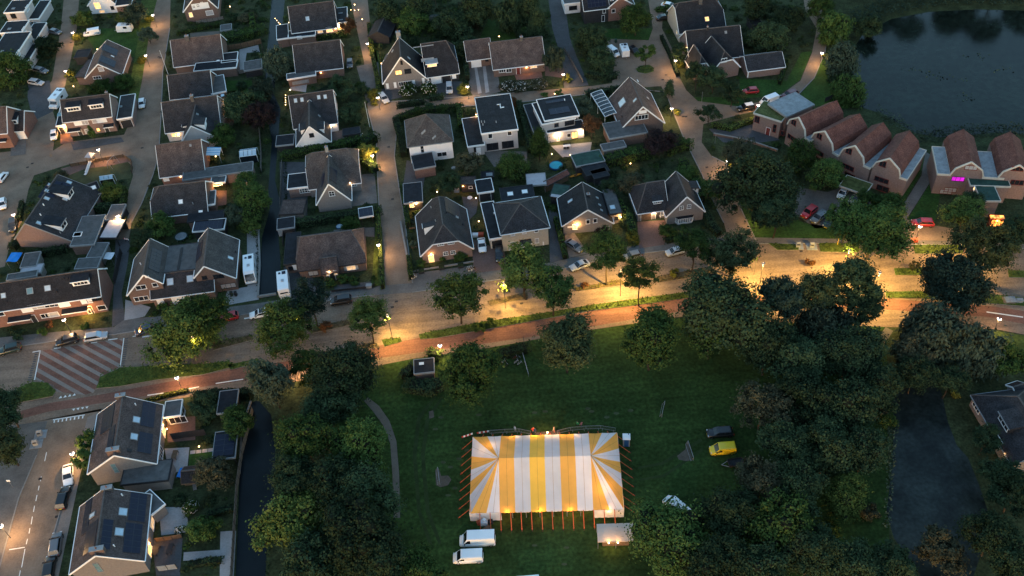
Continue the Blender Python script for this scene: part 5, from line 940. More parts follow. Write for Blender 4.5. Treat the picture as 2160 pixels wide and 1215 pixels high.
house('playhouse','tiny wooden playhouse beside a blue slide','playhouse',-60.55,97.36,0.0254,'timber_brown','roof_dark','timber_brown',[
 dict(k='gx',W=2.09,D=2.87,it=[],ze=1.5,z0=1.5,z1=1.5,zr=2.51)])
house('shed','dark garden shed with pale strip door by the hedge above the ditch','shed',-51.12,162.32,0.0927,'timber_dark','bitumen','trim_grey',[
 dict(k='flat',W=3.54,D=3.39,it=[('panel','f',0.34,1.05,1,1.7,'flat_pale')],ze=2.3)])
house('shed','brown mono-roofed shed below the pale rendered house','shed',-51.22,167.44,-0.0525,'timber_grey','roof_brown','trim_dark',[
 dict(k='flat',W=5.17,D=4.7,it=[],ze=2.4)])
house('shed','small solar-roofed garden shelter by the street hedge','shed',-32.75,164.15,0.1294,'timber_dark','bitumen','trim_white',[
 dict(k='flat',W=2.77,D=2.82,it=[('solar','T',1.4,1.25,3,2,1,1.4)],ze=2.3,open=1)])
house('shed','grey garden shed behind the dark terrace','shed',-106.9,156.48,0.0731,'timber_grey','flat_grey','trim_grey',[
 dict(k='flat',W=3.1,D=4.34,it=[],ze=2.4)])
house('shed','pale-roofed shed beside the blue sheet','shed',-106.42,154.36,0.0406,'timber_grey','roof_sheet','trim_grey',[
 dict(k='flat',W=4.18,D=2.51,it=[],ze=2.3)])
house('shed','square grey shed next to the narrow lane','shed',-92.79,158.1,-0.0947,'timber_grey','flat_grey','trim_grey',[
 dict(k='flat',W=3.13,D=4.5,it=[],ze=2.3)])
house('shed','low grey annex behind the dark terrace','shed',-108.58,152.56,0.1113,'brick_brown','flat_grey','trim_grey',[
 dict(k='flat',W=5.94,D=1.53,it=[],ze=2.6)])
house('shed','grey back extension behind the white dormer of the terrace','shed',-94.3,154.37,-0.018,'brick_brown','flat_grey','trim_grey',[
 dict(k='flat',W=4.66,D=2.96,it=[],ze=2.6)])
house('shed','small dark shed between the white gable and its hedge','shed',-55.22,194.26,0.0482,'timber_dark','bitumen','trim_grey',[
 dict(k='flat',W=4.04,D=3.88,it=[],ze=2.2)])
house('shed','black open carport beside the flag pole street','shed',-38.63,196.08,0.0952,'timber_dark','bitumen','trim_dark',[
 dict(k='flat',W=3.92,D=2.42,it=[],ze=2.4,open=1)])
house('shed','dark shed in the garden with round pond west of the grey willow','shed',-68.17,230.28,0.1621,'timber_dark','flat_grey','trim_grey',[
 dict(k='flat',W=4.53,D=4.45,it=[],ze=2.3)])
house('shed','little green-grey tool shed next to the long hedge','shed',-78.5,253.85,0.1363,'timber_grey','flat_grey','trim_grey',[
 dict(k='flat',W=2.8,D=2.85,it=[],ze=2.1)])
house('shed','dark flat shed just right of the grey alley','shed',72.16,232.2,0.11,'timber_dark','bitumen','trim_dark',[
 dict(k='flat',W=2.64,D=4.53,it=[],ze=2.3)])
house('utility_cabin','small utility box with white roof vent among the park shrubs','utility cabin',-19.66,116.76,0.0272,'brick_brown','bitumen','trim_grey',[
 dict(k='flat',W=3.5,D=3.12,it=[('slab','T',1.29,2.12,0.9,0.6,'trim_white')],ze=2.6)])
house('shed','wide grey garden store with black front in the shrubs behind the bay-window house','shed',21.13,170.96,0.2499,'timber_dark','bitumen','trim_dark',[
 dict(k='flat',W=3.37,D=2.81,it=[],ze=2.3)])
house('shed','long dark slatted store by the flat annex with greenhouse','shed',-62.58,180.54,0.138,'timber_grey','flat_grey','trim_grey',[
 dict(k='flat',W=3.11,D=3.25,it=[],ze=2.2)])
house('garden_veranda','small veranda glowing orange with a row of bulbs','veranda',-69.05,180.93,0.0339,'trim_dark','flat_grey','trim_white',[
 dict(k='flat',W=3.02,D=2.02,it=[],ze=2.5,open=1,wm='trim_dark')])

# ---------------------------------------------------------------- vegetation
import numpy as np
def leaf_mesh(name,P,Nn,S,asp,seed,mats=('leaf_mid',),core=None):
 """one quad per leaf clump: P centres, Nn facing, S size"""
 rg = np.random.default_rng(seed)
 n = len(P)
 a = rg.normal(size=(n,3)); U = np.cross(Nn,a); U /= np.linalg.norm(U,axis=1)[:,None] + 1e-9
 if asp > 1.5:       # hanging strands
  dn = np.tile(np.array([0,0,-1.0]),(n,1)) + rg.normal(scale=.25,size=(n,3)); U = np.cross(dn,Nn); U /= np.linalg.norm(U,axis=1)[:,None] + 1e-9
 Vv = np.cross(Nn,U); Vv /= np.linalg.norm(Vv,axis=1)[:,None] + 1e-9
 h = (S * .5)[:,None]
 q = np.stack([P - U * h - Vv * h * asp * .3,P + Vv * h * -asp + U * h * .1,P + U * h + Vv * h * .2,P + Vv * h * asp],1).reshape(-1,3)
 f = np.arange(4 * n).reshape(-1,4)
 verts = [tuple(x) for x in q]; faces = [tuple(x) for x in f]; mi = [0] * n
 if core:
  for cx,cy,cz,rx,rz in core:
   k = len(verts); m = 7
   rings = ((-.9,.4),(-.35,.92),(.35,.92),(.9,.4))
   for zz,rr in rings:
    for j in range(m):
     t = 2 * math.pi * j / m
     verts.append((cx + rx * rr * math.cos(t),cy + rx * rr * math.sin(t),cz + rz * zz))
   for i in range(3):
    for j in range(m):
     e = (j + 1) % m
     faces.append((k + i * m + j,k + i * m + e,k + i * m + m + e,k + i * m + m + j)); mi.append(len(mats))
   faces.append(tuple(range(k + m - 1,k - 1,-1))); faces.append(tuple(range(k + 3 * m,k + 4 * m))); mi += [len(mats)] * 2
 me = bpy.data.meshes.new(name); me.from_pydata(verts,[],faces)
 for m_ in mats: me.materials.append(MATS[m_])
 if core: me.materials.append(MATS['leaf_core'])
 me.polygons.foreach_set('material_index',mi); me.update()
 return me

def crown_mesh(kind,base,seed):
 """leafy crown of radius `base`, centre at the origin, made of clumps of leaf-sized faces; returns mesh, clump centres"""
 rg = np.random.default_rng(seed * 77 + int(base * 10) + sum(map(ord,kind)))
 zr = dict(broad=.88,open=.85,willow=1.05,column=2.4,shrub=.75,cone=1.7,ball=.95)[kind]
 leaf = {1.1: .19,2.0: .21,3.2: .24,5.0: .28,7.5: .34}[base]
 nc = {1.1: 12,2.0: 24,3.2: 44,5.0: 80,7.5: 150}[base]
 if kind == 'open': nc = int(nc * .72)
 C_ = []
 while len(C_) < nc:
  p = rg.normal(size=3); p /= np.linalg.norm(p)
  if p[2] < -.55 and kind != 'willow': continue
  rr = rg.uniform(.42,.86) if kind != 'open' else rg.uniform(.40,.92)
  q = p * rr
  if kind == 'cone': q[:2] *= max(.12,.55 - .5 * q[2])
  if kind == 'column': q[:2] *= .9
  C_.append(q)
 C_ = np.array(C_)
 # irregular outline: bulge and dent by direction
 ph = rg.uniform(0,6.28,3)
 ang = np.arctan2(C_[:,1],C_[:,0])
 k = 1 + .17 * np.sin(2 * ang + ph[0]) + .12 * np.sin(3 * ang + ph[1])
 if kind in ('broad','open','willow'): C_[:,:2] *= k[:,None]
 if seed == 3 and kind == 'broad': C_[:,2] *= 1.25; C_[:,:2] *= (1.05 - .28 * C_[:,2])[:,None]
 cr = rg.uniform(.14,.34,nc) * (1.0 if kind != 'open' else .92)
 if base <= 2: cr *= 1.25
 area = 4 * math.pi * base ** 2 * (1 + .5 * (zr - 1))
 n = int(area * {'open': 2.4,'willow': 3.0}.get(kind,2.9) / (leaf * leaf))
 if kind == 'willow': n = int(n * .75)
 ci = rg.integers(0,nc,n)
 d = rg.normal(size=(n,3)); d /= np.linalg.norm(d,axis=1)[:,None]
 d[:,2] = np.where(rg.random(n) < .65,np.abs(d[:,2]),d[:,2])
 rad = cr[ci] * np.where(rg.random(n) < .8,rg.uniform(.5,1.05,n),rg.uniform(.9,1.6,n))
 P = C_[ci] + d * rad[:,None]
 if kind == 'willow': P[:,2] -= rg.random(n) ** 2 * .35
 P = P * np.array([base,base,base * zr])
 N_ = d + rg.normal(scale=.42,size=(n,3)) + np.array([0,0,.2]); N_ /= np.linalg.norm(N_,axis=1)[:,None]
 S = leaf * rg.uniform(.65,1.35,n)
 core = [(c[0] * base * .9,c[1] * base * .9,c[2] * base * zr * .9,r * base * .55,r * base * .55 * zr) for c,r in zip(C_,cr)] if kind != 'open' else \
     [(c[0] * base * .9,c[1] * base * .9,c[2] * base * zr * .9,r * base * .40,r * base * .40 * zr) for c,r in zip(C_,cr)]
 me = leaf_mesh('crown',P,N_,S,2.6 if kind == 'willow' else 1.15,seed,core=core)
 return me,C_ * np.array([base,base,base * zr]),zr

def trunk_mesh(h0,base,cents,r0,seed):
 rg = random.Random(seed); b = MB()
 top = h0 + base * .35
 b.tube((0,0,-.05),(0.04 * base,.02 * base,h0 * .6),r0,r0 * .8,'bark',8); b.tube((.04 * base,.02 * base,h0 * .6),(0,0,top),r0 * .8,r0 * .45,'bark',7)
 for c in list(cents)[:9]:
  z0 = h0 * rg.uniform(.75,1.05)
  b.tube((0,0,z0),(c[0] * .8,c[1] * .8,h0 + base * .8 + c[2] * .8),r0 * .38,r0 * .12,'bark',5)
 return b.mesh('trunk')

BASES = (1.1,2.0,3.2,5.0,7.5)
def pick(r): return min(BASES,key=lambda b: abs(math.log(b / r)))
def recolour(o,m):
 s = o.material_slots[0]; s.link = 'OBJECT'; s.material = MATS[m]
def tree(x,y,r,h,kind,leafm,label,cat='tree',group=None,name=None,seed=None):
 i = len(bpy.data.objects) if seed is None else seed
 base = pick(r); sd = i % 4
 me,cents,zr = cached(('crown',kind,base,sd),lambda: crown_mesh(kind,base,sd))
 k = r / base
 rz = r * zr
 hc = max(h - rz,rz * .62 + .2)
 root = thing(name or {'willow': 'willow_tree','column': 'column_tree','cone': 'conifer_tree'}.get(kind,'broadleaf_tree'),label,cat,x,y,random.uniform(0,6.28),group)
 c = put('crown',me,root,(0,0,hc),sc=(k,k,k * random.uniform(.92,1.08)))
 recolour(c,leafm)
 h0 = max(.6,hc / k - base * .8)
 tm = cached(('trunk',kind,base,sd,round(h0)),lambda: trunk_mesh(max(.6,round(h0)),base,cents,{1.1: .06,2.0: .09,3.2: .13,5.0: .2,7.5: .32}[base],sd))
 put('trunk',tm,root,sc=(k,k,k * h0 / max(.6,round(h0))))
 return root
def shrub(x,y,r,leafm,label,group=None,name='shrub',cat='shrub',flat=1.0,flowers=False):
 base = pick(r); sd = random.randrange(3)
 me,cents,zr = cached(('crown','shrub',base,sd),lambda: crown_mesh('shrub',base,sd))
 k = r / base
 o = put(name,me,None,(x,y,r * zr * .62 * flat),random.uniform(0,6.28),sc=(k,k * random.uniform(.85,1.15),k * flat * random.uniform(.85,1.15)))
 tag(o,label,cat,group); recolour(o,leafm)
 if flowers:
  rg = np.random.default_rng(int(x * 10) % 999); n = 70
  d = rg.normal(size=(n,3)); d /= np.linalg.norm(d,axis=1)[:,None]; d[:,2] = np.abs(d[:,2])
  fm = leaf_mesh('blossom',d * base * np.array([.98,.98,.80]),d,np.full(n,.26) / 1,1.0,3,('blossom',))
  put('blossom',fm,o)
 return o
def inside(px,py,poly):
 c = np.zeros(len(px),bool); j = len(poly) - 1
 for i in range(len(poly)):
  (xi,yi),(xj,yj) = poly[i],poly[j]
  m = ((yi > py) != (yj > py)) & (px < (xj - xi) * (py - yi) / ((yj - yi) or 1e-9) + xi)
  c ^= m; j = i
 return c
def leaf_field(name,poly,h,leafm,dens=9,leaf=.3,label=None,kind='stuff',cat=None,group=None,z=0.0):
 """low planting over a ground patch, built as leaf faces with a humpy height"""
 rg = np.random.default_rng(int(abs(poly[0][0] * 13 + poly[0][1] * 7)) + 5)
 xs,ys = [p[0] for p in poly],[p[1] for p in poly]
 A = (max(xs) - min(xs)) * (max(ys) - min(ys)); n = int(A * dens)
 px,py = rg.uniform(min(xs),max(xs),n),rg.uniform(min(ys),max(ys),n)
 k = inside(px,py,poly); px,py = px[k],py[k]; n = len(px)
 hump = h * (.55 + .45 * np.sin(px * 1.7 + 1.3 * np.sin(py * 1.1)) * np.cos(py * 1.9 + px * .4))
 pz = z + hump * rg.uniform(.25,1,n) ** .6 + .03
 N_ = np.stack([rg.normal(scale=.6,size=n),rg.normal(scale=.6,size=n),np.ones(n)],1); N_ /= np.linalg.norm(N_,axis=1)[:,None]
 me = leaf_mesh(name,np.stack([px,py,pz],1),N_,leaf * rg.uniform(.6,1.4,n),1.2,4,(leafm,))
 o = put(name,me)
 if kind: o['kind'] = kind
 if label: o['label'] = label
 if cat: o['category'] = cat
 if group: o['group'] = group
 return o
def hedge(pts,w,h,leafm,label,dens=16,leaf=.27,group=None,name='hedge'):
 """clipped hedge along a line: inner body and leaf faces over its sides and top"""
 rg = np.random.default_rng(int(abs(pts[0][0] * 11 + pts[0][1] * 3)) + 1)
 Ps,Ns,core = [],[],MB()
 x0,y0 = pts[0]
 pts = [(x - x0,y - y0) for x,y in pts]
 for (xa,ya),(xb,yb) in zip(pts,pts[1:]):
  L = math.hypot(xb - xa,yb - ya); ux,uy = (xb - xa) / L,(yb - ya) / L; nx,ny = -uy,ux
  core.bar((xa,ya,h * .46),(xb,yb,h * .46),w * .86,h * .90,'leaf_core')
  n = int((L + w) * (w + 2 * h) * dens)
  t = rg.uniform(-w / 2,L + w / 2,n); s = rg.uniform(-h - w / 2,h + w / 2,n)
  wob = .06 * np.sin(t * 2.3 + pts[0][0]) + .05 * np.sin(t * 5.1)
  side = np.clip(s,-w / 2,w / 2) * (1 + wob) + rg.normal(scale=.05,size=n)
  over = np.maximum(np.abs(s) - w / 2,0)
  zz = h * (1 + wob * .8) - over + rg.normal(scale=.06,size=n)
  m = zz > .03
  P = np.stack([xa + ux * t + nx * side,ya + uy * t + ny * side,zz],1)[m]
  sg = np.sign(s) * (over > 0)
  N_ = np.stack([nx * sg,ny * sg,(over == 0) * 1.0],1)[m] + rg.normal(scale=.5,size=(m.sum(),3))
  Ps.append(P); Ns.append(N_ / np.linalg.norm(N_,axis=1)[:,None])
 P = np.concatenate(Ps); N_ = np.concatenate(Ns)
 me = leaf_mesh('hedge',P,N_,leaf * rg.uniform(.6,1.4,len(P)),1.1,2,(leafm,))
 o = put(name,me,None,(x0,y0,0)); tag(o,label,'hedge',group)
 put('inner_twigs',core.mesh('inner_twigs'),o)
 return o

def plant_fill(singles,plots):
 """larger nameless shrubs, each told by the plot it grows in"""
 for x,y,r,c,k in singles:
  shrub(x,y,r,('leaf_dark','leaf_mid','leaf_brown')[c],('dark green','green','brownish')[c] + ' shrub ' + plots[k],'shrubs ' + plots[k])
def scatter_undergrowth(areas):
 """bushes and weeds on every garden spot that carries no paving, water, lawn or house"""
 rg = np.random.default_rng(21); Ps,Ns = [],[]
 for poly in areas:
  xs,ys = [p[0] for p in poly],[p[1] for p in poly]
  n = int((max(xs) - min(xs)) * (max(ys) - min(ys)) / 7)
  x,y = rg.uniform(min(xs),max(xs),n),rg.uniform(min(ys),max(ys),n)
  k = inside(x,y,poly)
  for b in PAVED:
   for dx,dy in ((0,0),(.6,0),(-.6,0),(0,.6),(0,-.6)): k &= ~inside(x + dx,y + dy,b)
  for px_,py_ in zip(x[k],y[k]):
   r = rg.uniform(.3,1.0) if rg.random() < .8 else rg.uniform(.9,1.5); m = int(95 * r * r) + 14
   d = rg.normal(size=(m,3)); d /= np.linalg.norm(d,axis=1)[:,None]; d[:,2] = np.abs(d[:,2])
   Ps.append(np.array([px_,py_,0]) + d * (np.array([r,r,r * rg.uniform(.5,1.3)]) * rg.uniform(.55,1,m)[:,None])); Ns.append(d + rg.normal(scale=.5,size=(m,3)))
 P = np.concatenate(Ps); N_ = np.concatenate(Ns); N_ /= np.linalg.norm(N_,axis=1)[:,None]
 for i,lm in enumerate(('leaf_mid','leaf_olive','leaf_dark')):
  sel = (np.floor(P[:,0] / 2.3) + np.floor(P[:,1] / 2.9)).astype(int) % 3 == i
  o = put('garden_planting',leaf_mesh('garden_planting',P[sel],N_[sel],.24 * rg.uniform(.6,1.4,sel.sum()),1.15,1,(lm,)))
  o['kind'] = 'stuff'; o['label'] = 'low mixed planting filling the garden plots'

# ---------------------------------------------------------------- vehicles
def loft(b,st,m):
 """st: stations (x, z_bottom, z_top, half width bottom, half width top)"""
 ring = []
 for x,zb,zt,hb,ht in st:
  zm = zb + (zt - zb) * .45
  ring.append([(x,-hb * .9,zb),(x,-hb,zb + .10),(x,-hb,zm),(x,-ht,zt - .05),(x,-ht * .86,zt),(x,ht * .86,zt),(x,ht,zt - .05),(x,hb,zm),(x,hb,zb + .10),(x,hb * .9,zb)])
 n = 10; k = len(b.v); i = b.mi(m)
 for r in ring: b.v += r
 for a in range(len(ring) - 1):
  for j in range(n):
   e = (j + 1) % n
   b.f.append((k + a * n + j,k + a * n + n + j,k + a * n + n + e,k + a * n + e)); b.m.append(i)
 b.f.append(tuple(range(k,k + n))); b.m.append(i)
 b.f.append(tuple(range(k + len(ring) * n - 1,k + (len(ring) - 1) * n - 1,-1))); b.m.append(i)

# L, W, H, belt, bonnet z, windscreen base x, roof front x, roof rear x, rear glass base x, tail z (x from -L/2 rear to L/2 front)
CARS = dict(
 hatch=(4.05,1.74,1.47,.92,.86,1.05,.35,-1.45,-1.92,.92),
 coupe=(4.45,1.85,1.32,.86,.78,.95,.15,-.95,-1.85,.86),
 sedan=(4.70,1.83,1.44,.90,.84,1.15,.35,-1.05,-1.95,.92),
 estate=(4.70,1.82,1.50,.93,.86,1.20,.45,-1.85,-2.24,.93),
 suv=(4.50,1.85,1.66,1.02,.98,1.10,.45,-1.75,-2.15,1.02),
 mpv=(4.55,1.82,1.68,1.00,.90,1.45,.60,-1.85,-2.18,1.0),
 van_m=(4.95,1.92,1.94,1.12,1.05,1.80,1.10,-2.38,-2.44,1.1),
 van_l=(5.95,2.05,2.48,1.20,1.12,2.30,1.60,-2.88,-2.94,1.15),
 caddy=(4.50,1.82,1.84,1.04,.98,1.45,.75,-2.12,-2.20,1.0),
)
def car_meshes(kind):
 L,W,H,belt,bon,xw0,xw1,xr1,xr0,tail = CARS[kind]
 hw = W / 2; zb = .26; van = kind in ('van_m','van_l','caddy')
 b = MB()
 loft(b,[(-L / 2,zb + .2,tail - .16,hw * .80,hw * .78),(-L / 2 + .10,zb + .05,tail - .04,hw * .92,hw * .88),(-L / 2 + .4,zb,tail,hw,hw * .94),(xr0 + .3,zb,belt,hw,hw * .95),(0,zb,belt,hw,hw * .96),(xw0 - .1,zb,belt,hw,hw * .95),
    (xw0 + .2,zb,(belt + bon) / 2,hw,hw * .93),(L / 2 - .45,zb,bon - .04,hw * .97,hw * .88),(L / 2 - .12,zb + .03,bon - .14,hw * .88,hw * .78),(L / 2,zb + .12,bon - .30,hw * .74,hw * .68)],'paint_white')
 ht = hw * (.80 if not van else .90); hb = hw * .93
 # cabin: pillars and roof in body colour
 pts0 = [(xw0,-hb,belt - .02),(xw0,hb,belt - .02),(xr0,hb,belt - .02),(xr0,-hb,belt - .02)]
 pts1 = [(xw1,-ht,H - .05),(xw1,ht,H - .05),(xr1,ht,H - .05),(xr1,-ht,H - .05)]
 rf = [(xw1 - .18,-ht * .84,H),(xw1 - .18,ht * .84,H),(xr1 + .15,ht * .84,H),(xr1 + .15,-ht * .84,H)]
 for j in range(4):
  e = (j + 1) % 4
  b.poly([pts0[e],pts0[j],pts1[j],pts1[e]],'paint_white'); b.poly([pts1[e],pts1[j],rf[j],rf[e]],'paint_white')
 b.poly(rf[::-1],'paint_white')
 if kind == 'van_m':
  for k in range(5): x = .7 - k * .62; b.box(x - .05,-ht * .8,H,x + .05,ht * .8,H + .045,'paint_white')
 # dark sills, bumpers and grille
 b.box(-L / 2 + .05,-hw * .86,.16,L / 2 - .1,hw * .86,zb + .06,'trim_dark')
 b.box(L / 2 - .03,-hw * .45,.36,L / 2 + .015,hw * .45,.52,'trim_dark')
 for s in (-1,1):
  b.box(xw0 - .35,s * (hw + .02) - .07,belt + .02,xw0 - .17,s * (hw + .02) + .12 * s + .05,belt + .16,'trim_dark')
 body = b.mesh('body',True)
 try:
  body.polygons.foreach_set('use_smooth',[f < 96 for f in range(len(body.polygons))])
 except Exception: pass
 def quad(a0,a1,c1,c0,inset,off,m):
  """inset copy of a cabin face as glass"""
  A,B,C_,D = map(Vector,(a0,a1,c1,c0)); cen = (A + B + C_ + D) / 4
  n = (B - A).cross(D - A).normalized()
  if n.dot(cen - Vector((0,0,belt - .4))) < 0: n = -n
  q = MB(); q.prism([p + (cen - p) * inset + n * off for p in (A,B,C_,D)],n * -.02,m); return q.mesh('glass')
 ws = quad(pts0[0],pts0[1],pts1[1],pts1[0],.10,.014,'screen_glass' if kind == 'estate_' else 'car_glass')
 rw = quad(pts0[2],pts0[3],pts1[3],pts1[2],.16,.014,'car_glass')
 if van:
  xs = xw1 - .55
  sw = [quad((xw0 - .15,s * hb,belt),(xs,s * hb,belt),(xs,s * ht,H - .35),(xw1 - .1,s * ht,H - .35),.08,.02,'car_glass') for s in (-1,1)]
 else:
  sw = [quad(pts0[1] if s > 0 else pts0[0],pts0[2] if s > 0 else pts0[3],pts1[2] if s > 0 else pts1[3],pts1[1] if s > 0 else pts1[0],.13,.016,'car_glass') for s in (-1,1)]
 r = .33 if not van else .35
 t = MB(); t.lathe([(r * .62,-.10),(r * .95,-.10),(r,-.06),(r,.06),(r * .95,.10),(r * .62,.10)],'rubber',14)
 w = MB(); w.lathe([(0.02,.07),(r * .3,.085),(r * .62,.06),(r * .63,-.06),(0.02,-.06)],'alloy',10)
 h = MB(); h.box(-.10,-.17,-.07,.07,.17,.07,'headlamp')
 tl = MB(); tl.box(-.05,-.13,-.11,.06,.13,.11,'tail_lamp')
 return dict(body=body,ws=ws,rw=rw,sw=sw,tyre=t.mesh('wheel'),rim=w.mesh('rim'),head=h.mesh('headlight'),tail=tl.mesh('tail_light'),wx=(L / 2 - .82,-L / 2 + .78),r=r)
def car(kind,colour,x,y,rz,label,cat='car',group=None,name='parked_car',roof=None,bright=False):
 L,W,H,belt,bon,xw0,xw1,xr1,xr0,tail = CARS[kind]
 m = cached(('car',kind),lambda: car_meshes(kind))
 o = thing(name,label,cat,x,y,rz,group)
 b = put('body',m['body'],o); recolour(b,'paint_' + colour)
 g = put('windscreen',m['ws'],o)
 if bright: recolour(g,'pane_sky')
 put('rear_window',m['rw'],o)
 for q in m['sw']: put('side_window',q,o)
 for wx in m['wx']:
  for s in (-1,1):
   w = put('wheel',m['tyre'],o,M=TR(wx,s * (W / 2 - .10),m['r']) @ Matrix.Rotation(-s * math.pi / 2,4,'X'))
   put('rim',m['rim'],w)
 for s in (-1,1):
  put('headlight',m['head'],o,(L / 2 - .14,s * W * .34,bon - .2))
  put('tail_light',m['tail'],o,(-L / 2 + .05,s * W * .36,tail - .22))
 def plate():
  q = MB(); q.box(-.012,-.26,-.055,.012,.26,.055,'number_plate'); return q.mesh('number_plate')
 pm = cached('plate',plate)
 put('number_plate',pm,o,(L / 2 + .02,0,.40)); put('number_plate',pm,o,(-L / 2 - .012,0,.62))
 if roof:
  q = MB(); q.prism([(xw1 - .15,-W * .36,H + .004),(xw1 - .15,W * .36,H + .004),(xr1 + .1,W * .36,H + .004),(xr1 + .1,-W * .36,H + .004)],(0,0,.012),roof)
  put('roof_panel',q.mesh('roof_panel'),o)
 return o
def motorhome(x,y,rz,label,L=7.0,W=2.3,H=2.85,style='integrated',group=None,cat='motorhome',name='motorhome'):
 o = thing(name,label,cat,x,y,rz,group)
 h = W / 2; b = MB()
 if style == 'integrated':
  side = [(-L / 2,.35),(L / 2 - .15,.35),(L / 2,.6),(L / 2 - .1,1.05),(L / 2 - .95,2.45),(L / 2 - 1.5,H),(-L / 2 + .1,H),(-L / 2,H - .15)]
 elif style == 'caravan':
  side = [(-L / 2 + .1,.4),(L / 2 - .1,.4),(L / 2,1.1),(L / 2 - .35,H - .1),(L / 2 - .6,H),(-L / 2 + .5,H),(-L / 2 + .2,H - .15),(-L / 2,1.2)]
 elif style == 'box':
  side = [(-L / 2,.35),(L / 2,.35),(L / 2,H),(-L / 2,H)]
 else:
  side = [(-L / 2,.35),(L / 2,.35),(L / 2 + .02,.95),(L / 2 - .9,1.15),(L / 2 - 1.35,1.9),(L / 2 - .9,2.2),(L / 2 - 1.0,H),(-L / 2,H)]
 b.prism([(px_,-h,z) for px_,z in side],(0,W,0),'paint_white')
 put('body',b.mesh('body'),o)
 if style in ('integrated','alcove'):
  x0,z0,x1,z1 = (L / 2 - .1,1.1,L / 2 - .95,2.4) if style == 'integrated' else (L / 2 - .85,1.2,L / 2 - 1.3,1.88)
  q = MB(); d = Vector((x1 - x0,0,z1 - z0)); n = Vector((d.z,0,-d.x)).normalized() * .03
  q.prism([Vector((x0,-h + .12,z0)) + n,Vector((x0,h - .12,z0)) + n,Vector((x1,h - .2,z1)) + n,Vector((x1,-h + .2,z1)) + n],-n,'car_glass'); put('windscreen',q.mesh('windscreen'),o)
 q = MB(); q.box(-.35,-.3,0,.35,.3,.10,'blind')
 q2 = MB(); q2.box(-.45,-.4,0,.45,.4,.06,'solar')
 put('roof_hatch',q.mesh('roof_hatch'),o,(.2,0,H)); put('roof_hatch',q2.mesh('roof_hatch'),o,(-L * .33,h * .35,H)); put('roof_hatch',q2.mesh('roof_hatch'),o,(-L * .33,-h * .45,H),sc=(.55,.55,1))
 for s in (-1,1):
  if style != 'box':
   q = MB(); q.box(-.55,-.03,-.3,.55,.03,.3,'car_glass'); put('side_window',q.mesh('side_window'),o,(-.6,s * (h + .01),1.8))
 t = MB(); t.lathe([(.2,-.11),(.33,-.11),(.35,0),(.33,.11),(.2,.11)],'rubber',12); w = MB(); w.lathe([(.02,.06),(.2,.05),(.2,-.05)],'alloy',8)
 tm,rm = t.mesh('wheel'),w.mesh('rim')
 for wx in ((L / 2 - 1.1,-L / 2 + 1.6) if style in ('integrated','alcove') else (-.3,)):
  for s in (-1,1):
   p = put('wheel',tm,o,M=TR(wx,s * (h - .12),.35) @ Matrix.Rotation(-s * math.pi / 2,4,'X')); put('rim',rm,p)
 if style == 'caravan' or style == 'box':
  q = MB(); q.bar((L / 2 - .1,0,.45),(L / 2 + 1.1,0,.45),.12,.1,'galvanised'); put('drawbar',q.mesh('drawbar'),o)
  q = MB(); q.box(-.02,-.8,-.35,.02,.8,.35,'car_glass'); put('front_window',q.mesh('front_window'),o,(L / 2 - .16,0,1.75))
 else:
  for s in (-1,1):
   q = MB(); q.box(-.08,-.15,-.09,.06,.15,.09,'headlamp'); put('headlight',q.mesh('headlight'),o,(L / 2 - .02,s * h * .72,.85))
 return o
def trailer(x,y,rz,label):
 o = thing('trailer',label,'trailer',x,y,rz)
 b = MB(); b.box(-1.3,-.75,.45,1.3,.75,.52,'timber_dark')
 for s in (-1,1): b.box(-1.3,s * .75 - .03,.52,1.3,s * .75 + .03,.85,'trim_dark')
 b.box(-1.33,-.75,.52,-1.27,.75,.85,'trim_dark'); b.box(1.27,-.75,.52,1.33,.75,.85,'trim_dark'); put('bed',b.mesh('bed'),o)
 q = MB(); q.bar((1.3,.6,.45),(2.5,0,.45),.08,.08,'galvanised'); q.bar((1.3,-.6,.45),(2.5,0,.45),.08,.08,'galvanised'); put('drawbar',q.mesh('drawbar'),o)
 for s in (-1,1):
  t = MB(); t.lathe([(.02,.08),(.28,.1),(.3,0),(.28,-.1),(.02,-.08)],'rubber',10); put('wheel',t.mesh('wheel'),o,M=TR(0,s * .85,.3) @ Matrix.Rotation(math.pi / 2,4,'X'))

# ---------------------------------------------------------------- lamps and street furniture
def lamp_meshes(h,style):
 p = MB(); p.tube((0,0,-.05),(0,0,.9),.075,.07,'pole_grey',8); p.tube((0,0,.9),(0,0,h - .1),.065,.05,'pole_grey',7)
 hd = MB()
 if style == 'post':
  hd.lathe([(.06,-.14),(.22,-.02),(.36,.11),(.36,.18),(.20,.33),(.02,.37)],'lamp_white',12)
  c = MB(); c.lathe([(.30,.27),(.16,.40),(.01,.44)],'trim_grey',10)
 else:
  hd.lathe([(.05,-.12),(.24,.0),(.30,.10),(.26,.2),(.02,.24)],'lamp_warm',12)
  c = MB(); c.lathe([(.34,.15),(.28,.26),(.04,.34)],'trim_grey',12)
 return p.mesh('pole'),hd.mesh('lamp_head'),c.mesh('cap')
def street_lamp(x,y,h,power,label,style='post',color=(1.0,.57,.22),group='lit street lamps along the streets'):
 o = thing('street_lamp',label,'street lamp',x,y,0,group)
 p,hd,c = cached(('lamp',h,style),lambda: lamp_meshes(h,style))
 put('pole',p,o); l = put('lamp_head',hd,o,(0,0,h)); put('cap',c,l)
 point_light(l,(0,0,-.45),power * (2.1 if style == 'road' else 2.5),color,.22,168 if style == 'road' else None)
 return o
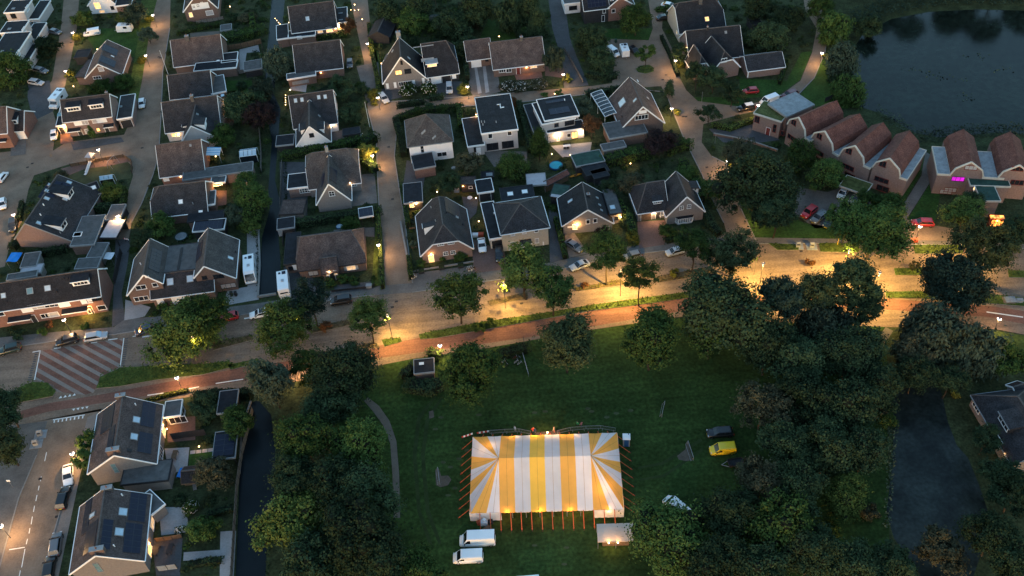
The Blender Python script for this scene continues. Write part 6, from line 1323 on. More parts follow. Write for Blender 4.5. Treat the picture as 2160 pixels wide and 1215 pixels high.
def garden_lamp(x,y,z,power,label,color=(1.0,.50,.16),r=.12):
 o = thing('garden_lamp',label,'garden lamp',x,y,0,'small warm garden lamps')
 b = MB(); b.tube((0,0,0),(0,0,z),.03,.025,'pole_grey',6); put('post',b.mesh('post'),o)
 q = MB(); q.lathe([(.04,-.1),(r,-.02),(r,.1),(.03,.16)],'lamp_warm',8); l = put('lamp_head',q.mesh('lamp_head'),o,(0,0,z))
 point_light(l,(0,0,.4),power,color,.1)
def string_lights(pts,label,power):
 """bulbs hanging from a slack wire between posts"""
 o = thing('string_lights',label,'string lights',pts[0][0],pts[0][1],0)
 O = Vector((pts[0][0],pts[0][1],0)); b = MB()
 L = [Vector(p) - O for p in pts]
 for a,c in zip(L,L[1:]): b.bar(a,c,.02,.02,'trim_dark')
 for p in (L[0],L[-1]): b.tube((p.x,p.y,0),p,.04,.03,'pole_grey',6)
 put('wire',b.mesh('wire'),o)
 q = MB(); q.lathe([(.02,-.1),(.10,-.02),(.07,.07),(.02,.09)],'lamp_warm',8); bm_ = q.mesh('bulb')
 for p in L: put('bulb',bm_,o,p - Vector((0,0,.12)))
 n = len(L) // 2
 point_light(o,L[n] - Vector((0,0,.5)),power,WARM,.5)
def flag_pole(x,y,h,label):
 o = thing('flag_pole',label,'flag pole',x,y); b = MB(); b.tube((0,0,0),(0,0,h),.07,.04,'white_plastic',8); put('pole',b.mesh('pole'),o)
 q = MB(); q.lathe([(.01,-.08),(.08,0),(.01,.08)],'trim_white',8); put('finial',q.mesh('finial'),o,(0,0,h + .05))
def thin_post(x,y,h,label,m='galvanised',name='sign_post',cat='sign post',plate=None,arm=0):
 o = thing(name,label,cat,x,y); b = MB(); b.tube((0,0,0),(0,0,h),.045,.04,m,7)
 if arm: b.bar((0,0,h),(arm,0,h),.06,.06,m)
 put('post',b.mesh('post'),o)
 if plate:
  q = MB(); q.box(-.3,-.03,-.25,.3,.03,.25,plate); put('plate',q.mesh('plate'),o,(0,0,h - .1))
def fence(pts,h,label,m='timber_grey',step=1.8,name='garden_fence',post='timber_dark',z=0.0):
 o = thing(name,label,'fence',pts[0][0],pts[0][1]); O = pts[0]
 pm = cached(('fpost',h,post),lambda: (lambda b: (b.box(-.05,-.05,0,.05,.05,h + .06,post),b.mesh('post'))[1])(MB()))
 for (xa,ya),(xb,yb) in zip(pts,pts[1:]):
  L = math.hypot(xb - xa,yb - ya); n = max(1,round(L / step)); w = round(L / n,2); a = math.atan2(yb - ya,xb - xa)
  def mk():
   b = MB()
   k = 5
   for i in range(k): b.box(.05,-.02 + .012 * (i % 2),.05 + (h - .08) * i / k,w - .05,.02 + .012 * (i % 2),.05 + (h - .08) * (i + 1) / k - .015,m)
   return b.mesh('fence_panel')
  pn = cached(('fpanel',w,h,m),mk)
  for i in range(n):
   px_,py_ = xa + math.cos(a) * L * i / n - O[0],ya + math.sin(a) * L * i / n - O[1]
   put('fence_panel',pn,o,(px_,py_,0),a); put('post',pm,o,(px_,py_,0),a)
 put('post',pm,o,(pts[-1][0] - O[0],pts[-1][1] - O[1],0))
 return o
def low_wall(pts,h,t,m,label,name='low_wall',cat='wall'):
 o = thing(name,label,cat,pts[0][0],pts[0][1]); O = pts[0]; b = MB(); c = MB()
 for (xa,ya),(xb,yb) in zip(pts,pts[1:]):
  b.bar((xa - O[0],ya - O[1],h / 2),(xb - O[0],yb - O[1],h / 2),t,h,m); c.bar((xa - O[0],ya - O[1],h + .03),(xb - O[0],yb - O[1],h + .03),t + .1,.07,'kerbstone')
 put('wall',b.mesh('wall'),o); put('coping',c.mesh('coping'),o)
def slabs(pts,w,d,rz,label,m='pale_paving',name='stepping_path'):
 o = thing(name,label,'path',pts[0][0],pts[0][1]); O = pts[0]
 me = cached(('slab',w,d,m),lambda: (lambda b: (b.box(-w / 2,-d / 2,-.02,w / 2,d / 2,.045,m),b.mesh('stone'))[1])(MB()))
 for x,y in pts: put('stone',me,o,(x - O[0],y - O[1],0),rz)
def waste_container(x,y,rz,label):
 o = thing('waste_container',label,'waste container',x,y,rz,'waste containers sunk beside the road')
 b = MB(); b.box(-1.1,-1.0,0,1.1,1.0,.10,'flat_pale'); put('platform',b.mesh('platform'),o)
 b = MB(); b.prism([(-.45,-.4,.1),(-.45,.4,.1),(-.45,.3,1.15),(-.45,0,1.3),(-.45,-.4,.9)],(.9,0,0),'trim_grey'); put('drum_housing',b.mesh('drum_housing'),o)
 b = MB(); b.box(-.3,-.46,.75,.3,-.38,1.0,'trim_dark'); put('hatch',b.mesh('hatch'),o)
def pool(x,y,r,h,label,m='turquoise'):
 o = thing('garden_pool',label,'pool',x,y); b = MB(); b.lathe([(r,0),(r * 1.04,h * .5),(r,h),(r * .94,h),(r * .94,h * .6)],'navy_plastic',20); put('rim',b.mesh('rim'),o)
 q = MB(); q.lathe([(.01,h * .8),(r * .95,h * .8)],m,20); put('water_surface',q.mesh('water_surface'),o)
def table_set(x,y,rz,label,tm='white_plastic',n=4):
 o = thing('garden_table',label,'table',x,y,rz); b = MB(); b.box(-.9,-.45,.7,.9,.45,.76,tm); put('top',b.mesh('top'),o)
 l = MB(); l.box(-.04,-.04,0,.04,.04,.7,tm); lm = l.mesh('leg')
 for sx in (-.8,.8):
  for sy in (-.36,.36): put('leg',lm,o,(sx,sy,0))
CH = {}
def garden_chair(x,y,rz,label,m='trim_dark',group='garden chairs round a table'):
 o = thing('garden_chair',label,'chair',x,y,rz,group)
 def mk():
  a = MB(); a.box(-.24,-.24,.42,.24,.24,.47,m); b = MB(); b.box(-.24,.2,.47,.24,.25,.95,m); l = MB(); l.box(-.03,-.03,0,.03,.03,.42,m)
  return a.mesh('seat'),b.mesh('backrest'),l.mesh('leg')
 a,b,l = cached(('chair',m),mk)
 put('seat',a,o); put('backrest',b,o)
 for sx in (-.2,.2):
  for sy in (-.2,.2): put('leg',l,o,(sx,sy,0))

# ---------------------------------------------------------------- people
def person(x,y,rz,label,top,legs,pose='stand',hair='hair'):
 """one skinned body; clothes are colours of that body, hair its child"""
 sw = .16 if pose == 'walk' else .05
 J = [((0,0,.95),.15),((0,0,1.15),.14),((0,0,1.40),.17),((0,0,1.50),.065),((0,.02,1.60),.085),((0,.02,1.72),.09),
   ((.10,sw,.88),.10),((.11,sw * 1.6,.48),.065),((.11,sw * .9,.09),.045),((.11,sw * .9 + .14,.04),.045),
   ((-.10,-sw,.88),.10),((-.11,-sw * .8,.48),.065),((-.11,-sw * 2.0,.09),.045),((-.11,-sw * 2.0 + .14,.04),.045),
   ((.20,0,1.40),.075),((.27,-.05,1.13),.05),((.26,.12,.92),.038),((.26,.20,.86),.04),
   ((-.20,0,1.40),.075),((-.27,.05,1.13),.05),((-.26,.16,.95),.038),((-.26,.24,.90),.04)]
 E = [(0,1),(1,2),(2,3),(3,4),(4,5),(0,6),(6,7),(7,8),(8,9),(0,10),(10,11),(11,12),(12,13),(2,14),(14,15),(15,16),(16,17),(2,18),(18,19),(19,20),(20,21)]
 me = bpy.data.meshes.new('person'); me.from_pydata([j[0] for j in J],E,[])
 o = bpy.data.objects.new('body',me); col.objects.link(o)
 m = o.modifiers.new('skin','SKIN')
 for i,v in enumerate(me.skin_vertices[0].data):
  v.radius = (J[i][1],J[i][1]); v.use_root = i == 0
 o.modifiers.new('sub','SUBSURF').levels = 1
 bpy.context.view_layer.update()
 dg = bpy.context.evaluated_depsgraph_get()
 nm = bpy.data.meshes.new_from_object(o.evaluated_get(dg)); bpy.data.objects.remove(o)
 nm.materials.clear()
 for mm in (top,legs,'skin','cloth_dark'): nm.materials.append(MATS[mm])
 for p in nm.polygons:
  c = p.center
  p.material_index = 2 if c.z > 1.5 or (abs(c.x) > .2 and c.z < .98 and c.z > .8) else 0 if c.z > .95 else 3 if c.z < .10 else 1
  p.use_smooth = True
 root = put('person',nm,None,(x,y,0),rz); tag(root,label,'person')
 h = MB(); h.lathe([(.105,-.02),(.112,.05),(.08,.12),(.01,.145)],hair,10); put('hair',h.mesh('hair',True),root,(0,.0,1.68))
 return root

# ---------------------------------------------------------------- the striped party tent
def party_tent(cx,cy,rz):
 o = thing('party_tent','large yellow and white striped party tent on the park grass','tent',cx,cy,rz)
 A,B_,ze,zr,rx = 12.85,7.73,2.45,6.75,7.75
 def strip(poly,m,n=7,sag=.20):
  """panel between ridge edge (p0,p1) and eave edge (q0,q1), slightly sagging"""
  p0,p1,q0,q1 = map(Vector,poly); b = MB(); rows = []
  for i in range(n + 1):
   t = i / n; s = -sag * math.sin(math.pi * t) - .05 * math.sin(math.pi * t * 3) * 0
   row = []
   for j in range(5):
    u = j / 4
    p = p0.lerp(p1,u).lerp(q0.lerp(q1,u),t)
    row.append(p + Vector((0,0,s - .11 * math.sin(math.pi * u) * t)))
   rows.append(row)
  k = 0
  for i in range(n):
   for j in range(4): b.poly([rows[i][j],rows[i + 1][j],rows[i + 1][j + 1],rows[i][j + 1]],m)
  for i in range(n):   # stitched seam down the middle of the panel
   a,c = rows[i][2] + Vector((0,0,.012)),rows[i + 1][2] + Vector((0,0,.012)); w_ = Vector((.02,0,0)) if p0 != p1 else (q1 - q0).normalized() * .02
   b.poly([a - w_,c - w_,c + w_,a + w_],'canvas_seam')
  # scalloped hem
  for j in range(4):
   a,c = rows[n][j],rows[n][j + 1]
   b.poly([a,a + Vector((0,0,-.16)),(a + c) / 2 + Vector((0,0,-.26)),c + Vector((0,0,-.16)),c],m)
  put('canopy_panel',b.mesh('canopy_panel',True),o)
 Y,Yg,Wt,Wg = 'canvas_yellow','canvas_gold','canvas_white','canvas_grey'
 cols = [Y,Wg,Yg,Wg,Y,Wt]
 n = 6; w = 2 * rx / n
 for s in (-1,1):
  for i in range(n):
   xa,xb = -rx + i * w,-rx + (i + 1) * w
   strip(((xa,0,zr),(xb,0,zr),(xa,s * B_,ze),(xb,s * B_,ze)),cols[i])
 # fans at both ends: rim points walked from back to front
 def fan(sg,rim,cs):
  a = (sg * rx,0,zr)
  for (p,q),m in zip(zip(rim,rim[1:]),cs): strip((a,a,(*p,ze),(*q,ze)),m,7,.14)
 d = B_ * 2
 L = [(-rx,B_),(-rx - 2.45,B_),(-A + .05,B_),(-A,B_ - d * .27),(-A,B_ - d * .45),(-A,B_ - d * .60),(-A,B_ - d * .78),(-A + .3,-B_),(-rx - 2.2,-B_),(-rx,-B_)]
 fan(-1,L,[Wt,Y,Wt,Y,Wt,Y,Wg,Y,Wt])
 Rr = [(rx,B_),(rx + 2.4,B_),(A - .1,B_),(A,B_ - d * .22),(A,B_ - d * .40),(A,B_ - d * .55),(A,B_ - d * .74),(A - .1,-B_),(rx + 2.7,-B_),(rx,-B_)]
 fan(1,Rr,[Y,Wt,Y,Wt,Y,Wt,Y,Wt,Y])
 # front walls at the two ends, back wall and side walls
 def wall(x0,y0,x1,y1,m):
  b = MB(); N_ = 10; v = []
  for i in range(N_ + 1):
   t = i / N_; k = .05 * (i % 2)
   v.append((x0 + (x1 - x0) * t + (k if y0 != y1 else 0),y0 + (y1 - y0) * t - (k if y0 == y1 else 0)))
  for (xa,ya),(xb,yb) in zip(v,v[1:]): b.poly([(xa,ya,.02),(xb,yb,.02),(xb,yb,ze - .06),(xa,ya,ze - .06)],m)
  put('side_wall',b.mesh('side_wall'),o)
 wall(-A,-B_ - .05,-rx + .2,-B_ - .05,Wt); wall(rx + .1,-B_ - .05,A,-B_ - .05,'canvas_white')
 wall(-A,-B_,-A,B_,Wt); wall(A,-B_,A,B_,Wt); wall(-A,B_ - .1,-2.4,B_ - .1,Wt); wall(2.4,B_ - .1,A,B_ - .1,Wt)
 pm = MB(); pm.tube((0,0,0),(0,0,ze - .05),.06,.05,'galvanised',7); pmm = pm.mesh('pole')
 for i in range(12):
  x = -A + .3 + i * (2 * A - .6) / 11
  for s in (-1,1): put('pole',pmm,o,(x,s * (B_ - .35),0))
 cm = MB(); cm.tube((0,0,0),(0,0,zr - .12),.09,.08,'galvanised',8); cmm = cm.mesh('centre_pole')
 for x in (-rx,0,rx): put('centre_pole',cmm,o,(x,0,0))
 def strap(a,b_):
  a,b_ = Vector(a),Vector(b_); m = MB(); m.bar(a,b_,.13,.03,'strap_orange'); m.tube(b_ + Vector((0,0,-.1)),b_ + Vector((0,0,.22)),.05,.05,'iron',6); m.box(b_.x - .07,b_.y - .05,.22,b_.x + .07,b_.y + .07,.30,'iron')
  q = a.lerp(b_,.86); m.box(q.x - .1,q.y - .09,q.z - .06,q.x + .1,q.y + .09,q.z + .06,'strap_orange')
  put('guy_strap',m.mesh('guy_strap'),o)
 for i in range(14):
  x = -A + 1.75 + i * 1.72; strap((x,-B_ + .02,ze - .05),(x + .05,-B_ - 2.35,0)); strap((x,B_ - .02,ze - .05),(x,B_ + 2.1,0))
 for i in range(9):
  y = -B_ + .7 + i * 1.75
  strap((-A,y,ze - .05),(-A - 2.1,y - .15,0)); strap((A,y,ze - .05),(A + 2.2,y - .25,0))
 # lamps inside the tent; the last hangs outside to light the grass behind
 for i,(x,y) in enumerate(((-7,0),(0,0),(7,0),(-9.5,4),(9.5,-4),(0.5,8.5))):
  b = MB(); b.lathe([(.03,-.12),(.16,0),(.03,.14)],'lamp_warm',8); l = put('hanging_lamp',b.mesh('hanging_lamp'),o,(x,y,2.3 if i < 5 else 2.0))
  point_light(l,(0,0,.35),170 if i < 5 else 260,WARM,.2)
 for x in (-2.0, 2.6, 5.2, -5.5):   # lamps under the rear hem
  b = MB(); b.lathe([(.03,-.1),(.12,0),(.03,.1)],'lamp_warm',8); l = put('hanging_lamp',b.mesh('hanging_lamp'),o,(x,B_ - .6,2.15))
  point_light(l,(0,.0,-.2),130,WARM,.1)
 for x in (-6.5,-1,4,10.3):
  b = MB(); b.lathe([(.03,-.1),(.12,0),(.03,.1)],'lamp_warm',8); l = put('hanging_lamp',b.mesh('hanging_lamp'),o,(x,-B_ + .5,2.1))
  point_light(l,(0,-.2,-.2),90,(1,.42,.15),.1)
 return o
def barrier(xa,ya,xb,yb,label,kind='crowd',group='steel crowd barriers behind the tent'):
 L = math.hypot(xb - xa,yb - ya); a = math.atan2(yb - ya,xb - xa)
 o = thing('crowd_barrier' if kind == 'crowd' else 'road_barrier',label,'barrier',xa,ya,a,group)
 if kind == 'crowd':
  f = MB(); 
  for p,q in (((0,0,.2),(L,0,.2)),((0,0,1.08),(L,0,1.08)),((0.02,0,.2),(.02,0,1.08)),((L - .02,0,.2),(L - .02,0,1.08))): f.tube(p,q,.035,.035,'galvanised',6)
  put('frame',f.mesh('frame'),o); n = int(L / .16); r = MB(); r.tube((0,0,.2),(0,0,1.08),.012,.012,'galvanised',4); rm_ = r.mesh('rail')
  for i in range(1,n): put('rail',rm_,o,(L * i / n,0,0))
  for x in (.35,L - .35): q = MB(); q.box(-.03,-.3,0,.03,.3,.05,'galvanised'); q.box(-.025,-.025,.05,.025,.025,.22,'galvanised'); put('foot',q.mesh('foot'),o,(x,0,0))
 else:
  n = 6
  for i in range(n):
   q = MB(); q.box(L * i / n,-.03,.55,L * (i + 1) / n - .02,.03,1.0,'cloth_red' if i % 2 == 0 else 'trim_white'); put('board_section',q.mesh('board_section'),o)
  for x in (.3,L - .3): q = MB(); q.box(-.04,-.35,0,.04,.35,.08,'trim_dark'); q.box(-.03,-.035,.08,.03,.035,.58,'trim_dark'); put('foot',q.mesh('foot'),o,(x,.06,0))
 return o
def toilet_cabin(x,y,rz):
 o = thing('portable_toilet','dark portable toilet cabin with bright white roof beside the tent corner','portable toilet',x,y,rz)
 b = MB(); b.box(-.6,-.6,.05,.6,.6,2.15,'trim_grey'); put('cabin',b.mesh('cabin'),o)
 q = MB(); q.prism([(-.68,-.68,2.15),(.68,-.68,2.15),(.68,.68,2.15),(-.68,.68,2.15)],(0,0,.08),'white_plastic'); q.box(-.5,-.5,2.23,.5,.5,2.34,'white_plastic'); put('roof',q.mesh('roof'),o)
 d = MB(); d.box(-.4,-.64,.12,.4,-.6,2.0,'navy_plastic'); put('door',d.mesh('door'),o); t = MB(); t.tube((0,0,0),(0,0,.35),.06,.06,'trim_dark',6); put('vent_pipe',t.mesh('vent_pipe'),o,(.35,.35,2.3))
def side_awning(x,y,rz,W,D):
 o = thing('side_awning','small cream awning tent with glowing lamps in front of the party tent','awning',x,y,rz)
 b = MB(); N_ = 6
 for i in range(N_):
  for j in range(4):
   P = lambda u,v: (W * u,D * v,2.35 + .35 * math.sin(math.pi * v) * .6 + .2 * v - .05 * math.sin(math.pi * u * 3) * math.sin(math.pi * v))
   b.poly([P(i / N_,j / 4),P((i + 1) / N_,j / 4),P((i + 1) / N_,(j + 1) / 4),P(i / N_,(j + 1) / 4)],'awning_cream')
 put('canopy',b.mesh('canopy',True),o)
 v = MB(); v.box(0,-.03,2.12,W,.0,2.36,'awning_cream'); put('valance',v.mesh('valance'),o)
 p = MB(); p.tube((0,0,0),(0,0,2.35),.04,.04,'galvanised',6); pm = p.mesh('pole')
 for px_,py_ in ((.05,.05),(W / 2,.05),(W - .05,.05),(.05,D - .05),(W - .05,D - .05)): put('pole',pm,o,(px_,py_,0))
 for px_,pw in ((W * .3,170),(W * .55,110)):
  q = MB(); q.lathe([(.03,-.1),(.14,0),(.03,.12)],'lamp_warm',8); l = put('hanging_lamp',q.mesh('hanging_lamp'),o,(px_,-.12,2.05)); point_light(l,(0,.2,-.2),pw * .5,WARM,.1)
 c = MB(); c.box(.8,.5,0,W - .8,1.0,1.0,'timber_brown'); put('counter',c.mesh('counter'),o)
def goal(x,y,rz,label,w=3.0,h=1.8):
 o = thing('football_goal',label,'goal',x,y,rz); b = MB()
 for p,q in (((0,0,0),(0,0,h)),((w,0,0),(w,0,h)),((0,0,h),(w,0,h))): b.tube(p,q,.06,.06,'galvanised',6)
 put('goal_frame',b.mesh('goal_frame'),o); n = MB()
 for p in (0,w): n.tube((p,0,h),(p,.4,0),.03,.03,'galvanised',5)
 n.tube((0,.4,0.03),(w,.4,.03),.03,.03,'galvanised',5); put('back_stay',n.mesh('back_stay'),o)
def bicycle(x,y,rz,label,m):
 o = thing('bicycle',label,'bicycle',x,y,rz,'bicycles parked at the rack by the park trees')
 f = MB()
 for p,q in (((-.5,0,.35),(-.1,0,.32)),((-.1,0,.32),(-.25,0,.85)),((-.1,0,.32),(.35,0,.82)),((-.22,0,.75),(.35,0,.82)),((-.5,0,.35),(-.25,0,.75)),((.52,0,.35),(.33,0,.98))): f.tube(p,q,.028,.028,m,5)
 put('frame',f.mesh('frame'),o)
 for wx in (-.5,.52):
  w = MB(); w.lathe([(.31,-.025),(.35,0),(.31,.025),(.29,0),(.31,-.025)],'rubber',14); t = put('wheel',w.mesh('wheel'),o,M=TR(wx,0,.35) @ Matrix.Rotation(math.pi / 2,4,'X'))
 h = MB(); h.bar((.33,-.28,1.0),(.33,.28,1.0),.04,.04,'alloy'); put('handlebar',h.mesh('handlebar'),o); s = MB(); s.box(-.38,-.08,.86,-.14,.08,.93,'trim_dark'); put('saddle',s.mesh('saddle'),o)
def bike_rail(x,y,rz,L):
 o = thing('bike_rail','long pale rail of the bicycle rack on the park grass','bike rack',x,y,rz); b = MB(); b.bar((0,0,.8),(L,0,.8),.12,.08,'galvanised'); put('rail',b.mesh('rail'),o)
 p = MB(); p.tube((0,0,0),(0,0,.8),.04,.04,'galvanised',6); pm = p.mesh('post')
 for i in range(4): put('post',pm,o,(L * i / 3,0,0))
def slide_tower(x,y,rz):
 o = thing('play_tower','playground tower with grey roof and long silver slide on the small play lawn','playground tower',x,y,rz)
 p = MB(); p.box(-.06,-.06,0,.06,.06,2.9,'timber_brown'); pm = p.mesh('post')
 for sx in (-.7,.7):
  for sy in (-.7,.7): put('post',pm,o,(sx,sy,0))
 d = MB(); d.box(-.7,-.7,1.4,.7,.7,1.5,'timber_brown'); put('deck',d.mesh('deck'),o)
 r = MB(); k = (0,0,3.8); c = [(-.95,-.95,2.85),(.95,-.95,2.85),(.95,.95,2.85),(-.95,.95,2.85)]
 for i in range(4): r.poly([c[i],c[(i + 1) % 4],k],'roof_sheet')
 put('roof',r.mesh('roof'),o)
 s = MB(); s.prism([(-.3,-.7,1.45),(.3,-.7,1.45),(.3,-3.7,.3),(-.3,-3.7,.3)],(0,0,.06),'steel_pale'); s.box(-.3,-4.5,.26,.3,-3.68,.33,'steel_pale')
 for e in (-.33,.33): s.bar((e,-.7,1.6),(e,-3.7,.45),.05,.22,'steel_pale')
 put('slide',s.mesh('slide'),o)
def swing(x,y,rz,label,m='galvanised'):
 o = thing('swing_frame',label,'swing',x,y,rz); b = MB()
 for sx in (-1.4,1.4):
  for sy in (-.8,.8): b.tube((sx,sy,0),(sx,0,2.2),.05,.05,m,6)
 b.tube((-1.4,0,2.2),(1.4,0,2.2),.05,.05,m,6); put('frame',b.mesh('frame'),o)
 for sx in (-.6,.6):
  s = MB(); s.box(sx - .22,-.1,.5,sx + .22,.1,.55,'rubber'); s.bar((sx - .2,0,.55),(sx - .2,0,2.2),.02,.02,'iron'); s.bar((sx + .2,0,.55),(sx + .2,0,2.2),.02,.02,'iron'); put('seat',s.mesh('seat'),o)
def trampoline(x,y,r,label,m='trim_dark'):
 o = thing('trampoline',label,'trampoline',x,y); b = MB(); b.lathe([(r * .86,.62),(r,.64),(r * 1.02,.58),(r * .88,.55)],'flat_green',18); put('pad',b.mesh('pad'),o)
 q = MB(); q.lathe([(.01,.60),(r * .87,.61)],m,18); put('mat',q.mesh('mat'),o); l = MB(); l.tube((0,0,0),(0,0,.58),.04,.04,'galvanised',5); lm = l.mesh('leg')
 for i in range(6): put('leg',lm,o,(r * .95 * math.cos(i * 1.047),r * .95 * math.sin(i * 1.047),0))
def planter(x,y,rz,w,label,m='timber_brown',group=None):
 o = thing('planter',label,'planter',x,y,rz,group); b = MB(); b.box(-w / 2,-w / 2,0,w / 2,w / 2,.5,m); put('box',b.mesh('box'),o); q = MB(); q.box(-w / 2 + .05,-w / 2 + .05,.5,w / 2 - .05,w / 2 - .05,.52,'soil'); put('soil_bed',q.mesh('soil_bed'),o)
def ribbed_veranda(x,y,rz,W,D,label):
 o = thing('glass_veranda',label,'veranda',x,y,rz)
 n = 8
 for i in range(n):
  r = MB(); yy = D * i / (n - 1); P = [(W * t / 6,yy,2.3 + .75 * math.sin(math.pi * (.12 + .40 * t / 6))) for t in range(7)]
  for a,c in zip(P,P[1:]): r.bar(a,c,.10,.10,'trim_white')
  put('rib',r.mesh('rib'),o)
 for i in range(n - 1):
  g_ = MB(); y0,y1 = D * i / (n - 1) + .06,D * (i + 1) / (n - 1) - .06
  P = [(W * t / 6,2.28 + .75 * math.sin(math.pi * (.12 + .40 * t / 6))) for t in range(7)]
  for (xa,za),(xb,zb) in zip(P,P[1:]): g_.poly([(xa,y0,za),(xb,y0,zb),(xb,y1,zb),(xa,y1,za)],'pane_dark')
  put('pane',g_.mesh('pane'),o)
 b = MB(); b.bar((0,0,2.55),(0,D,2.55),.14,.16,'trim_white'); b.bar((W,0,3.0),(W,D,3.0),.14,.16,'trim_white'); put('beam',b.mesh('beam'),o)
 p = MB(); p.tube((0,0,0),(0,0,2.5),.06,.06,'trim_white',6); pm = p.mesh('post')
 for yy in (0.05,D / 2,D - .05): put('post',pm,o,(0,yy,0))
def glasshouse(x,y,rz,W,D,label,h=2.2,m='pane_sky'):
 o = thing('greenhouse',label,'greenhouse',x,y,rz)
 f = MB()
 for xx in (0,W):
  for yy in (0,D): f.box(xx - .04,yy - .04,0,xx + .04,yy + .04,h,'trim_white')
 for yy in (0,D): f.bar((0,yy,h),(W,yy,h),.08,.08,'trim_white')
 f.bar((0,D / 2,h + .6),(W,D / 2,h + .6),.08,.08,'trim_white'); put('frame',f.mesh('frame'),o)
 n = max(2,round(W / 1.0))
 for i in range(n):
  for s in (0,1):
   g_ = MB(); xa,xb = W * i / n + .05,W * (i + 1) / n - .05; ya = D if s else 0
   g_.prism([(xa,ya,h + .02),(xb,ya,h + .02),(xb,D / 2,h + .58),(xa,D / 2,h + .58)],(0,0,.03),m); put('pane',g_.mesh('pane'),o)
 w = MB(); w.box(.04,-.02,.1,W - .04,.02,h - .05,'pane_dark'); put('front_glass',w.mesh('front_glass'),o)
def stripe_awning(x,y,rz,W,D,z,label):
 o = thing('awning',label,'awning',x,y,rz)
 n = 10
 for i in range(n):
  b = MB(); y0,y1 = D * i / n,D * (i + 1) / n; b.prism([(0,y0,z + .3),(W,y0,z - .2),(W,y1 - .01,z - .2),(0,y1 - .01,z + .3)],(0,0,.04),'awning_blue' if i % 2 else 'trim_white'); put('stripe',b.mesh('stripe'),o)
 f = MB(); f.bar((W,0,z - .22),(W,D,z - .22),.1,.12,'trim_white'); put('front_bar',f.mesh('front_bar'),o)
 for yy in (.1,D - .1): p = MB(); p.box(-.04,-.04,0,.04,.04,z - .25,'trim_white'); put('post',p.mesh('post'),o,(W - .05,yy,0))
def tarp(x,y,rz,W,D,h,label,m='blue_tarp'):
 o = thing('tarpaulin',label,'tarpaulin',x,y,rz); b = MB(); n = 5
 P = lambda u,v: (W * u,D * v,h + .12 * math.sin(u * 7) * math.cos(v * 5) - .15 * abs(u - .5))
 for i in range(n):
  for j in range(n): b.poly([P(i / n,j / n),P((i + 1) / n,j / n),P((i + 1) / n,(j + 1) / n),P(i / n,(j + 1) / n)],m)
 put('sheet',b.mesh('sheet',True),o); p = MB(); p.tube((0,0,0),(0,0,h),.03,.03,'galvanised',5); pm = p.mesh('pole')
 for u in (.02,.98):
  for v in (.02,.98): put('pole',pm,o,(W * u,D * v,0))
def bin_pair(x,y,rz,label,m='trim_dark',group='wheeled bins by the house walls'):
 o = thing('wheeled_bin',label,'bin',x,y,rz,group); b = MB(); b.prism([(-.27,-.3,.08),(.27,-.3,.08),(.29,-.35,1.0),(-.29,-.35,1.0)],(0,.62,0),m); put('body',b.mesh('body'),o)
 l = MB(); l.prism([(-.3,-.4,1.0),(.3,-.4,1.0),(.3,.32,1.06),(-.3,.32,1.06)],(0,0,.06),m); put('lid',l.mesh('lid'),o)
 w = MB(); w.tube((-.3,.28,.1),(.3,.28,.1),.1,.1,'rubber',8); put('wheels',w.mesh('wheels'),o)
def grit_box(x,y,rz,label,m):
 o = thing('storage_box',label,'storage box',x,y,rz); b = MB(); b.box(-.6,-.35,0,.6,.35,.6,m); put('box',b.mesh('box'),o); l = MB(); l.prism([(-.64,-.4,.6),(.64,-.4,.6),(.64,.38,.72),(-.64,.38,.72)],(0,0,.06),m); put('lid',l.mesh('lid'),o)
def lounger(x,y,rz,label):
 o = thing('sun_lounger',label,'sun lounger',x,y,rz); b = MB(); b.box(-.32,-.95,.25,.32,.45,.32,'timber_grey'); put('seat',b.mesh('seat'),o); k = MB(); k.prism([(-.32,.45,.28),(.32,.45,.28),(.32,.95,.62),(-.32,.95,.62)],(0,0,.06),'timber_grey'); put('backrest',k.mesh('backrest'),o)
 l = MB(); l.box(-.03,-.03,0,.03,.03,.25,'timber_grey'); lm = l.mesh('leg')
 for sx in (-.28,.28):
  for sy in (-.85,.4): put('leg',lm,o,(sx,sy,0))
def parasol_table(x,y,label,m='steel_pale'):
 o = thing('round_table',label,'table',x,y); b = MB(); b.lathe([(.02,.72),(.6,.72),(.6,.76),(.02,.76)],m,14); put('top',b.mesh('top'),o); p = MB(); p.tube((0,0,0),(0,0,.72),.05,.05,m,7); put('pedestal',p.mesh('pedestal'),o)
def kayak(x,y,rz,label):
 b = MB(); n = 8; st = [(-1.6,.02),(-1.1,.22),(-.4,.34),(.4,.34),(1.1,.22),(1.6,.02)]
 for (xa,wa),(xb,wb) in zip(st,st[1:]):
  b.poly([(xa,-wa,.32),(xb,-wb,.32),(xb,0,.02),(xa,0,.02)],'kayak_orange'); b.poly([(xa,0,.02),(xb,0,.02),(xb,wb,.32),(xa,wa,.32)],'kayak_orange'); b.poly([(xa,-wa,.32),(xa,wa,.32),(xb,wb,.32),(xb,-wb,.32)],'kayak_orange')
 o = b.build('kayak',None,(x,y,0),rz,True); tag(o,label,'kayak'); q = MB(); q.box(-.4,-.2,.33,.4,.2,.36,'trim_dark'); put('cockpit',q.mesh('cockpit'),o)
def crate_stack(x,y,rz,label):
 o = thing('equipment_pile',label,'equipment',x,y,rz); random.seed(4)
 for i,(bx,by,w,d,h,m) in enumerate(((0,0,1.2,.8,.9,'steel_pale'),(1.1,.2,.8,.7,.6,'trim_dark'),(-.9,.1,.6,.6,.7,'container_red'),(.4,-.9,1.3,.5,.4,'timber_brown'),(.1,.1,.5,.5,.5,'white_plastic'))):
  b = MB(); z = .9 if i == 4 else 0; b.box(-w / 2,-d / 2,z,w / 2,d / 2,z + h,m); put('case',b.mesh('case'),o,(bx,by,0),.2 * i)
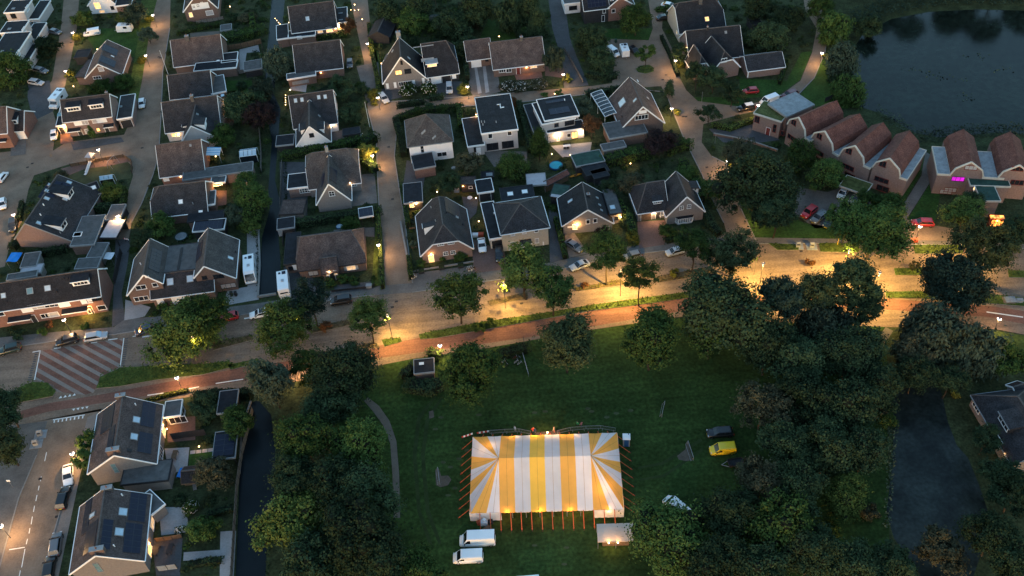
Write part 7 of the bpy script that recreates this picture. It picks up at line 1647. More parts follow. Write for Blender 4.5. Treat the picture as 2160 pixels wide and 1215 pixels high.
def roof_box(x,y,rz,label):
 o = thing('pallet_stack',label,'pallets',x,y,rz)
 for i in range(3):
  b = MB(); b.box(-1.2 + .1 * i,-.9,.02 + .22 * i,1.1,.8 - .1 * i,.2 + .22 * i,'flat_pale' if i == 2 else 'timber_grey'); put('layer',b.mesh('layer'),o,rz=.08 * i)

ldark='leaf_dark'; lmid='leaf_mid'; lbrown='leaf_brown'; lgrey='leaf_grey'; lfresh='leaf_fresh'; lolive='leaf_olive'; ldeep='leaf_deep'; lgold_glow='leaf_gold_glow'; lrust='leaf_rust'; EAST_WOOD='trees of the eastern wood'; PARK_EDGE='big round trees along the park edge'; STREET_TREES='street trees along the main road'; WILLOWS='willows and weeping trees'; KERB_CARS='cars parked along the main road'; DRIVE_CARS='cars parked on streets and drives'; PARK_CARS='vans and cars on the park grass'; PVAN='parked_van'; ROAD_BOARDS='red and white road barriers'

# ---------------------------------------------------------------- placing plants,vehicles,lamps and the rest
leaf_field('bed_planting',[(-41.9,133.4),(-33.6,134.8),(-33.1,133.2),(-41.2,131.7)],0.35,lbrown,5,.26,'dry planting in the median bed west of the young tree',z=.11)
leaf_field('bed_planting',[(-5.3,136.7),(3.1,138.4),(3.1,136.5),(-4.8,135.4)],0.2,lbrown,3,.26,'thin dry planting in the median bed by the lit lamp',z=.11)
leaf_field('bed_planting',[(12.8,138.4),(22.8,139.8),(23.6,138.2),(13.2,137.4)],0.35,lgold_glow,6,.26,'mixed planting in the median bed under the round tree',z=.11)
leaf_field('bed_planting',[(30.3,139.8),(42,141.4),(42.5,139.2),(30.5,138)],0.4,lbrown,6,.26,'brown planting in the median bed east of the two small trees',z=.11)
leaf_field('bed_planting',[(78.8,136.5),(89.6,135.4),(89,133.3),(78.4,134.5)],0.5,lmid,9,.26,'green planting in the eastern median bed',z=.11)
leaf_field('bed_planting',[(100.9,133.2),(113.2,131.6),(112.2,129.5),(100.3,131.2)],0.5,lmid,9,.26,'green planting in the median bed at the picture edge',z=.11)
leaf_field('bed_planting',[(-61.7,131.5),(-53.6,132.7),(-52.9,131.3),(-60.8,129.3)],0.6,lfresh,8,.26,'bushy planting in the western median bed',z=.11)
leaf_field('bed_planting',[(-19.4,129),(-17.4,129.4),(-6.3,131),(6.3,132.1),(15.1,133.1),(23.9,133.8),(36.5,134.7),(36.8,133),(23.6,132),(14.9,131.6),(6.2,130.4),(-6.4,128.8),(-15.9,127.6),(-19.1,127.7)],0.45,lfresh,10,.26,'long bright green planting strip between road and red cycle path',z=.11)
leaf_field('bed_planting',[(74.9,130.1),(82,129.4),(95.8,126.8),(109.1,123),(108.2,121.1),(93.5,124.7),(80.9,127.6),(74.5,128.4)],0.35,lmid,8,.26,'green strip beside the eastern cycle path',z=.11)
leaf_field('bed_planting',[(-26.9,128.4),(-23.1,128.6),(-22.8,127.4),(-26.2,126.5)],0.45,lfresh,10,.26,'small green patch round the tall lamp foot',z=.11)
leaf_field('bed_planting',[(-37.7,126.4),(-28.3,127.9),(-27,126.3),(-32.1,126),(-36.6,124.9)],0.35,lbrown,6,.26,'dry strip west of the tall lamp foot',z=.11)
leaf_field('bed_planting',[(-57.3,125.1),(-51.3,126),(-50.7,124.9),(-56.5,123.8)],0.5,lmid,9,.26,'short green strip by the grey willow',z=.11)
leaf_field('bed_planting',[(55.4,147.1),(61.7,145.9),(61.2,144.2),(56.8,144.7)],0.3,lmid,8,.26,'lawn strip west of the waste containers',z=.11)
leaf_field('bed_planting',[(66,145.8),(74.2,144.8),(73.3,142),(65.5,143.1)],0.3,lfresh,8,.26,'lawn strip east of the waste containers',z=.11)
leaf_field('bed_planting',[(85,142.9),(95.5,141.6),(94,139.2),(84.5,140.2)],0.3,lfresh,8,.26,'lit lawn strip under the eastern lamp',z=.11)
leaf_field('bed_planting',[(-82.5,121.8),(-82.4,124.7),(-78.8,126.7),(-71.7,126.4),(-62.1,125.9),(-57.4,126),(-55.4,124.6),(-61.7,123.1),(-70.9,122.7),(-78.1,121.8)],1.1,lmid,11,.26,'tall shrub bed east of the striped crossing',z=.11)
leaf_field('bed_planting',[(-99.1,120.5),(-98.2,123.7),(-95.8,124.8),(-92.8,124.3),(-90.4,121.9),(-90.7,120.7),(-97,119.8)],1.2,lmid,11,.26,'round shrub bed west of the striped crossing',z=.11)
leaf_field('bed_planting',[(37.8,218.6),(39.4,220),(41.7,220.1),(42.7,218.3),(42.2,216.6),(40,215.9),(38.2,216.9)],0.3,ldark,8,.26,'round island planting under the court tree',z=.11)
tree(-65.28,129.13,7.51,12,'open',lfresh,'large airy street tree overhanging the road east of the striped crossing','tree',STREET_TREES)
tree(-60.47,132.39,5.25,11.5,'open',lmid,'darker street tree in front of the semi-detached pair','tree',STREET_TREES)
tree(-45.05,127.74,6.2,12,'open',lfresh,'airy street tree glowing yellow from a lamp inside its leaves','tree',STREET_TREES)
tree(-40.19,133.54,4.5,12,'open',ldeep,'darker street tree in front of the wide brown bungalow','tree',STREET_TREES)
tree(-28.38,127.61,4.32,11.5,'open',lfresh,'small round street tree left of the tall lit lamp','tree',STREET_TREES)
tree(-10.76,131.09,5.58,13,'open',lfresh,'lopsided bright street tree opposite the half-hipped house','tree',STREET_TREES)
tree(2.65,136.39,6.07,13.5,'open',lfresh,'big street tree in front of the cream two-storey house','tree',STREET_TREES)
tree(7.88,131.13,4.84,12,'open',lmid,'street tree standing lower beside the big one before the cream house','tree',STREET_TREES)
tree(19.54,138.46,4.75,14,'open',lmid,'round-crowned street tree with tall bare trunk before the twin-gable house','tree',STREET_TREES)
tree(25.24,131.91,4.09,12.5,'open',lfresh,'small street tree with clear trunk on the green strip','tree',STREET_TREES)
tree(37.66,140.19,4.24,11.5,'open',lmid,'street tree at the junction beside the bay-window house','tree',STREET_TREES)
tree(45.04,138.1,5.56,11.5,'open',lolive,'pale wide-crowned street tree at the street corner','tree',STREET_TREES)
tree(74.28,139.83,7.31,14,'open',lmid,'tall street tree over the lit grass east of the waste containers','tree',STREET_TREES)
tree(70.55,144.23,5.1,11,'open',lmid,'spreading tree over the parked cars of the court','tree',STREET_TREES)
tree(93.18,131.86,6.14,14,'open',lolive,'tall street tree beside the eastern lit lamp','tree',STREET_TREES)
tree(95.74,145.72,4.57,9,'broad',lfresh,'yellow-green tree in front of the magenta-lit house')
tree(85.3,125.39,6.97,12,'broad',ldeep,'dark maple standing alone by the eastern cycle path')
tree(102.84,138.45,3.86,9,'broad',ldark,'dark tree at the picture edge beside the fiery glass porch')
tree(-8.92,110.95,5.95,14,'broad',lmid,'round park tree beside the utility box','tree',PARK_EDGE)
tree(9.2,116.06,6.07,14,'broad',lolive,'round park tree right of the bicycle rack','tree',PARK_EDGE)
tree(24.57,115.04,6.05,14,'broad',lmid,'round park tree by the green strip south of the small street tree','tree',PARK_EDGE)
tree(38.82,119.26,9.12,17,'broad',ldark,'towering pointed park tree hiding the cycle path','tree',PARK_EDGE)
tree(36.16,116.55,4.93,12,'broad',lmid,'lower olive-green side tree under the towering pointed one','tree',PARK_EDGE)
tree(-32.42,112.89,6.99,14,'broad',ldark,'broad dark tree at the upper end of the western wood','tree',PARK_EDGE)
tree(-39.61,117.7,4.18,10,'open',lmid,'loose tree next to the small red-path lamp')
tree(-37.65,98.53,5.26,14,'broad',lmid,'rounded tree on the canal side of the western wood','tree',PARK_EDGE)
tree(-27.83,97.27,5.26,13,'broad',lmid,'olive rounded tree beside the sand path','tree',PARK_EDGE)
tree(-34.53,106.15,4.91,12,'broad',ldark,'dark tree filling the middle of the western wood','tree',PARK_EDGE)
tree(-38.85,91.46,4.6,12,'broad',ldark,'dark canal-side tree south of the rounded one','tree',PARK_EDGE)
tree(-31.85,89.47,5.07,13,'broad',ldark,'dark tree in the heart of the western wood','tree',PARK_EDGE)
tree(-26.7,86.97,5.55,13,'broad',ldark,'blue-green tree by the sand path end','tree',PARK_EDGE)
tree(-38.46,83.64,6.01,12,'broad',lfresh,'yellow-green spiky tree leaning over the lower canal','tree',PARK_EDGE)
tree(-27.29,79.21,7,15,'broad',ldark,'huge dark tree at the lower end of the western wood','tree',PARK_EDGE)
tree(-34.42,75.85,5.45,12,'broad',ldark,'dark tree at the bottom edge beside the canal','tree',PARK_EDGE)
tree(-23.93,74.64,4.92,12,'broad',ldark,'dark tree at the bottom edge left of the vans','tree',PARK_EDGE)
tree(-18.23,74.66,4.31,9,'broad',lmid,'light green tree at the bottom edge left of the small white van')
tree(-45.51,113.17,4.26,13,'willow',lgrey,'tall grey willow where the canal meets the cycle path','tree',WILLOWS)
tree(-58.69,230.1,4.4,9,'willow',lgrey,'grey willow by the upper canal','tree',WILLOWS)
tree(-61.36,218.94,3.27,7,'willow',lgrey,'smaller grey willow below the first along the upper canal','tree',WILLOWS)
tree(16.6,220.57,3.27,8,'willow',lgrey,'blue-grey weeping tree in front of the long brown bungalow','tree',WILLOWS)
tree(57.16,115.58,6.52,13,'willow',lgrey,'grey willow rising from the middle of the eastern wood','tree',WILLOWS)
tree(76.79,112.25,7.06,12,'willow',lgrey,'grey-brown willow right of the lit woodland path','tree',WILLOWS)
tree(71.37,108.93,3.85,10,'willow',lbrown,'brownish willow beside the lit woodland path','tree',WILLOWS)
tree(83.34,109.65,5.44,10,'willow',lgrey,'grey willow between cycle path and blue-grey roof','tree',WILLOWS)
tree(50.05,120.77,4.77,15,'broad',ldeep,'dark pointed tree of the eastern wood next to the road lamp','tree',EAST_WOOD)
tree(56.7,120.75,4.77,15,'broad',lolive,'dark tree of the eastern wood behind the orange median bush','tree',EAST_WOOD)
tree(63.78,122.33,5.51,16,'broad',ldark,'tallest dark tree of the eastern wood, over the lit road','tree',EAST_WOOD)
tree(64.13,116.75,3.14,13,'broad',ldark,'dark tree on the road corner of the eastern wood','tree',EAST_WOOD)
tree(45.41,111.48,5.39,13,'broad',ldark,'dark tree south of the towering pointed tree','tree',EAST_WOOD)
tree(58.98,108.08,6.26,14,'broad',ldark,'round tree beside the grey willow of the eastern wood','tree',EAST_WOOD)
tree(50.16,106.66,5.67,13,'broad',ldark,'dark tree below the grey willow of the eastern wood','tree',EAST_WOOD)
tree(41.37,98.29,5.11,12,'open',lbrown,'bare-looking brown tree above the yellow van','tree',EAST_WOOD)
tree(48.79,98.52,6.03,13,'broad',ldark,'dark green tree right of the bare-looking brown one','tree',EAST_WOOD)
tree(55.21,96.79,5.99,13,'broad',ldark,'dark green tree above the lower pond bank','tree',EAST_WOOD)
tree(62.45,102.05,4.85,11,'broad',ldark,'dark tree at the upper tip of the lower pond','tree',EAST_WOOD)
tree(43.64,90.01,4.75,12,'broad',ldark,'dark green tree right of the yellow van','tree',EAST_WOOD)
tree(49.67,88.77,5.26,12,'broad',ldark,'dark tree in the middle of the wood by the lower pond','tree',EAST_WOOD)
tree(55.91,88.42,4.56,11,'broad',ldark,'dark tree on the bank of the lower pond','tree',EAST_WOOD)
tree(37.47,83.72,4.63,11,'open',lbrown,'brown thin-leaved tree below the trailer','tree',EAST_WOOD)
tree(43.35,81.76,4.74,12,'broad',ldark,'dark tree south-east of the brown thin-leaved one','tree',EAST_WOOD)
tree(50.37,80.87,4.1,9,'broad',lfresh,'small yellowish tree in the clearing by the lower pond','tree',EAST_WOOD)
tree(38.23,76.02,5.97,12,'broad',lmid,'spiky mid-green tree near the bottom of the eastern wood','tree',EAST_WOOD)
tree(31.19,78.04,5.34,12,'broad',ldark,'dark tree hiding the lower park corner','tree',EAST_WOOD)
tree(21.77,75.9,6.82,12,'broad',lmid,'round tree beside the cream awning tent','tree',EAST_WOOD)
tree(26.58,70.25,5.3,12,'broad',ldark,'dark tree at the bottom edge right of the awning tent','tree',EAST_WOOD)
tree(33.58,69.14,4.81,11,'broad',ldark,'dark tree at the bottom edge of the eastern wood','tree',EAST_WOOD)
tree(42.04,70.93,5.18,11,'broad',ldark,'dark tree at the bottom edge left of the lower pond','tree',EAST_WOOD)
tree(48.05,69.02,4.5,10,'broad',ldark,'dark tree at the bottom edge by the pond bank','tree',EAST_WOOD)
tree(53.81,68.74,3.86,9,'broad',ldark,'dark tree at the bottom edge below the pond end','tree',EAST_WOOD)
tree(62.49,70.93,3.92,8,'broad',lbrown,'olive bushy tree on the lower pond shore','tree',EAST_WOOD)
tree(70.4,71.73,4.4,10,'broad',ldark,'dark tree on the far bank of the lower pond','tree',EAST_WOOD)
tree(71.58,66.86,4.45,10,'broad',ldark,'dark tree in the bottom corner','tree',EAST_WOOD)
tree(77.18,82.96,3.28,8,'broad',ldark,'dark shrubby tree below the blue-grey house','tree',EAST_WOOD)
tree(77.68,90.44,2.86,7,'broad',ldark,'dark shrubby tree between the lower pond and the blue-grey house','tree',EAST_WOOD)
tree(77.05,79.08,3.89,9,'broad',ldark,'dark tree against the blue-grey house at the picture edge','tree',EAST_WOOD)
tree(76.06,102.81,3.01,8,'broad',ldark,'dark tree left of the golden garden bush','tree',EAST_WOOD)
tree(87.48,106.47,3.64,8,'broad',lmid,'leafy tree above the blue-grey roof','tree',EAST_WOOD)
tree(70.37,104.53,4.17,9,'broad',ldark,'dark tree on the tip of the lower pond','tree',EAST_WOOD)
tree(54.85,157.02,8.6,15,'broad',ldark,'huge dark tree on the corner lawn of the winding street')
tree(54.15,170.88,4.32,9,'open',lbrown,'thin brownish tree above the huge dark corner tree')
tree(56.87,148.63,4.58,11,'broad',ldark,'lower dark tree below the huge corner tree')
tree(68.21,170.21,4.11,8,'broad',lmid,'tree in front of the pond row gables')
tree(72.13,163.09,4.44,8,'broad',lmid,'olive tree in front of the third pond row gable')
tree(82.28,150.7,3.65,7,'broad',lmid,'tree at the footpath corner of the parking court')
tree(78.91,154.11,3.08,6,'broad',lmid,'low tree beside the pale-edged carport')
tree(99.11,149.56,2.82,7,'broad',ldark,'tree below the green flat roof')
tree(40.44,219.44,2.76,6.5,'open',lmid,'small tree on the round island of the court')
tree(40.11,235.73,5.25,9,'broad',lmid,'tree beside the wall-lit brick house at the top')
tree(26.8,228.93,4.91,8,'broad',ldark,'tree between the grey alley and the two white vans')
tree(28.88,219.62,4.29,6,'broad',ldark,'low tree below the two white vans')
tree(55.29,204.47,4.09,8,'open',ldark,'tree before the half-hipped brick gables')
tree(51.39,206.32,3.38,8,'open',ldark,'tree left of the half-hipped brick gables')
tree(58.71,198.03,3.3,7,'open',ldark,'tree left of the red car on the curved lane')
tree(51.4,190.93,3.01,6,'open',ldark,'small tree on the corner lawn by the grass-roofed house')
tree(49.68,219.45,2.77,6,'broad',ldark,'bushy tree above the lamp at the court exit')
tree(80.81,230.25,5.17,9,'broad',ldark,'dark tree at the bend of the curved lane')
tree(73.48,221.63,5.31,9,'broad',ldark,'dark tree behind the low slate garage')
tree(74.32,235.8,4.72,9,'broad',ldark,'dark tree behind the mansard house')
tree(92.29,224.76,5.11,9,'willow',lmid,'bushy bank tree between curved lane and pond')
tree(89.43,208.94,4.89,8,'willow',lgrey,'grey bank willow below the lane lamp')
tree(87.55,196.69,4.25,7,'willow',lmid,'green bank willow beside the grey slab roof')
tree(101.56,225.05,3.84,6,'broad',ldark,'dark bush tree at the pond head')
tree(91.16,234.4,4.45,8,'broad',lmid,'tree at the top end of the curved lane')
tree(37.41,180.5,4.03,7.5,'broad','leaf_purple','dark purple-leaved tree beside the tall hedge')
tree(22.47,189.03,2.75,7,'broad',lrust,'olive-orange tree right of the modern white house')
tree(20.87,198.62,3.08,6,'broad',lgrey,'grey-leaved tree behind the modern white house')
tree(9.27,182.45,3.6,9,'cone',lmid,'tall bright tree left of the modern white house terrace')
tree(2.57,177.51,4.01,6,'ball',lmid,'dense green ball tree behind the flat-roofed house')
tree(-8.14,178.93,3.35,6.5,'broad',lbrown,'loose olive tree in the garden of the pyramid-roofed house')
tree(-12.38,172.68,3.06,6,'broad',ldark,'dark tree behind the slate half-hipped house')
tree(-3.66,246.14,5.93,10,'broad',ldark,'big dark tree at the top edge left of the garden clearing')
tree(-9.89,241.8,5.61,9,'broad',ldark,'dark tree right of the green-ringed trampoline')
tree(5.72,244.33,4.83,10,'willow',ldark,'drooping dark tree at the top edge')
tree(13.09,235.33,4.45,10,'cone',ldark,'dark conifer beside the grey alley')
tree(11.87,245.33,4.84,10,'cone',ldark,'dark conifer at the top edge by the alley')
tree(-22.88,247.35,4.89,7,'broad',lmid,'bushy tree behind the dark summer house')
tree(-20.73,252.82,5.5,9,'broad',ldark,'dark tree at the top edge above the trampoline')
tree(-29.06,253.34,4.68,8,'broad',ldark,'dark tree at the top edge above the summer house')
tree(-6.9,232.04,3.66,6,'broad',ldark,'low dark tree behind the black and white house')
tree(-65.99,211.2,5.66,8,'broad',ldark,'dark garden tree over a small warm light')
tree(-60.25,204.82,4.34,8,'broad','leaf_purple','very dark tree by the upper canal')
tree(-69.44,199.75,3.58,5,'broad',lmid,'low green garden tree behind the striped awning')
tree(-57.37,171.05,4.78,8,'broad',lmid,'large garden tree by the canal south of the greenhouse')
tree(-59.77,177.07,3.32,7,'broad',lmid,'garden tree right of the glowing veranda')
tree(-60.74,167.59,2.79,6,'broad',lgrey,'greyish garden tree below the glowing veranda')
tree(-57.51,164.32,2.35,4,'ball',lfresh,'small round garden tree at the end of the motorhome drive')
tree(-77.85,165.69,3.64,6,'broad',lmid,'bushy tree between grey half-hipped roof and paired gables')
tree(-80.95,162.31,2.76,5,'broad',ldark,'dark bush tree left of the solar gable')
tree(-93.05,181.07,2.93,5,'ball',lfresh,'bright round tree beside the lit carport')
tree(-103.96,205.59,1.09,5.5,'column',lmid,'slim upright cypress before the white dormer semi')
tree(-135.11,238.53,5.84,8,'broad',lmid,'big yellow-green tree by the lowest stepped white house')
tree(-128.79,251.99,3.86,5,'broad',ldark,'dark bush tree beside the stepped white houses')
tree(-122.21,267.72,3.44,5,'broad',lfresh,'tree glowing yellow behind a street lamp at the top')
tree(-105.78,265.29,3.98,7,'broad',lgrey,'grey-green tree on the verge at the top')
tree(-99.73,253.56,2.76,5,'broad',lgrey,'small grey tree on the lamp-lit verge')
tree(-108.87,264.78,2.84,5,'broad',lfresh,'small tree right of the lit white house')
tree(-107.06,228.08,3.36,4,'broad',lmid,'round bush tree south of the white-gabled solar house')
tree(-101.39,229.79,3.12,4.5,'broad',lmid,'round bush tree beside the verge')
tree(-40.59,216.41,4,6,'broad',ldark,'dark tree beside the lane north of the white front gable')
tree(-37.44,205.44,3.15,5,'broad',ldark,'dark tree below the lamp-lit lane')
tree(-40.72,248.96,2.46,5,'broad',lrust,'small reddish tree by the lit veranda')
tree(-32.21,187.89,2.53,5,'broad',lgold_glow,'tree glowing yellow from a hidden lamp by the lane')
tree(-34.55,161.89,2.54,4.5,'ball',lmid,'round tree in the garden north of the brown bungalow')
tree(41.79,170.11,2.83,4,'broad',lmid,'hedge tree at the bend of the winding street')
tree(29.23,166.86,3.22,6,'broad',lbrown,'brownish tree behind the bay-window house')
tree(23.78,166.3,2.79,5,'broad',ldark,'tree between the black roof and the bay-window house')
tree(46.61,164.3,2.57,4,'broad',lmid,'bush tree at the hedge end by the bay-window house')
tree(44.17,204.23,1.93,5,'cone',ldark,'small dark conifer behind the purple-brown gabled house')
tree(-55.7,86.85,2.32,4,'ball',lmid,'round garden tree left of the pair in the lower garden')
tree(-53.74,87.31,1.96,3.8,'ball',lmid,'round garden tree right of the pair in the lower garden')
tree(-54.66,97.22,3.34,6,'broad',lbrown,'loose brownish tree over the lower lawn')
tree(-52.12,108.26,3.3,6,'broad',lmid,'tree on the canal bank by the flat garden shed')
tree(-59.3,113.39,2.98,5,'broad',ldark,'dark tree between conservatory and flat garden shed')
tree(-79.35,106.71,1.93,5,'ball',lmid,'round street tree beside the lit street lamp')
tree(-78.67,102.94,2.28,5,'ball',lmid,'round street tree just south of the lit street lamp')
tree(-95.21,113.73,4.51,10,'broad',ldark,'dark tree at the picture edge beside the cycle path')
tree(-92.46,104.83,4.35,10,'broad',lolive,'dark tree at the picture edge above the road sign')
leaf_field('bank_bushes',[(100.8,237.6),(113.6,243.6),(126.5,245.4),(142.2,243.8),(164.4,238.9),(160.6,230.9),(136.6,236.5),(123.4,237.1),(111.9,234.7),(101.8,228.1)],2.2,ldeep,7,.4,'dark bank growth along the far side of the upper pond')
tree(114.9,248.49,6.2,13,'broad',ldark,'dark far-bank tree mirrored in the upper pond','tree','trees on the far pond shore')
tree(123.29,245.64,5.31,15,'broad',ldark,'dark far-bank tree mirrored in the upper pond','tree','trees on the far pond shore')
tree(135.6,246.55,6.69,14,'broad',ldark,'dark far-bank tree mirrored in the upper pond','tree','trees on the far pond shore')
tree(143.61,242.21,5.78,16,'broad',ldark,'dark far-bank tree mirrored in the upper pond','tree','trees on the far pond shore')
tree(154.19,242.79,6.1,13,'broad',ldark,'dark far-bank tree mirrored in the upper pond','tree','trees on the far pond shore')
tree(104.86,250.44,5.97,12,'broad',ldark,'dark far-bank tree mirrored in the upper pond','tree','trees on the far pond shore')
hedge([(-53.05,191.34),(-46.18,192.92),(-39.19,193.92),(-34.81,195.69)],2.2,2.0,lmid,'long clipped hedge below the bright white front gable')
hedge([(-33.48,193.31),(-31,195.94)],2.2,2.2,lmid,'square hedge end next to the glowing lane tree')
hedge([(-34.1,187.59),(-30.43,182.98)],2.0,2.2,lmid,'thick hedge corner below the glowing lane tree')
hedge([(-50.49,164.6),(-45.83,165.33),(-39.43,166.16),(-32.98,166.67),(-28.9,167.49)],1.8,2.0,ldark,'long dark hedge above the brown bungalow garden')
hedge([(-29.15,167.71),(-28.08,154.72),(-27.1,142.79)],0.8,1.8,lfresh,'tall yellow-lit hedge strip along the brick street')
hedge([(-25.85,202.35),(-24.46,195.02),(-23.71,188.08)],1.6,2.2,ldark,'hedge along the street side of the pyramid-roofed house')
hedge([(-25.29,203.13),(-20.48,205.6),(-14.37,206),(-9.24,206.11)],1.5,2.0,lmid,'clipped hedge along the cross street')
hedge([(-9.73,206.18),(-9.41,197.77)],1.3,2.0,lmid,'short hedge between pyramid roof and black flat roof')
hedge([(5.75,205.2),(6.65,195.27),(7.15,185.76)],1.4,2.2,ldark,'tall hedge right of the black flat-roofed house')
hedge([(23.64,207.15),(29.85,207.76),(33.64,208.52)],1.5,2.0,ldark,'clipped hedge along the cross street behind the glass veranda')
hedge([(24.57,178.27),(30.64,179.85),(35.81,180.45)],2.6,2.6,lmid,'massive square hedge south of the purple-brown gabled house')
hedge([(39.81,180.68),(43.53,182.43),(45.19,182.2)],2.0,2.4,lmid,'square hedge beside the purple-leaved tree')
hedge([(42.45,175.36),(43.91,168.06),(44.01,162.1)],1.8,2.2,lmid,'thick hedge along the bend by the bay-window house')
hedge([(43.88,158.57),(44.45,153.69),(45.38,150.77)],1.6,1.6,ldark,'dark low hedge at the junction corner')
hedge([(25.5,163.01),(26.9,157.92),(27.23,153.13)],1.5,2.0,lmid,'hedge between the twin-gable and bay-window houses')
hedge([(10.96,159.6),(11.51,153.2),(11.87,147.39)],0.9,1.5,lmid,'slim hedge between cream house and dark car')
hedge([(33.99,150.1),(37.7,150.72)],1.4,1.0,ldark,'low clipped hedge under the bay-window house shrubs')
hedge([(-35.24,252.18),(-33.54,236.23),(-31.68,223.82),(-30.65,214.53)],1.0,1.6,lfresh,'yellow-lit hedge along the lamp-lit lane')
hedge([(-23.65,175.06),(-22.73,168.38),(-22.06,161.68)],1.0,2.0,lmid,'hedge beside the lit open shed')
hedge([(-21.66,150.9),(-21.15,144.95)],0.9,1.8,lfresh,'lit hedge corner at the slate half-hipped house')
hedge([(-25.53,209.62),(-21.83,210.17),(-18.74,210.37)],1.2,1.4,ldark,'low hedge before the white flowering shrubs')
hedge([(-17.5,211.73),(-13.77,212.29)],1.2,1.4,ldark,'low hedge left of the silver people carrier')
hedge([(-92.16,257.03),(-86.14,258.8),(-80.42,260.09)],1.0,1.2,lmid,'low hedge before the lit brick house at the top')
hedge([(-76.46,251.79),(-71.07,252.81),(-67.81,254.45)],4.0,1.8,lmid,'wide hedge block near the upper canal')
hedge([(-70.79,262.11),(-69.39,254.94)],1.3,2.6,lmid,'tall hedge pillar near the upper canal')
hedge([(-47.8,217.05),(-43.68,220.98),(-41.99,224.21)],2.2,1.6,ldark,'dark hedge below the plain grey roof')
hedge([(-51.22,247.52),(-43.09,248.88)],1.6,1.4,lmid,'hedge between the veranda house and plain grey roof')
hedge([(-111.12,168.46),(-112.33,165.38)],1.6,1.4,ldark,'low hedge beside the long brick house corner')
hedge([(-115.34,181.92),(-114.2,175.69)],1.0,1.2,ldark,'slim hedge along the brick house street side')
hedge([(-110.48,161.65),(-105.44,162.61),(-99.72,163.17)],1.4,1.8,ldark,'garden hedge below the long brick house')
hedge([(-100.12,176.78),(-95.15,177),(-92.92,177.07)],1.4,1.8,ldark,'dark hedge behind the pale lit carport')
hedge([(-90.73,183.32),(-89.71,176.98),(-88.98,170.09)],0.9,2.0,lfresh,'yellow-lit hedge along the lane by the carport')
hedge([(24.76,216.92),(28.89,214.68),(32.12,215.34)],1.6,1.6,ldark,'low hedge along the cross street under the white vans')
hedge([(47.06,232.9),(47.7,225.32),(48.12,213.43)],0.8,1.2,ldark,'dark hedge along the right side of the court exit')
hedge([(77.44,215.64),(73.07,206.04)],1.0,1.4,lmid,'hedge beside the low slate garage')
hedge([(48.19,247.67),(53.05,247.96)],1.2,1.3,lmid,'clipped hedge beside the black car at the top')
hedge([(-1.89,228.31),(-2.97,234.67)],1.0,2.0,ldark,'hedge left of the long brown bungalow')
hedge([(-7.67,231.67),(-7.31,219.64)],1.2,2.0,ldark,'tall hedge between two front drives')
hedge([(-61.94,116.89),(-58.33,116.97),(-51.47,116.48)],1.4,2.0,ldark,'dark hedge along the cycle path at the lower gardens')
hedge([(-71.83,117.2),(-67.96,118.29),(-63.98,119.04)],0.7,0.8,lgold_glow,'low orange-lit hedge along the cycle path')
hedge([(-22.08,117.42),(-20.3,119.36)],1.6,2.2,ldark,'shrub hedge left of the utility box')
hedge([(-20.7,115.07),(-17.1,114.11),(-14.85,115.03)],2.6,2.0,ldark,'dark hedge in front of the utility box')
hedge([(-17.09,122.5),(-15.24,121.93)],1.6,2.4,lmid,'clipped yew block behind the utility box')
hedge([(-3.33,121.18),(-0.05,122.05),(1.83,122.45)],2.0,1.6,ldark,'low hedge behind the bicycle rack')
hedge([(52.57,189.91),(56.28,188.19),(62.72,190.87)],1.2,1.2,lfresh,'lit low hedge by the grass-roofed house')
hedge([(-55.02,90.59),(-52.68,91.3),(-51.1,91.62)],1.2,1.0,ldark,'low hedge across the lower garden')
hedge([(-56.62,81.41),(-53.56,81.82),(-51.6,81.81)],1.2,0.9,ldark,'clipped low hedge at the bottom of the lower garden')
shrub(-8.76,214.64,1.88,lgold_glow,'round yellow shrub lit by the lamp beside the silver people carrier')
shrub(-32.68,216.01,1.76,lgold_glow,'yellow-lit shrub by the lamp at the lane mouth')
shrub(26.91,151.45,1.75,lgold_glow,'round golden bush on the lit drive corner')
shrub(34.84,152.06,2.27,lmid,'leafy round shrub left of the white bay window')
shrub(-23.17,215.44,2.51,lmid,'shrub with white blossom left of the front path',flowers=True)
shrub(-17.52,215.5,2.51,lmid,'shrub with white blossom right of the front path',flowers=True)
shrub(3.41,214.2,2.5,lbrown,'left hydrangea bed full of pale flowers',flowers=True,flat=0.6)
shrub(6.63,213.73,2.5,lbrown,'middle hydrangea bed full of pale flowers',flowers=True,flat=0.6)
shrub(11.28,213.98,2.75,lbrown,'right hydrangea bed full of pale flowers',flowers=True,flat=0.6)
shrub(-58.42,92.17,1.64,lmid,'large white hydrangea in the lower garden',flowers=True)
shrub(-59.55,88.18,1.04,lmid,'smaller white hydrangea beside the pale patio',flowers=True)
shrub(-20.7,145.57,0.8,lrust,'pale pink flowering pot shrub at the street corner',flowers=True)
shrub(-8.53,146.4,0.91,lrust,'pale flowering pot shrub by the red drive',flowers=True)
shrub(-19.09,149.24,1.32,lmid,'clipped ball shrub left of the glowing orange door')
shrub(-14.77,150.16,1.43,lmid,'clipped ball shrub right of the glowing orange door')
shrub(-10.65,150.32,1.64,lmid,'clipped ball shrub by the half-hipped house corner')
shrub(-9.06,152.39,1.65,lmid,'climbing shrub on the wall near the white coupe')
shrub(-21.38,162.88,1.07,lgrey,'grey grass clump in the upper square planter')
shrub(-20.84,155.67,1.04,lgrey,'grey grass clump in the lower square planter')
shrub(-69.41,142.94,1.3,lmid,'round clipped shrub before the semi, right one')
shrub(-73.51,141.98,1.39,lmid,'round clipped shrub before the semi, left one')
shrub(-101.82,137.7,1.47,ldark,'dark shrub in the terrace front garden')
shrub(-96.61,139.91,1.18,lrust,'rusty orange shrub before the terrace')
shrub(-97.66,137.76,1.17,lmid,'mixed shrub beside the pale terrace path')
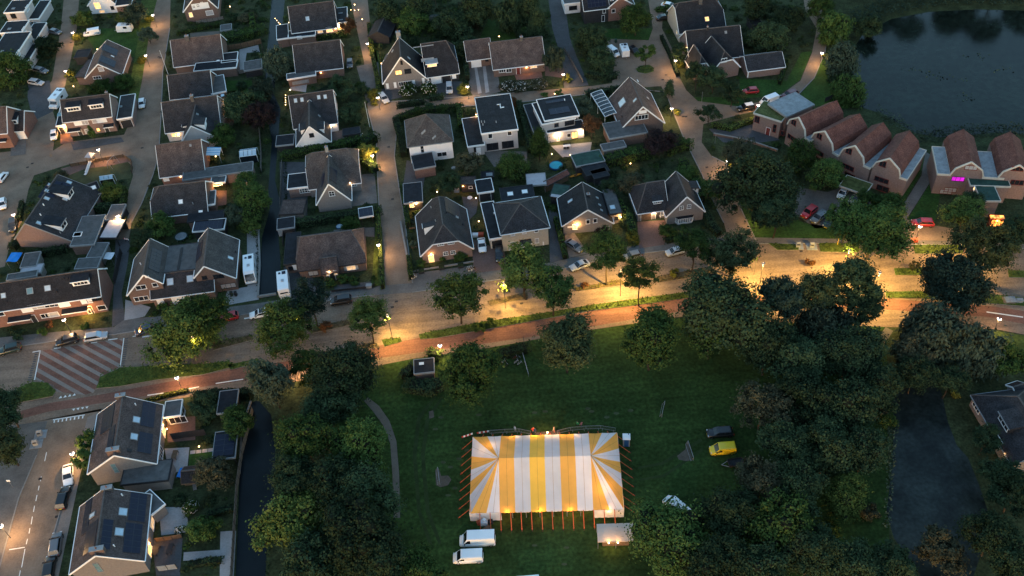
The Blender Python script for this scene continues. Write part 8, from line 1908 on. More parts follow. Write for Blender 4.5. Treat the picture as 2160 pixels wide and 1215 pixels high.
shrub(-89.05,138.66,1.18,lmid,'small hedge shrub before the glowing terrace door')
shrub(-38.52,145.18,1.51,lmid,'standard shrub before the brown bungalow entrance')
shrub(-35.89,146.41,1.31,lmid,'standard shrub right of the brown bungalow entrance')
shrub(-33.51,145.55,1.31,lmid,'leafy shrub in the dark gravel bed')
shrub(-29.03,146.26,0.81,lmid,'small shrub at the end of the hedge strip')
shrub(78.23,103.47,1.11,lgold_glow,'golden bush glowing beside the lower pond')
shrub(-61.55,132.2,1.73,lrust,'rusty bush in the western median')
shrub(-38.03,132.59,1.34,lrust,'rusty bush in the median left of the small round tree')
shrub(15.22,138.45,0.88,lrust,'reddish bush in the median under the round tree')
shrub(34.2,139.83,1.28,lgold_glow,'golden bush in the median east of the small trees')
shrub(62.28,139.96,1.18,lrust,'orange bush on the lit median by the eastern wood')
shrub(82.99,136.34,1.17,lbrown,'dry bush in the eastern median')
shrub(-7.26,129.06,1.52,lmid,'taller shrub in the green planting strip')
shrub(-4.84,130.16,1.33,lfresh,'fresh shrub in the green planting strip')
shrub(-108.47,190.91,1.75,lbrown,'brownish shrub at the playground corner')
shrub(-112.68,166.81,1.3,lmid,'rounded shrub at the corner of the long brick house')
shrub(20.85,155.78,1.46,'leaf_purple','dark red shrub before the twin-gable house')
shrub(19.68,153.01,1.03,lfresh,'pale shrub before the twin-gable house')
shrub(26.41,156.56,1.67,ldark,'dark shrub right of the twin-gable house')
shrub(-20.61,206.36,1.47,ldark,'ball shrub on the cross-street hedge')
shrub(-17.54,207.33,1.59,ldark,'larger ball shrub on the cross-street hedge')
shrub(-13.88,205.55,1.22,lmid,'small olive shrub behind the pyramid roof')
shrub(-24.2,192.5,1.52,lgrey,'pale flowering shrub at the pyramid-roofed house')
shrub(12.46,208.76,1.35,lmid,'ball shrub left of the dark car behind the white house')
shrub(16.48,209.57,1.23,lmid,'ball shrub right of the dark car behind the white house')
shrub(3.96,206.93,1.71,lrust,'olive rusty shrub by the black flat roof')
GARDEN_SHRUBS = [(-9.7,249.2,2.2,0,12),(-73.0,262.0,2.1,2,0),(-15.8,249.4,2.1,0,11),(-15.6,246.2,2.1,1,11),(-76.7,263.0,2.0,0,0),(-10.2,246.6,2.0,1,12),(9.9,240.4,2.0,1,13),(51.1,112.0,2.0,2,42),(61.1,107.3,2.0,1,42),(60.4,114.9,2.0,1,42),(-21.0,251.9,1.9,1,11),(-25.5,243.1,1.9,0,11),(-22.2,240.0,1.9,0,11),(-3.9,246.8,1.9,2,12),(-10.5,254.8,1.9,1,12),(-7.1,259.0,1.9,2,12),(9.8,239.1,1.9,0,13),(8.8,239.1,1.9,0,13),(9.0,239.0,1.9,0,13),(74.8,229.4,1.9,0,19),(74.4,228.5,1.9,1,19),(93.1,214.9,1.9,2,21),(-31.2,112.2,1.9,1,41),(-34.8,111.6,1.9,0,41),(-35.2,104.5,1.9,2,41),(-29.2,106.9,1.9,0,41),(54.4,89.9,1.9,0,42),(51.5,101.9,1.9,2,42),(64.1,98.4,1.9,1,42),(56.1,103.8,1.9,0,42),(44.7,89.2,1.9,0,42),(-71.1,263.0,1.8,2,0),(-71.2,264.9,1.8,0,0),(-63.3,222.6,1.8,0,2),(-16.7,248.4,1.8,1,11),(-14.9,251.2,1.8,1,11),(-13.6,243.1,1.8,0,11),(-2.6,249.8,1.8,1,12),(8.9,241.4,1.8,0,13),(75.4,230.5,1.8,1,19),(75.5,226.9,1.8,1,19),(96.0,234.3,1.8,2,21),(-31.8,114.3,1.8,0,41),(-33.8,102.0,1.8,2,41),(55.3,80.6,1.8,2,42),(39.6,82.1,1.8,0,42),(38.9,91.7,1.8,2,42),(32.1,73.5,1.8,0,42),(-71.9,265.3,1.7,0,0),(-68.6,225.3,1.7,0,2),(-36.1,206.6,1.7,0,10),(-35.1,218.1,1.7,0,10),(-35.4,212.8,1.7,0,10),(-16.6,239.2,1.7,0,11),(-7.6,245.1,1.7,2,12),(-10.6,258.6,1.7,0,12),(11.7,245.9,1.7,1,13),(10.1,245.7,1.7,0,13),(75.4,232.1,1.7,0,19),(91.7,210.4,1.7,1,21),(-131.5,250.3,1.7,0,27),(-134.2,256.6,1.7,2,27),(-134.3,268.1,1.7,1,27),(-41.9,101.2,1.7,1,40),(-23.7,77.2,1.7,0,41),(-33.6,116.1,1.7,0,41),(52.1,71.1,1.7,1,42),(53.1,70.4,1.7,0,42),(33.5,73.8,1.7,0,42),(63.3,99.7,1.7,2,42),(65.0,101.3,1.7,0,42),(48.4,78.2,1.7,1,42),(43.8,85.5,1.7,2,42),(-64.3,227.2,1.6,0,2),(-64.1,195.0,1.6,0,3),(-68.8,200.8,1.6,0,3),(-36.1,220.7,1.6,1,10),(-36.0,211.1,1.6,0,10),(-10.5,237.6,1.6,0,12),(11.9,240.8,1.6,2,13),(10.6,239.2,1.6,0,13),(74.0,227.4,1.6,0,19),(69.0,226.4,1.6,1,19),(69.8,224.9,1.6,0,19),(95.5,219.9,1.6,0,21),(86.6,205.1,1.6,0,21),(-132.4,266.8,1.6,2,27),(-43.9,106.9,1.6,0,40),(-40.5,83.6,1.6,0,40),(-28.6,79.4,1.6,0,41),(-37.2,79.6,1.6,0,41),(-25.8,77.4,1.6,2,41)]
PLOTS = ['behind the lit brick house at the top edge','below the wide hedge block by the upper canal','in the slate house garden by the upper canal','in the garden behind the striped awning','around the trees beside the glowing veranda','left of the solar gable pair','above the solar gable pair','before the long dark hedge of the brown bungalow','on the canal side of the pale rendered house','along the lane right of the veranda house','along the lane right of the bright white gable','around the dark summer house','round the green-edged trampoline','on the lawn behind the long brown bungalow','behind the slate half-hipped house','around the dense green ball tree','between black roof and grey garden building','behind the bay-window house','beside the turquoise pool','behind the low slate garage','right of the court exit lane','between curved lane and upper pond','in front of the pond row houses','along the footpath of the pond row','on the shore between the pond houses','behind the red forecourt car','at the end of the parking court','right of the stepped white houses','below the white-gabled solar house','left of the white-gabled solar house','behind the blue sheet','along the narrow lane by the terrace','around the flat garden shed by the cycle path','on the lower canal bank','around the loose brownish tree','round the pair of ball trees','along the walls of the panelled houses','in the front garden of the half-hipped house','before the brown bungalow','before the terrace','on the canal edge of the western wood','under the trees of the western wood','under the trees of the eastern wood','below the blue-grey roofed house','beside the lit woodland path','on the left bank of the lower pond','under the thin brownish corner tree','at the junction below the bay-window house','along the bend of the winding street','beside the lower verge lamp','at the top of the sloping lane','round the black garage with white edge','beside the white gable house canal side','between pyramid roof and black flat roof']
plant_fill(GARDEN_SHRUBS,PLOTS)
leaf_field('reeds',[(99.6,182.1),(106.4,182.1),(118.9,181.9),(136,179.5),(133.5,174.1),(116.8,176.8),(103.8,176.7),(98.7,176.5)],1.3,lgrey,9,.3,'grey-green reeds on the near shore of the upper pond')
leaf_field('reeds',[(64.1,97.6),(66.5,98.4),(62,87.9),(58.3,78.2),(56.7,77.5),(60.7,88)],1.3,lgrey,9,.3,'pale reeds along the lower pond bank')
leaf_field('reeds',[(94,192.9),(98,187.2),(99.6,182.1),(98.5,177.4),(95.2,182.7),(92.7,189)],1.3,lgrey,9,.3,'reeds behind the pond row houses')
leaf_field('floating_weed',[(113.1,204),(116.4,204.4),(120.1,202.7),(120.1,200.7),(116.1,200.5),(113,201.8)],.02,lgrey,.55,.45,'thin floating weed on the upper pond',z=.03)
leaf_field('floating_weed',[(113.4,195.3),(116.6,195.7),(120.2,194.1),(120.2,192.2),(116.3,191.9),(113.3,193.2)],.02,lgrey,.55,.45,'thin floating weed on the upper pond',z=.03)
leaf_field('floating_weed',[(109.4,205.7),(112.8,206.1),(116.5,204.4),(116.5,202.4),(112.5,202.1),(109.3,203.4)],.02,lgrey,.55,.45,'thin floating weed on the upper pond',z=.03)
leaf_field('floating_weed',[(127,205.2),(130.4,205.6),(134.1,203.9),(133.9,202),(129.9,201.7),(126.8,203)],.02,lgrey,.55,.45,'thin floating weed on the upper pond',z=.03)
leaf_field('floating_weed',[(104.9,208.6),(108.3,209),(112.1,207.3),(112.1,205.3),(108.1,205),(104.9,206.4)],.02,lgrey,.55,.45,'thin floating weed on the upper pond',z=.03)
leaf_field('floating_weed',[(122.7,212.8),(126.1,213.2),(129.9,211.5),(129.8,209.4),(125.7,209.1),(122.5,210.5)],.02,lgrey,.55,.45,'thin floating weed on the upper pond',z=.03)
scatter_undergrowth([[(-160,292.8),(100.1,248.7),(88.7,216.9),(78.4,204.8),(66.9,183.7),(86.6,154.6),(110.3,146.9),(108.4,142.6),(52.9,149.4),(23.2,150),(-7.8,146),(-48,142.7),(-74.6,140.6),(-106.9,138.9)],[(-72.2,116),(-51.7,115),(-48.8,77.7),(-61.8,78.9)]])
leaf_field('bank_weeds',[(-53.6,192.6),(-52.8,192.5),(-50,167),(-50.9,167.2)],.7,ldark,9,.3,'weeds along the middle canal bank')
leaf_field('bank_weeds',[(-62.3,216.6),(-61.3,216.5),(-57.4,199),(-57.6,193.1)],.7,ldark,9,.3,'weeds on the garden side of the canal')
leaf_field('bank_weeds',[(-57.1,166.3),(-56.2,166.2),(-53.8,147.4),(-54.1,144.6)],.7,ldark,9,.3,'weeds by the quay wall')
leaf_field('bank_weeds',[(-49.1,144),(-50.6,162.2),(-50.2,162.2),(-48.4,146.8)],.7,ldark,9,.3,'weeds on the caravan side of the canal')
leaf_field('bank_weeds',[(-46.4,111.1),(-45.1,108.8),(-43.1,93.3),(-43.6,85.9),(-43.3,78.5),(-44.2,78.6),(-44.6,87.8),(-44.2,94.3),(-45.1,103.5)],.7,ldark,9,.3,'weedy wood-side bank of the lower canal')
car('estate','silver',-128.02,236.06,-0.384,'silver estate car in the bay below the big yellow-green tree',group=DRIVE_CARS)
car('estate','grey',-128.58,242.32,-0.455,'dark estate car under the bushes by the stepped white houses',group=DRIVE_CARS)
car('hatch','grey',-130.52,264.01,-0.485,'dark hatchback half hidden beside the topmost lane lamp',group=DRIVE_CARS)
car('van_m','white',-118.84,261.42,-2.925,'old pale van parked behind the glowing tree',name=PVAN,cat='van',group=DRIVE_CARS)
car('hatch','white',-95.01,220.88,-1.404,'white hatchback lit orange beside the wide semi',group=DRIVE_CARS)
car('hatch','white',-115.43,209.39,-1.385,'white hatchback in the orange drive of the wide semi',group=DRIVE_CARS)
car('hatch','white',-123.64,192.86,1.411,'white hatchback angled at the left edge of the square',group=DRIVE_CARS)
car('hatch','white',-120.05,182.12,-1.245,'white hatchback below the other white one at the picture edge',group=DRIVE_CARS)
car('suv','black',-114.86,173.65,-1.34,'black car beside the lamp-lit hedge of the long brick house',group=DRIVE_CARS)
car('suv','green',-103.01,133.77,-2.873,'dark green car first in the kerb row at the picture edge',group=KERB_CARS)
car('suv','black',-91.58,134.89,-2.88,'black car parked before the terrace',group=KERB_CARS)
car('estate','silver',-85.81,135.35,0.152,'silver-grey estate with bright windscreen beside the striped crossing',group=KERB_CARS,bright=True)
car('hatch','blue',-75.96,136.09,-2.818,'dark blue hatchback at the kerb under the airy tree',group=KERB_CARS)
car('hatch','red',-58.86,137.86,-2.955,'red car half under the street tree',group=KERB_CARS)
car('sedan','white',-52.28,138.02,-2.976,'white car with black roof at the kerb',group=KERB_CARS,roof='car_glass')
car('estate','black',-47.51,139.43,-2.905,'black car behind the white one with black roof',group=KERB_CARS)
car('mpv','black',-35.68,139.94,-3.054,'dark people carrier near the street mouth',group=KERB_CARS)
car('hatch','grey',-39.71,232.45,-1.508,'blue-grey car in the lane by the plain grey roof',group=DRIVE_CARS)
car('estate','black',-36.71,198.59,-0.283,'black car beside the white gable house drive',group=DRIVE_CARS)
car('mpv','silver',-12.19,215.93,-1.561,'silver people carrier on the dark front drive',group=DRIVE_CARS)
car('estate','silver',-29.58,213.83,-1.131,'silver car beside the lane-mouth lamp',group=DRIVE_CARS)
car('caddy','white',32.92,226.96,-1.107,'white delivery van in the court corner',name=PVAN,cat='van',group=DRIVE_CARS)
car('hatch','black',38.64,227.08,-1.18,'black car right of the white box trailer',group=DRIVE_CARS)
car('sedan','white',52.17,249.6,-0.519,'white car at the top edge above the clipped hedge',group=DRIVE_CARS)
car('sedan','black',49.65,243.18,0.147,'black car below the clipped hedge at the top',group=DRIVE_CARS)
car('hatch','red',64.96,203.37,-3.128,'bright red car on the curved lane',group=DRIVE_CARS)
car('suv','black',62.09,196.11,-3.005,'black car with white roof by the grass-roofed house',group=DRIVE_CARS,roof='white_plastic')
car('van_m','white',68.41,198.27,-2.727,'white van with lit front on the curved lane',name=PVAN,cat='van',group=DRIVE_CARS)
car('estate','darkred',74.13,200.39,-2.743,'dark red car behind the grey slab roof',group=DRIVE_CARS)
car('coupe','white',-5.79,153.42,-1.517,'white coupe on the red brick drive',group=DRIVE_CARS)
car('estate','black',-2.16,150.06,-1.562,'black car half under the flat carport of the cream house',group=DRIVE_CARS)
car('sedan','grey',14.15,150.75,-0.889,'dark saloon angled on the drive of the twin-gable house',group=DRIVE_CARS)
car('coupe','silver',14.64,144.55,-2.77,'silver two-door car at the lit kerb',group=KERB_CARS)
car('hatch','grey',26.06,146.11,-2.913,'grey car behind the small clear-trunk tree',group=KERB_CARS)
car('hatch','silver',35.22,146.32,-2.924,'pale car tail under the junction tree',group=KERB_CARS)
car('suv','red',66.48,155.33,-2.455,'bright red car in the parking court',group=DRIVE_CARS)
car('estate','grey',68.16,153.47,-2.491,'grey car beside the red one in the court',group=DRIVE_CARS)
car('hatch','green',69.88,151.67,-2.278,'dark green car last in the court row',group=DRIVE_CARS)
car('hatch','white',75.58,160.76,-2.249,'white car under the pale-edged carport',group=DRIVE_CARS)
car('coupe','beige',77.81,158.66,-2.428,'beige car under the pale-edged carport',group=DRIVE_CARS)
car('estate','red',89.15,148.93,2.97,'deep red car beside the forecourt lamp',group=DRIVE_CARS)
car('sedan','white',-82.22,101.43,-1.303,'white car under the street lamp of the lower street',group=DRIVE_CARS)
car('estate','black',-81.76,96.57,1.624,'black estate behind the white car in the lower street',group=DRIVE_CARS)
car('estate','grey',-80.46,87.37,1.728,'blue-grey estate halfway down the lower street',group=DRIVE_CARS)
car('estate','black',-80.28,82.93,1.722,'black car at the bottom of the lower street',group=DRIVE_CARS)
car('van_l','white',-9.09,81.45,3.098,'large white van by the tent corner',name=PVAN,cat='van',group=PARK_CARS)
car('van_m','white',-10.71,78.51,3.112,'smaller white van with ribbed roof below the large one',name=PVAN,cat='van',group=PARK_CARS)
car('caddy','yellow',34.37,95.23,3.138,'bright yellow van at the park edge',name=PVAN,cat='van',group=PARK_CARS)
car('estate','black',34.73,98.91,3.122,'black car above the yellow van',group=PARK_CARS)
car('van_m','white',24.33,84.56,2.231,'white van nose peeping out from under the round tree',name=PVAN,cat='van',group=PARK_CARS)
car('van_m','white',-1.91,72.97,3.135,'white van roof cut by the bottom edge',name=PVAN,cat='van',group=PARK_CARS)
motorhome(-56.06,150.83,-1.416,'white motorhome nose to the road beside the semi-detached pair')
motorhome(-48.08,145.2,-1.405,'white caravan at the canal end beside the brown bungalow',style='caravan',L=6.6,name='caravan',cat='caravan')
motorhome(-118.75,225.31,-1.779,'white camper with dark roof hatches beside the wide semi',style='alcove',L=6.4)
motorhome(35.89,226.43,-1.529,'white box trailer beside the white delivery van',style='box',L=4.0,W=2.1,H=2.2,name='box_trailer',cat='trailer')
motorhome(-108.98,261.89,3.076,'pale grey caravan on the garden lawn at the top',style='caravan',L=4.6,W=2.1,H=2.4,name='caravan',cat='caravan')
trailer(36.07,92.39,-3.083,'dark flat trailer below the yellow van')
street_lamp(-99.98,263.23,3.7,260,'street lamp at the top of the grassy verge')
street_lamp(-97.13,240.19,3.7,260,'street lamp lower on the grassy verge')
street_lamp(-122.14,256.62,3.7,260,'street lamp next to the old pale van')
street_lamp(-118.36,235.33,3.7,260,'street lamp beside the white-gabled solar house')
street_lamp(-99.51,196.5,3.7,260,'street lamp at the playground fence')
street_lamp(-88.35,169.8,3.7,330,'street lamp over the pale metal carport roof')
street_lamp(-113.39,173.47,3.7,200,'street lamp by the black car and hedge')
street_lamp(-34.47,236.67,3.7,260,'street lamp on the yellow-lit hedge of the lane')
street_lamp(-30.41,209.37,3.7,260,'street lamp at the lane mouth')
street_lamp(-30.75,184.81,3.7,420,'street lamp hidden in the glowing lane tree')
street_lamp(-27.93,152.58,3.7,320,'street lamp in the hedge strip beside the brick street')
street_lamp(-7.2,210.98,3.7,260,'street lamp at the yellow round shrub')
street_lamp(17.88,213.04,3.7,260,'street lamp by the blue-grey weeping tree')
street_lamp(29.16,228.11,3.7,260,'street lamp between trees near the white delivery van')
street_lamp(47.62,215.15,3.7,340,'street lamp at the court exit')
street_lamp(42.83,193.87,3.7,360,'street lamp on the hedge corner of the winding street')
street_lamp(85.51,213,3.7,300,'street lamp where the curved lane meets the bank trees')
street_lamp(63.87,192.25,3.7,240,'lamp at the nose of the white lane van')
street_lamp(51.72,171.43,3.7,360,'street lamp at the edge of the huge corner tree')
street_lamp(53.55,152.3,3.7,200,'low street lamp on the corner lawn')
street_lamp(86.17,144.34,3.7,380,'street lamp at the red forecourt car')
street_lamp(91.3,117.19,3.7,200,'street lamp on the grass by the eastern cycle path')
street_lamp(-42.73,119.7,3.7,340,'small street lamp at the red path near the wood')
street_lamp(-65.11,119.51,3.7,420,'street lamp on the red path by the tall shrub bed')
street_lamp(-91.73,137.66,3.7,240,'street lamp before the terrace')
street_lamp(-80.86,103.61,3.7,330,'street lamp over the white car of the lower street')
street_lamp(-14.75,122.18,3.7,360,'lamp by the yew block at the park entrance')
street_lamp(-89.11,89.68,3.7,380,'street lamp at the picture edge of the lower street')
shrub(-102.88,266.72,1.58,lgold_glow,'added yellow-green shrub coloured as lit by the top verge lamp')  # shrubs added beside the lamps, with the glow put into their leaf colour
shrub(-99.98,243.51,1.49,lgold_glow,'added yellow-green shrub coloured as lit by the lower verge lamp')
shrub(-122.89,259.67,1.55,lgold_glow,'added yellow-green shrub coloured as lit by the lamp near the old pale van')
shrub(-119.19,238.25,1.47,lgold_glow,'added yellow-green shrub coloured as lit by the lamp beside the white-gabled solar house')
shrub(-33.93,239.6,1.47,lgold_glow,'added yellow-green shrub coloured as lit by the lane hedge lamp')
shrub(-32.05,212.41,1.37,lgold_glow,'added yellow-green shrub coloured as lit by the lane mouth lamp')
shrub(19.21,215.81,1.38,lgold_glow,'added yellow-green shrub coloured as lit by the lamp by the blue-grey weeping tree')
shrub(30.72,230.98,1.44,lgold_glow,'added yellow-green shrub coloured as lit by the lamp near the white delivery van')
shrub(49.35,217.95,1.39,lgold_glow,'added yellow-green shrub coloured as lit by the court exit lamp')
shrub(44.57,196.46,1.3,lgold_glow,'added yellow-green shrub coloured as lit by the winding street corner lamp')
shrub(88,215.77,1.38,lgold_glow,'added yellow-green shrub coloured as lit by the curved lane lamp')
shrub(53.58,173.81,1.22,lgold_glow,'added yellow-green shrub coloured as lit by the corner tree lamp')
shrub(55.41,154.46,1.14,lgold_glow,'added yellow-green shrub coloured as lit by the low corner lawn lamp')
shrub(-114.54,175.87,1.22,lgold_glow,'added yellow-green shrub coloured as lit by the lamp by the black car')
shrub(-89.07,172.16,1.21,lgold_glow,'added yellow-green shrub coloured as lit by the lamp over the pale carport')
street_lamp(-24.6,128.06,7.2,3800,'tall main road lamp right of the small round tree','road',color=(1.0,0.61,0.15))
street_lamp(-1.61,134.3,7.2,3400,'tall main road lamp in the leaves before the cream house','road',color=(1.0,0.61,0.15))
street_lamp(22,135.17,7.2,5200,'tall main road lamp between the two small trees','road',color=(1.0,0.61,0.15))
street_lamp(50.15,133.72,7.2,5200,'tall main road lamp at the edge of the eastern wood','road',color=(1.0,0.61,0.15))
street_lamp(71.69,128.57,7.2,4200,'tall main road lamp added unseen behind the tallest dark tree','road',color=(1.0,0.61,0.15))  # unseen lamp, added to light the gap and path between the trees
street_lamp(67.89,135.45,7.2,5200,'tall main road lamp behind the leaning street tree','road',color=(1.0,0.61,0.15))
street_lamp(90.27,134.54,7.2,3800,'tall main road lamp shining through the eastern tree','road',color=(1.0,0.61,0.15))
street_lamp(-42.82,129.74,7.2,800,'tall main road lamp hidden in the glowing airy tree','road',color=(1.0,0.61,0.15))
street_lamp(-62.42,126.42,7.2,450,'tall main road lamp inside the large airy tree','road',color=(1.0,0.61,0.15))
garden_lamp(-113.82,249.44,1.8,40,'garden lamp behind the brown roof with solar panels')
garden_lamp(-116.07,231.41,1.2,25,'garden lamp in the bush below the white-gabled solar house')
garden_lamp(-69.34,214.83,1.6,55,'garden lamp below the dark garden tree')
garden_lamp(-78.44,269.21,1.4,20,'garden lamp behind the lit brick house at the top')
garden_lamp(-39.96,263.21,1.8,50,'garden lamp at the top end of the lamp-lit lane')
garden_lamp(-37.09,253.3,2.2,80,'garden lamp on the gate post of the lane')
garden_lamp(2.23,237.06,2.4,60,'garden lamp behind the roof of the long brown bungalow')
garden_lamp(-15.34,170.72,2.4,60,'garden lamp at the ridge end of the half-hipped house')
garden_lamp(-6.17,160.86,1.0,35,'garden lamp in the light green shrub by the drive')
garden_lamp(-6.55,169.05,1.0,30,'garden lamp near the red flower pot')
garden_lamp(-9.12,180.92,1.0,18,'garden lamp under the olive tree')
garden_lamp(12.17,182.98,1.2,50,'left garden lamp beside the turquoise pool')
garden_lamp(16.52,181.88,1.3,60,'right garden lamp beside the turquoise pool')
garden_lamp(-59.2,105.12,0.8,40,'garden lamp at the stepping stones of the lower garden')
garden_lamp(91.48,177.27,1.8,45,'garden lamp behind the third pond row roof')
garden_lamp(15.11,207.75,1.6,25,'garden lamp behind the modern white house')
garden_lamp(-54.87,220.48,1.2,90,'tall flame-like garden lamp beside the canal plot')
garden_lamp(-65.64,109.13,1.6,70,'garden lamp at the back door of the panelled house')
garden_lamp(55.73,247.77,1.5,20,'garden lamp left of the mansard house')
garden_lamp(-47.34,179.92,1.2,45,'added garden lamp in the yard of the pale rendered house')  # garden lamps from here on are added for extra warm pools
garden_lamp(3.69,182.53,1.0,40,'added garden lamp at the foot of the dense green ball tree')
garden_lamp(-59.72,179.1,1.0,50,'added garden lamp between the canal garden trees')
garden_lamp(30.26,177.09,1.0,45,'added garden lamp below the massive square hedge')
garden_lamp(-42.86,235.65,1.0,50,'added garden lamp by the hedge above the plain grey roof')
garden_lamp(-17.56,230.17,1.2,50,'added garden lamp behind the black and white house')
garden_lamp(-70.44,193.28,1.2,45,'added garden lamp beside the striped awning')
string_lights([(-63.04,257.65,2.6),(-62.47,256.7,2.4),(-61.9,255.75,2.2),(-61.33,254.93,2.1),(-60.79,254.42,2.0),(-60.21,253.73,2.0),(-59.69,253.77,2.1),(-59.24,254.42,2.2),(-58.75,254.88,2.4),(-58.28,255.66,2.6)],'garland of glowing bulbs left of the veranda house',60)
string_lights([(-55.51,216.79,2.2),(-55.38,215.66,2.2),(-55.26,214.53,2.2),(-55.13,213.41,2.2),(-55.01,212.3,2.2)],'vertical row of bulbs beside the bright white gable house',40)
string_lights([(-68.92,180.31,2.3),(-68.42,180.15,2.3),(-67.94,180.09,2.3),(-67.47,180.12,2.3),(-67.01,180.24,2.3),(-66.57,180.45,2.3)],'bulbs glowing orange under the small veranda',150)
string_lights([(-41,260.89,1.6),(-39.81,260.22,1.7),(-38.71,260.51,1.6)],'pair of small bulbs at the lane garden',20)
party_tent(3.13,92.52,-0.0638)
barrier(-6.21,103.15,-3.44,103.12,'steel crowd barrier, stretch behind the left half of the tent')
barrier(-3.44,103.12,-0.86,102.98,'steel crowd barrier, stretch below the first visitor')
barrier(-0.86,102.98,1.21,102.25,'steel crowd barrier, angled stretch at the tent opening, left side')
barrier(6.02,101.91,8.45,102.34,'steel crowd barrier, angled stretch at the tent opening, right side')
barrier(8.45,102.34,11.22,102.37,'steel crowd barrier, stretch right of the tent opening')
barrier(11.22,102.37,13.83,102.2,'steel crowd barrier, stretch behind the green-shirted visitor')
barrier(13.83,102.2,16.41,101.41,'steel crowd barrier, last stretch towards the toilet cabin')
barrier(-11.27,102.37,-9.24,103,'outer red and white road barrier at the tent corner','road',ROAD_BOARDS)
barrier(-8.49,103.01,-6.29,103.22,'inner red and white road barrier at the tent corner','road',ROAD_BOARDS)
person(-1.54,103.23,2.0,'person in white shirt standing alone behind the tent','cloth_white','cloth_sand','stand')
person(1.64,102.6,0.4,'person in red and white walking at the tent opening','cloth_red','cloth_navy','walk')
person(5.44,102.34,1.2,'person in pale clothes in the lit tent opening','cloth_sand','cloth_pink','stand')
person(9.76,103.08,-0.8,'person in green shirt behind the barriers','cloth_green','cloth_dark','stand')
person(10.45,102.91,0.9,'person in pink shirt next to the green-shirted one','cloth_pink','cloth_jeans','stand')
person(1.97,102.38,2.6,'person in dark clothes beside the one in red and white','cloth_navy','cloth_jeans','stand')
toilet_cabin(17.95,98.52,-.12)
side_awning(10.4,78.43,-0.058,5.9,3.1)
crate_stack(-7.91,84.77,-.05,'pile of cases and gear at the tent front beside the large van')
goal(-15.31,93.28,1.671,'small football goal on the left bare patch',3.0,1.0)
goal(28.99,93.84,1.645,'small football goal on the right bare patch',3.6,1.0)
goal(25.2,103.73,1.234,'slim goal frame standing on the open grass',3.0,1.0)
marks('worn_grass','pale worn spots scattered over the park grass',[[(-13.2,92.4),(-12.8,92.6),(-12.3,92.4),(-12.2,92.1),(-12.6,92),(-13.1,92.1)],[(-14.4,91.1),(-14.1,91.2),(-13.5,91.1),(-13.4,90.8),(-13.8,90.7),(-14.3,90.8)],[(-12.4,98.5),(-12.1,98.6),(-11.5,98.5),(-11.4,98.1),(-11.8,98),(-12.3,98.1)],[(-10.9,100.1),(-10.6,100.3),(-10,100.2),(-9.9,99.8),(-10.3,99.7),(-10.9,99.8)],[(1.8,107.3),(2.1,107.5),(2.7,107.3),(2.8,107),(2.4,106.8),(1.8,107)],[(3.7,107.4),(4.1,107.5),(4.7,107.4),(4.7,107),(4.3,106.9),(3.8,107)],[(12.2,106.5),(12.6,106.7),(13.2,106.5),(13.2,106.2),(12.8,106),(12.2,106.2)],[(16.6,105.6),(17,105.8),(17.6,105.6),(17.6,105.3),(17.2,105.1),(16.7,105.3)],[(19.3,106),(19.7,106.2),(20.3,106),(20.3,105.6),(19.8,105.5),(19.3,105.6)],[(-0.2,80.2),(0.1,80.3),(0.6,80.2),(0.7,79.9),(0.3,79.8),(-0.2,79.9)],[(4.9,79.3),(5.2,79.4),(5.8,79.3),(5.8,79),(5.4,78.9),(5,79)],[(4.3,76.4),(4.6,76.5),(5.1,76.4),(5.2,76.1),(4.8,76),(4.3,76.1)],[(-15.2,98),(-14.9,98.2),(-14.3,98),(-14.2,97.7),(-14.6,97.5),(-15.1,97.7)],[(-15.6,108),(-15.2,108.2),(-14.6,108),(-14.5,107.7),(-15,107.5),(-15.5,107.7)],[(-16.6,105.4),(-16.3,105.6),(-15.7,105.5),(-15.6,105.1),(-16,105),(-16.6,105.1)],[(-8.6,107.9),(-8.2,108),(-7.6,107.9),(-7.5,107.5),(-8,107.4),(-8.5,107.5)],[(-1.4,90.3),(-1,90.5),(-0.5,90.3),(-0.4,90),(-0.8,89.9),(-1.3,90)],[(14.8,104.9),(15.2,105.1),(15.8,104.9),(15.8,104.6),(15.3,104.4),(14.8,104.6)],[(11.6,107.2),(12,107.4),(12.6,107.2),(12.6,106.9),(12.1,106.7),(11.6,106.9)],[(-13.9,96.9),(-13.6,97),(-13,96.9),(-12.9,96.6),(-13.4,96.4),(-13.9,96.6)]],'dry_grass',.008)
bicycle(-0.54,120.38,0.3,'bicycle with red frame leaning nearest the hedge','trim_red')
bicycle(-0.36,119.32,0.44999999999999996,'bicycle with silver frame in the middle of the rack','paint_silver')
bicycle(0.07,119.97,0.6,'bicycle with black frame in the rack','trim_dark')
bicycle(0.27,118.91,0.3,'bicycle with silver frame nearest the pale rail','paint_silver')
bicycle(-2.86,119.59,0.44999999999999996,'bicycle with silver frame standing apart by the tree','paint_silver')
bicycle(-2.39,118.51,0.6,'bicycle with black frame standing apart by the tree','trim_dark')
bike_rail(1.77,115.85,1.71,5.47)
waste_container(61.35,145.35,-0.13,'left waste container on its pale platform by the road')
waste_container(64.15,144.86,-0.132,'right waste container on its pale platform by the road')
waste_container(-90.36,111.52,0.096,'upper waste container beside the lower street')
waste_container(-90.52,109.37,0.098,'lower waste container beside the lower street')
flag_pole(-32.78,202.11,7.5,'white flag pole at the lane crossing')
flag_pole(-91,235.52,7.5,'white flag pole beside the sloping lane')
thin_post(51.98,201.08,3.0,'thin sign post by the corner lawn of the curved lane','galvanised')
thin_post(51.67,183.54,3.0,'thin sign post at the court lawn tip','galvanised')
thin_post(-91.94,100.1,2.2,'white sign on a post left of the lower street','galvanised',plate='white_plastic')
thin_post(69.59,144.79,2.0,'yellow marker post on the lit grass strip','yellow_post')
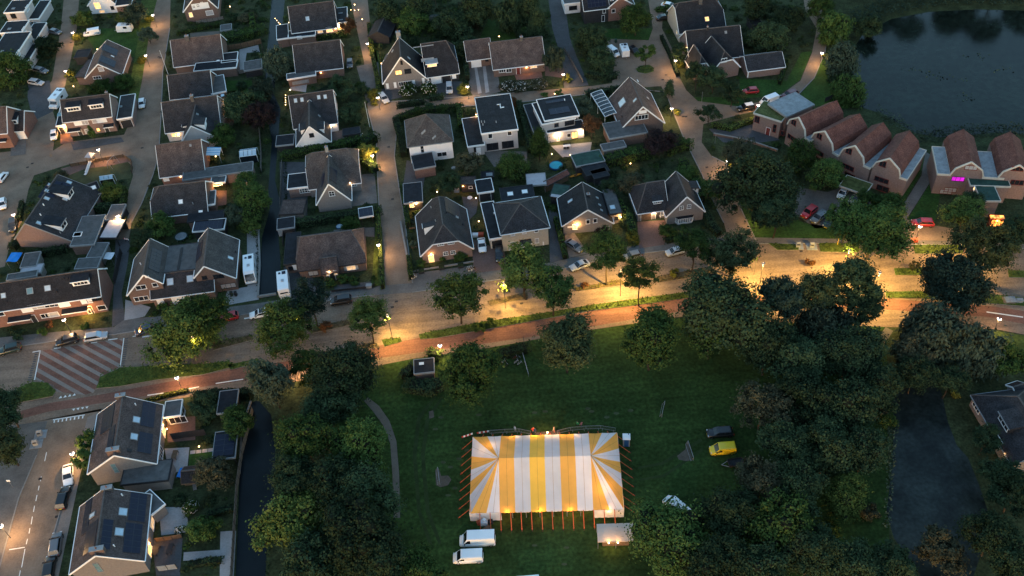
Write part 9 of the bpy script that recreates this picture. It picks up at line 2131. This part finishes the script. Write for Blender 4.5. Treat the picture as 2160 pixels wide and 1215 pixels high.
thin_post(1.43,123.01,3.5,'thin post on the park edge near the bicycle rack','pole_grey')
thin_post(50.17,137.96,4.5,'dark lamp pole at the eastern road','pole_grey')
fence([(-50.48,112.86),(-51.13,103.01),(-50.96,95.95),(-50.25,88.32),(-49.28,78.18)],1.6,'long dark fence along the lower canal','timber_grey')
fence([(-86.57,161.08),(-86.14,155.64),(-85.8,151.14)],1.8,'black fence along the narrow lane','timber_dark')
fence([(-77,245.66),(-71.91,246.41),(-66.38,248.16),(-65.14,242.78)],1.7,'brown board fence round the paved garden by the upper canal','timber_brown')
fence([(-77.1,231.98),(-72.55,232.49),(-65.4,233.35)],1.2,'low grey fence between two garden plots','timber_grey')
fence([(-88.03,263.03),(-82.98,263.61),(-79.97,264.54)],1.0,'low open fence behind the first hedge','timber_grey')
fence([(-53.7,189.71),(-52.38,174.1),(-50.96,165.51)],1.3,'grey fence on the canal side of the pale rendered house','timber_grey')
fence([(19.83,231.28),(21.15,224.96),(23.18,214.13)],1.0,'low fence along the grey alley','timber_grey')
fence([(-64.75,107.85),(-61.71,108.08),(-58.65,108.2)],1.8,'black fence between two lower gardens','timber_dark')
fence([(-63.41,86.55),(-60.63,86.75),(-59.06,86.96)],1.2,'brick-brown fence below the pale patio','timber_brown')
fence([(-61.86,80.99),(-58.75,81.14)],1.6,'pale topped fence at the bottom garden','flat_pale')
fence([(-61.27,204.67),(-59.58,195.34),(-58.45,186.57)],1.6,'grey fence at the canal end of the greenhouse garden','timber_grey')
fence([(82.15,196.69),(85.62,198.3),(86.15,196.1)],1.3,'dark fence behind the first pond row roof','timber_dark')
fence([(-107.47,195.59),(-103.46,196.22),(-98.92,197.16),(-94.64,197.76),(-92.2,195.48),(-91.01,190.72)],1.0,'low playground fence with dark posts','timber_brown')
fence([(-37.99,143.24),(-29.47,143.52),(-29,144.46)],0.6,'low black edge fence before the brown bungalow','timber_dark')
fence([(-50.38,164.13),(-50.01,158.98)],1.5,'short fence by the black annex','timber_dark')
low_wall([(-56.52,166.53),(-54.48,153.37),(-53.58,143.36),(-49.81,143.76)],0.5,0.3,'flat_pale','pale quay wall round the blunt canal end')
low_wall([(-51.06,98.93),(-52.07,108.94),(-51.25,115.2)],0.35,0.25,'timber_grey','timber bank edge of the lower canal')
low_wall([(52.01,186.79),(59.76,182.81),(65.46,178.24)],0.6,0.3,'brick_brown','low brick wall by the dark parking court')
low_wall([(68.49,176.9),(70.02,174.3)],0.7,0.4,'flat_pale','pale garden wall in front of the pond row')
low_wall([(-23.93,163.76),(-21.83,149.45)],0.5,0.3,'brick_red','low brick planter wall beside the street')
low_wall([(-21.79,147.23),(-7.68,148.8)],0.25,0.25,'kerbstone','low kerb wall before the half-hipped house')
slide_tower(-101.82,195.78,-0.222)
swing(-96.6,194.71,1.2,'pale swing frame on the play lawn')
swing(-17.08,260.94,.2,'timber swing set in the dark garden at the top','timber_brown')
trampoline(-16.36,253.8,1.9,'round green-edged trampoline in the dark garden')
trampoline(-73.87,164.71,1.5,'covered round trampoline behind the flat middle roofs','flat_pale')
pool(12.85,179.61,1.6,.5,'round turquoise pool behind the modern white house')
pool(-37.83,164.04,.75,.3,'tiny pale blue paddling pool in the bungalow garden','pane_sky')
tarp(-111.25,159.1,-.1,2.6,3.0,2.2,'bright blue sheet stretched in the terrace back garden')
tarp(-89.52,157.71,-.1,2.0,2.2,1.8,'pale dome sheet by the narrow lane','steel_pale')
stripe_awning(-72.34,191.6,0.041,3.4,3.4,2.7,'blue and white striped awning on the brown-roofed house')
glasshouse(-63.98,190.83,.08,4.2,3.0,'white framed glass roof at the garden end by the canal')
glasshouse(-97.26,186.28,.12,3.2,1.6,'pale glass lean-to beside the round tree',2.0)
ribbed_veranda(26.42,194.42,0.213,3.0,10.86,'veranda with curved white ribs against the purple-brown roof')
table_set(16.1,186.48,.1,'pale dining table on the lit white terrace')
garden_chair(15.5,186.91,0,'pale garden chair at the dining table of the modern white house','trim_dark')
garden_chair(16.15,186.99,0,'pale garden chair at the dining table of the modern white house','trim_dark')
garden_chair(16.8,187.03,0,'pale garden chair at the dining table of the modern white house','trim_dark')
garden_chair(15.53,185.92,3.14,'pale garden chair at the dining table of the modern white house','trim_dark')
garden_chair(16.31,185.94,3.14,'pale garden chair at the dining table of the modern white house','trim_dark')
table_set(-63.51,103.93,1.5,'wooden garden table on the grey patio','timber_brown')
table_set(-62.88,84.6,1.4,'dark garden bench table on the lower patio','trim_dark')
table_set(-60.57,84.67,1.45,'second dark garden table at the lower patio edge','trim_dark')
lounger(-58.23,100.24,.8,'wooden sun lounger on the lower lawn')
lounger(-58.77,97.06,.3,'grey sun lounger under the brownish tree')
tarp(-62.34,99.01,-.2,1.6,2.0,.6,'blue play sheet beside the tiny playhouse')
slabs([(-60.48,104.57),(-59.41,104.6),(-58.29,104.66),(-57.23,104.72)],.95,.75,.05,'stepping stones across the lower lawn')
kayak(17.11,175.32,.3,'orange kayak lying among the shrubs')
parasol_table(-7.98,169.76,'pale round table on the small patio by the flower pot')
parasol_table(-11.51,181.44,'pale round garden table under the loose olive tree','flat_pale')
parasol_table(-70.35,210.95,'white garden table on the small red patio','white_plastic')
grit_box(-7.13,157.07,-.1,'white storage box behind the coupe','white_plastic')
grit_box(-5.94,157.15,-.1,'red storage box behind the coupe','container_red')
grit_box(-11.02,173.18,-.1,'pale storage box in the dark garden','flat_pale')
grit_box(85.7,143.89,-.1,'orange-red storage box at the forecourt corner','container_red')
grit_box(-30.1,143.75,-.1,'pale stone box on the grass corner','flat_pale')
bin_pair(-59.36,144.65,.1,'left black wheeled bin on the pale drive')
bin_pair(-58.44,144.54,.1,'right black wheeled bin on the pale drive')
bin_pair(34.39,232.9,.1,'green wheeled bin by the white delivery van','flat_green')
planter(-21.31,161.86,.1,1.2,'square brick planter beside the street, upper one','timber_brown','planters round the half-hipped house')
planter(-20.73,155.34,.1,1.2,'square brick planter beside the street, lower one','timber_brown','planters round the half-hipped house')
planter(-19.03,147.07,.1,1.2,'dark planter at the street corner','trim_dark','planters round the half-hipped house')
planter(-10.57,147.82,.1,1.2,'dark planter before the half-hipped house','trim_dark','planters round the half-hipped house')
planter(-14.67,147.7,.1,1.2,'dark planter below the white windows','trim_dark','planters round the half-hipped house')
roof_box(97.68,124.99,-.2,'stack of pale slabs on a pallet by the eastern cycle path')
grit_box(99.42,124.45,-.1,'pale box right of the pallet of slabs','flat_pale')
barrier(-86.97,165.35,-85.77,164.85,'short red and white barrier across the narrow lane','road','red and white barrier in the lane')
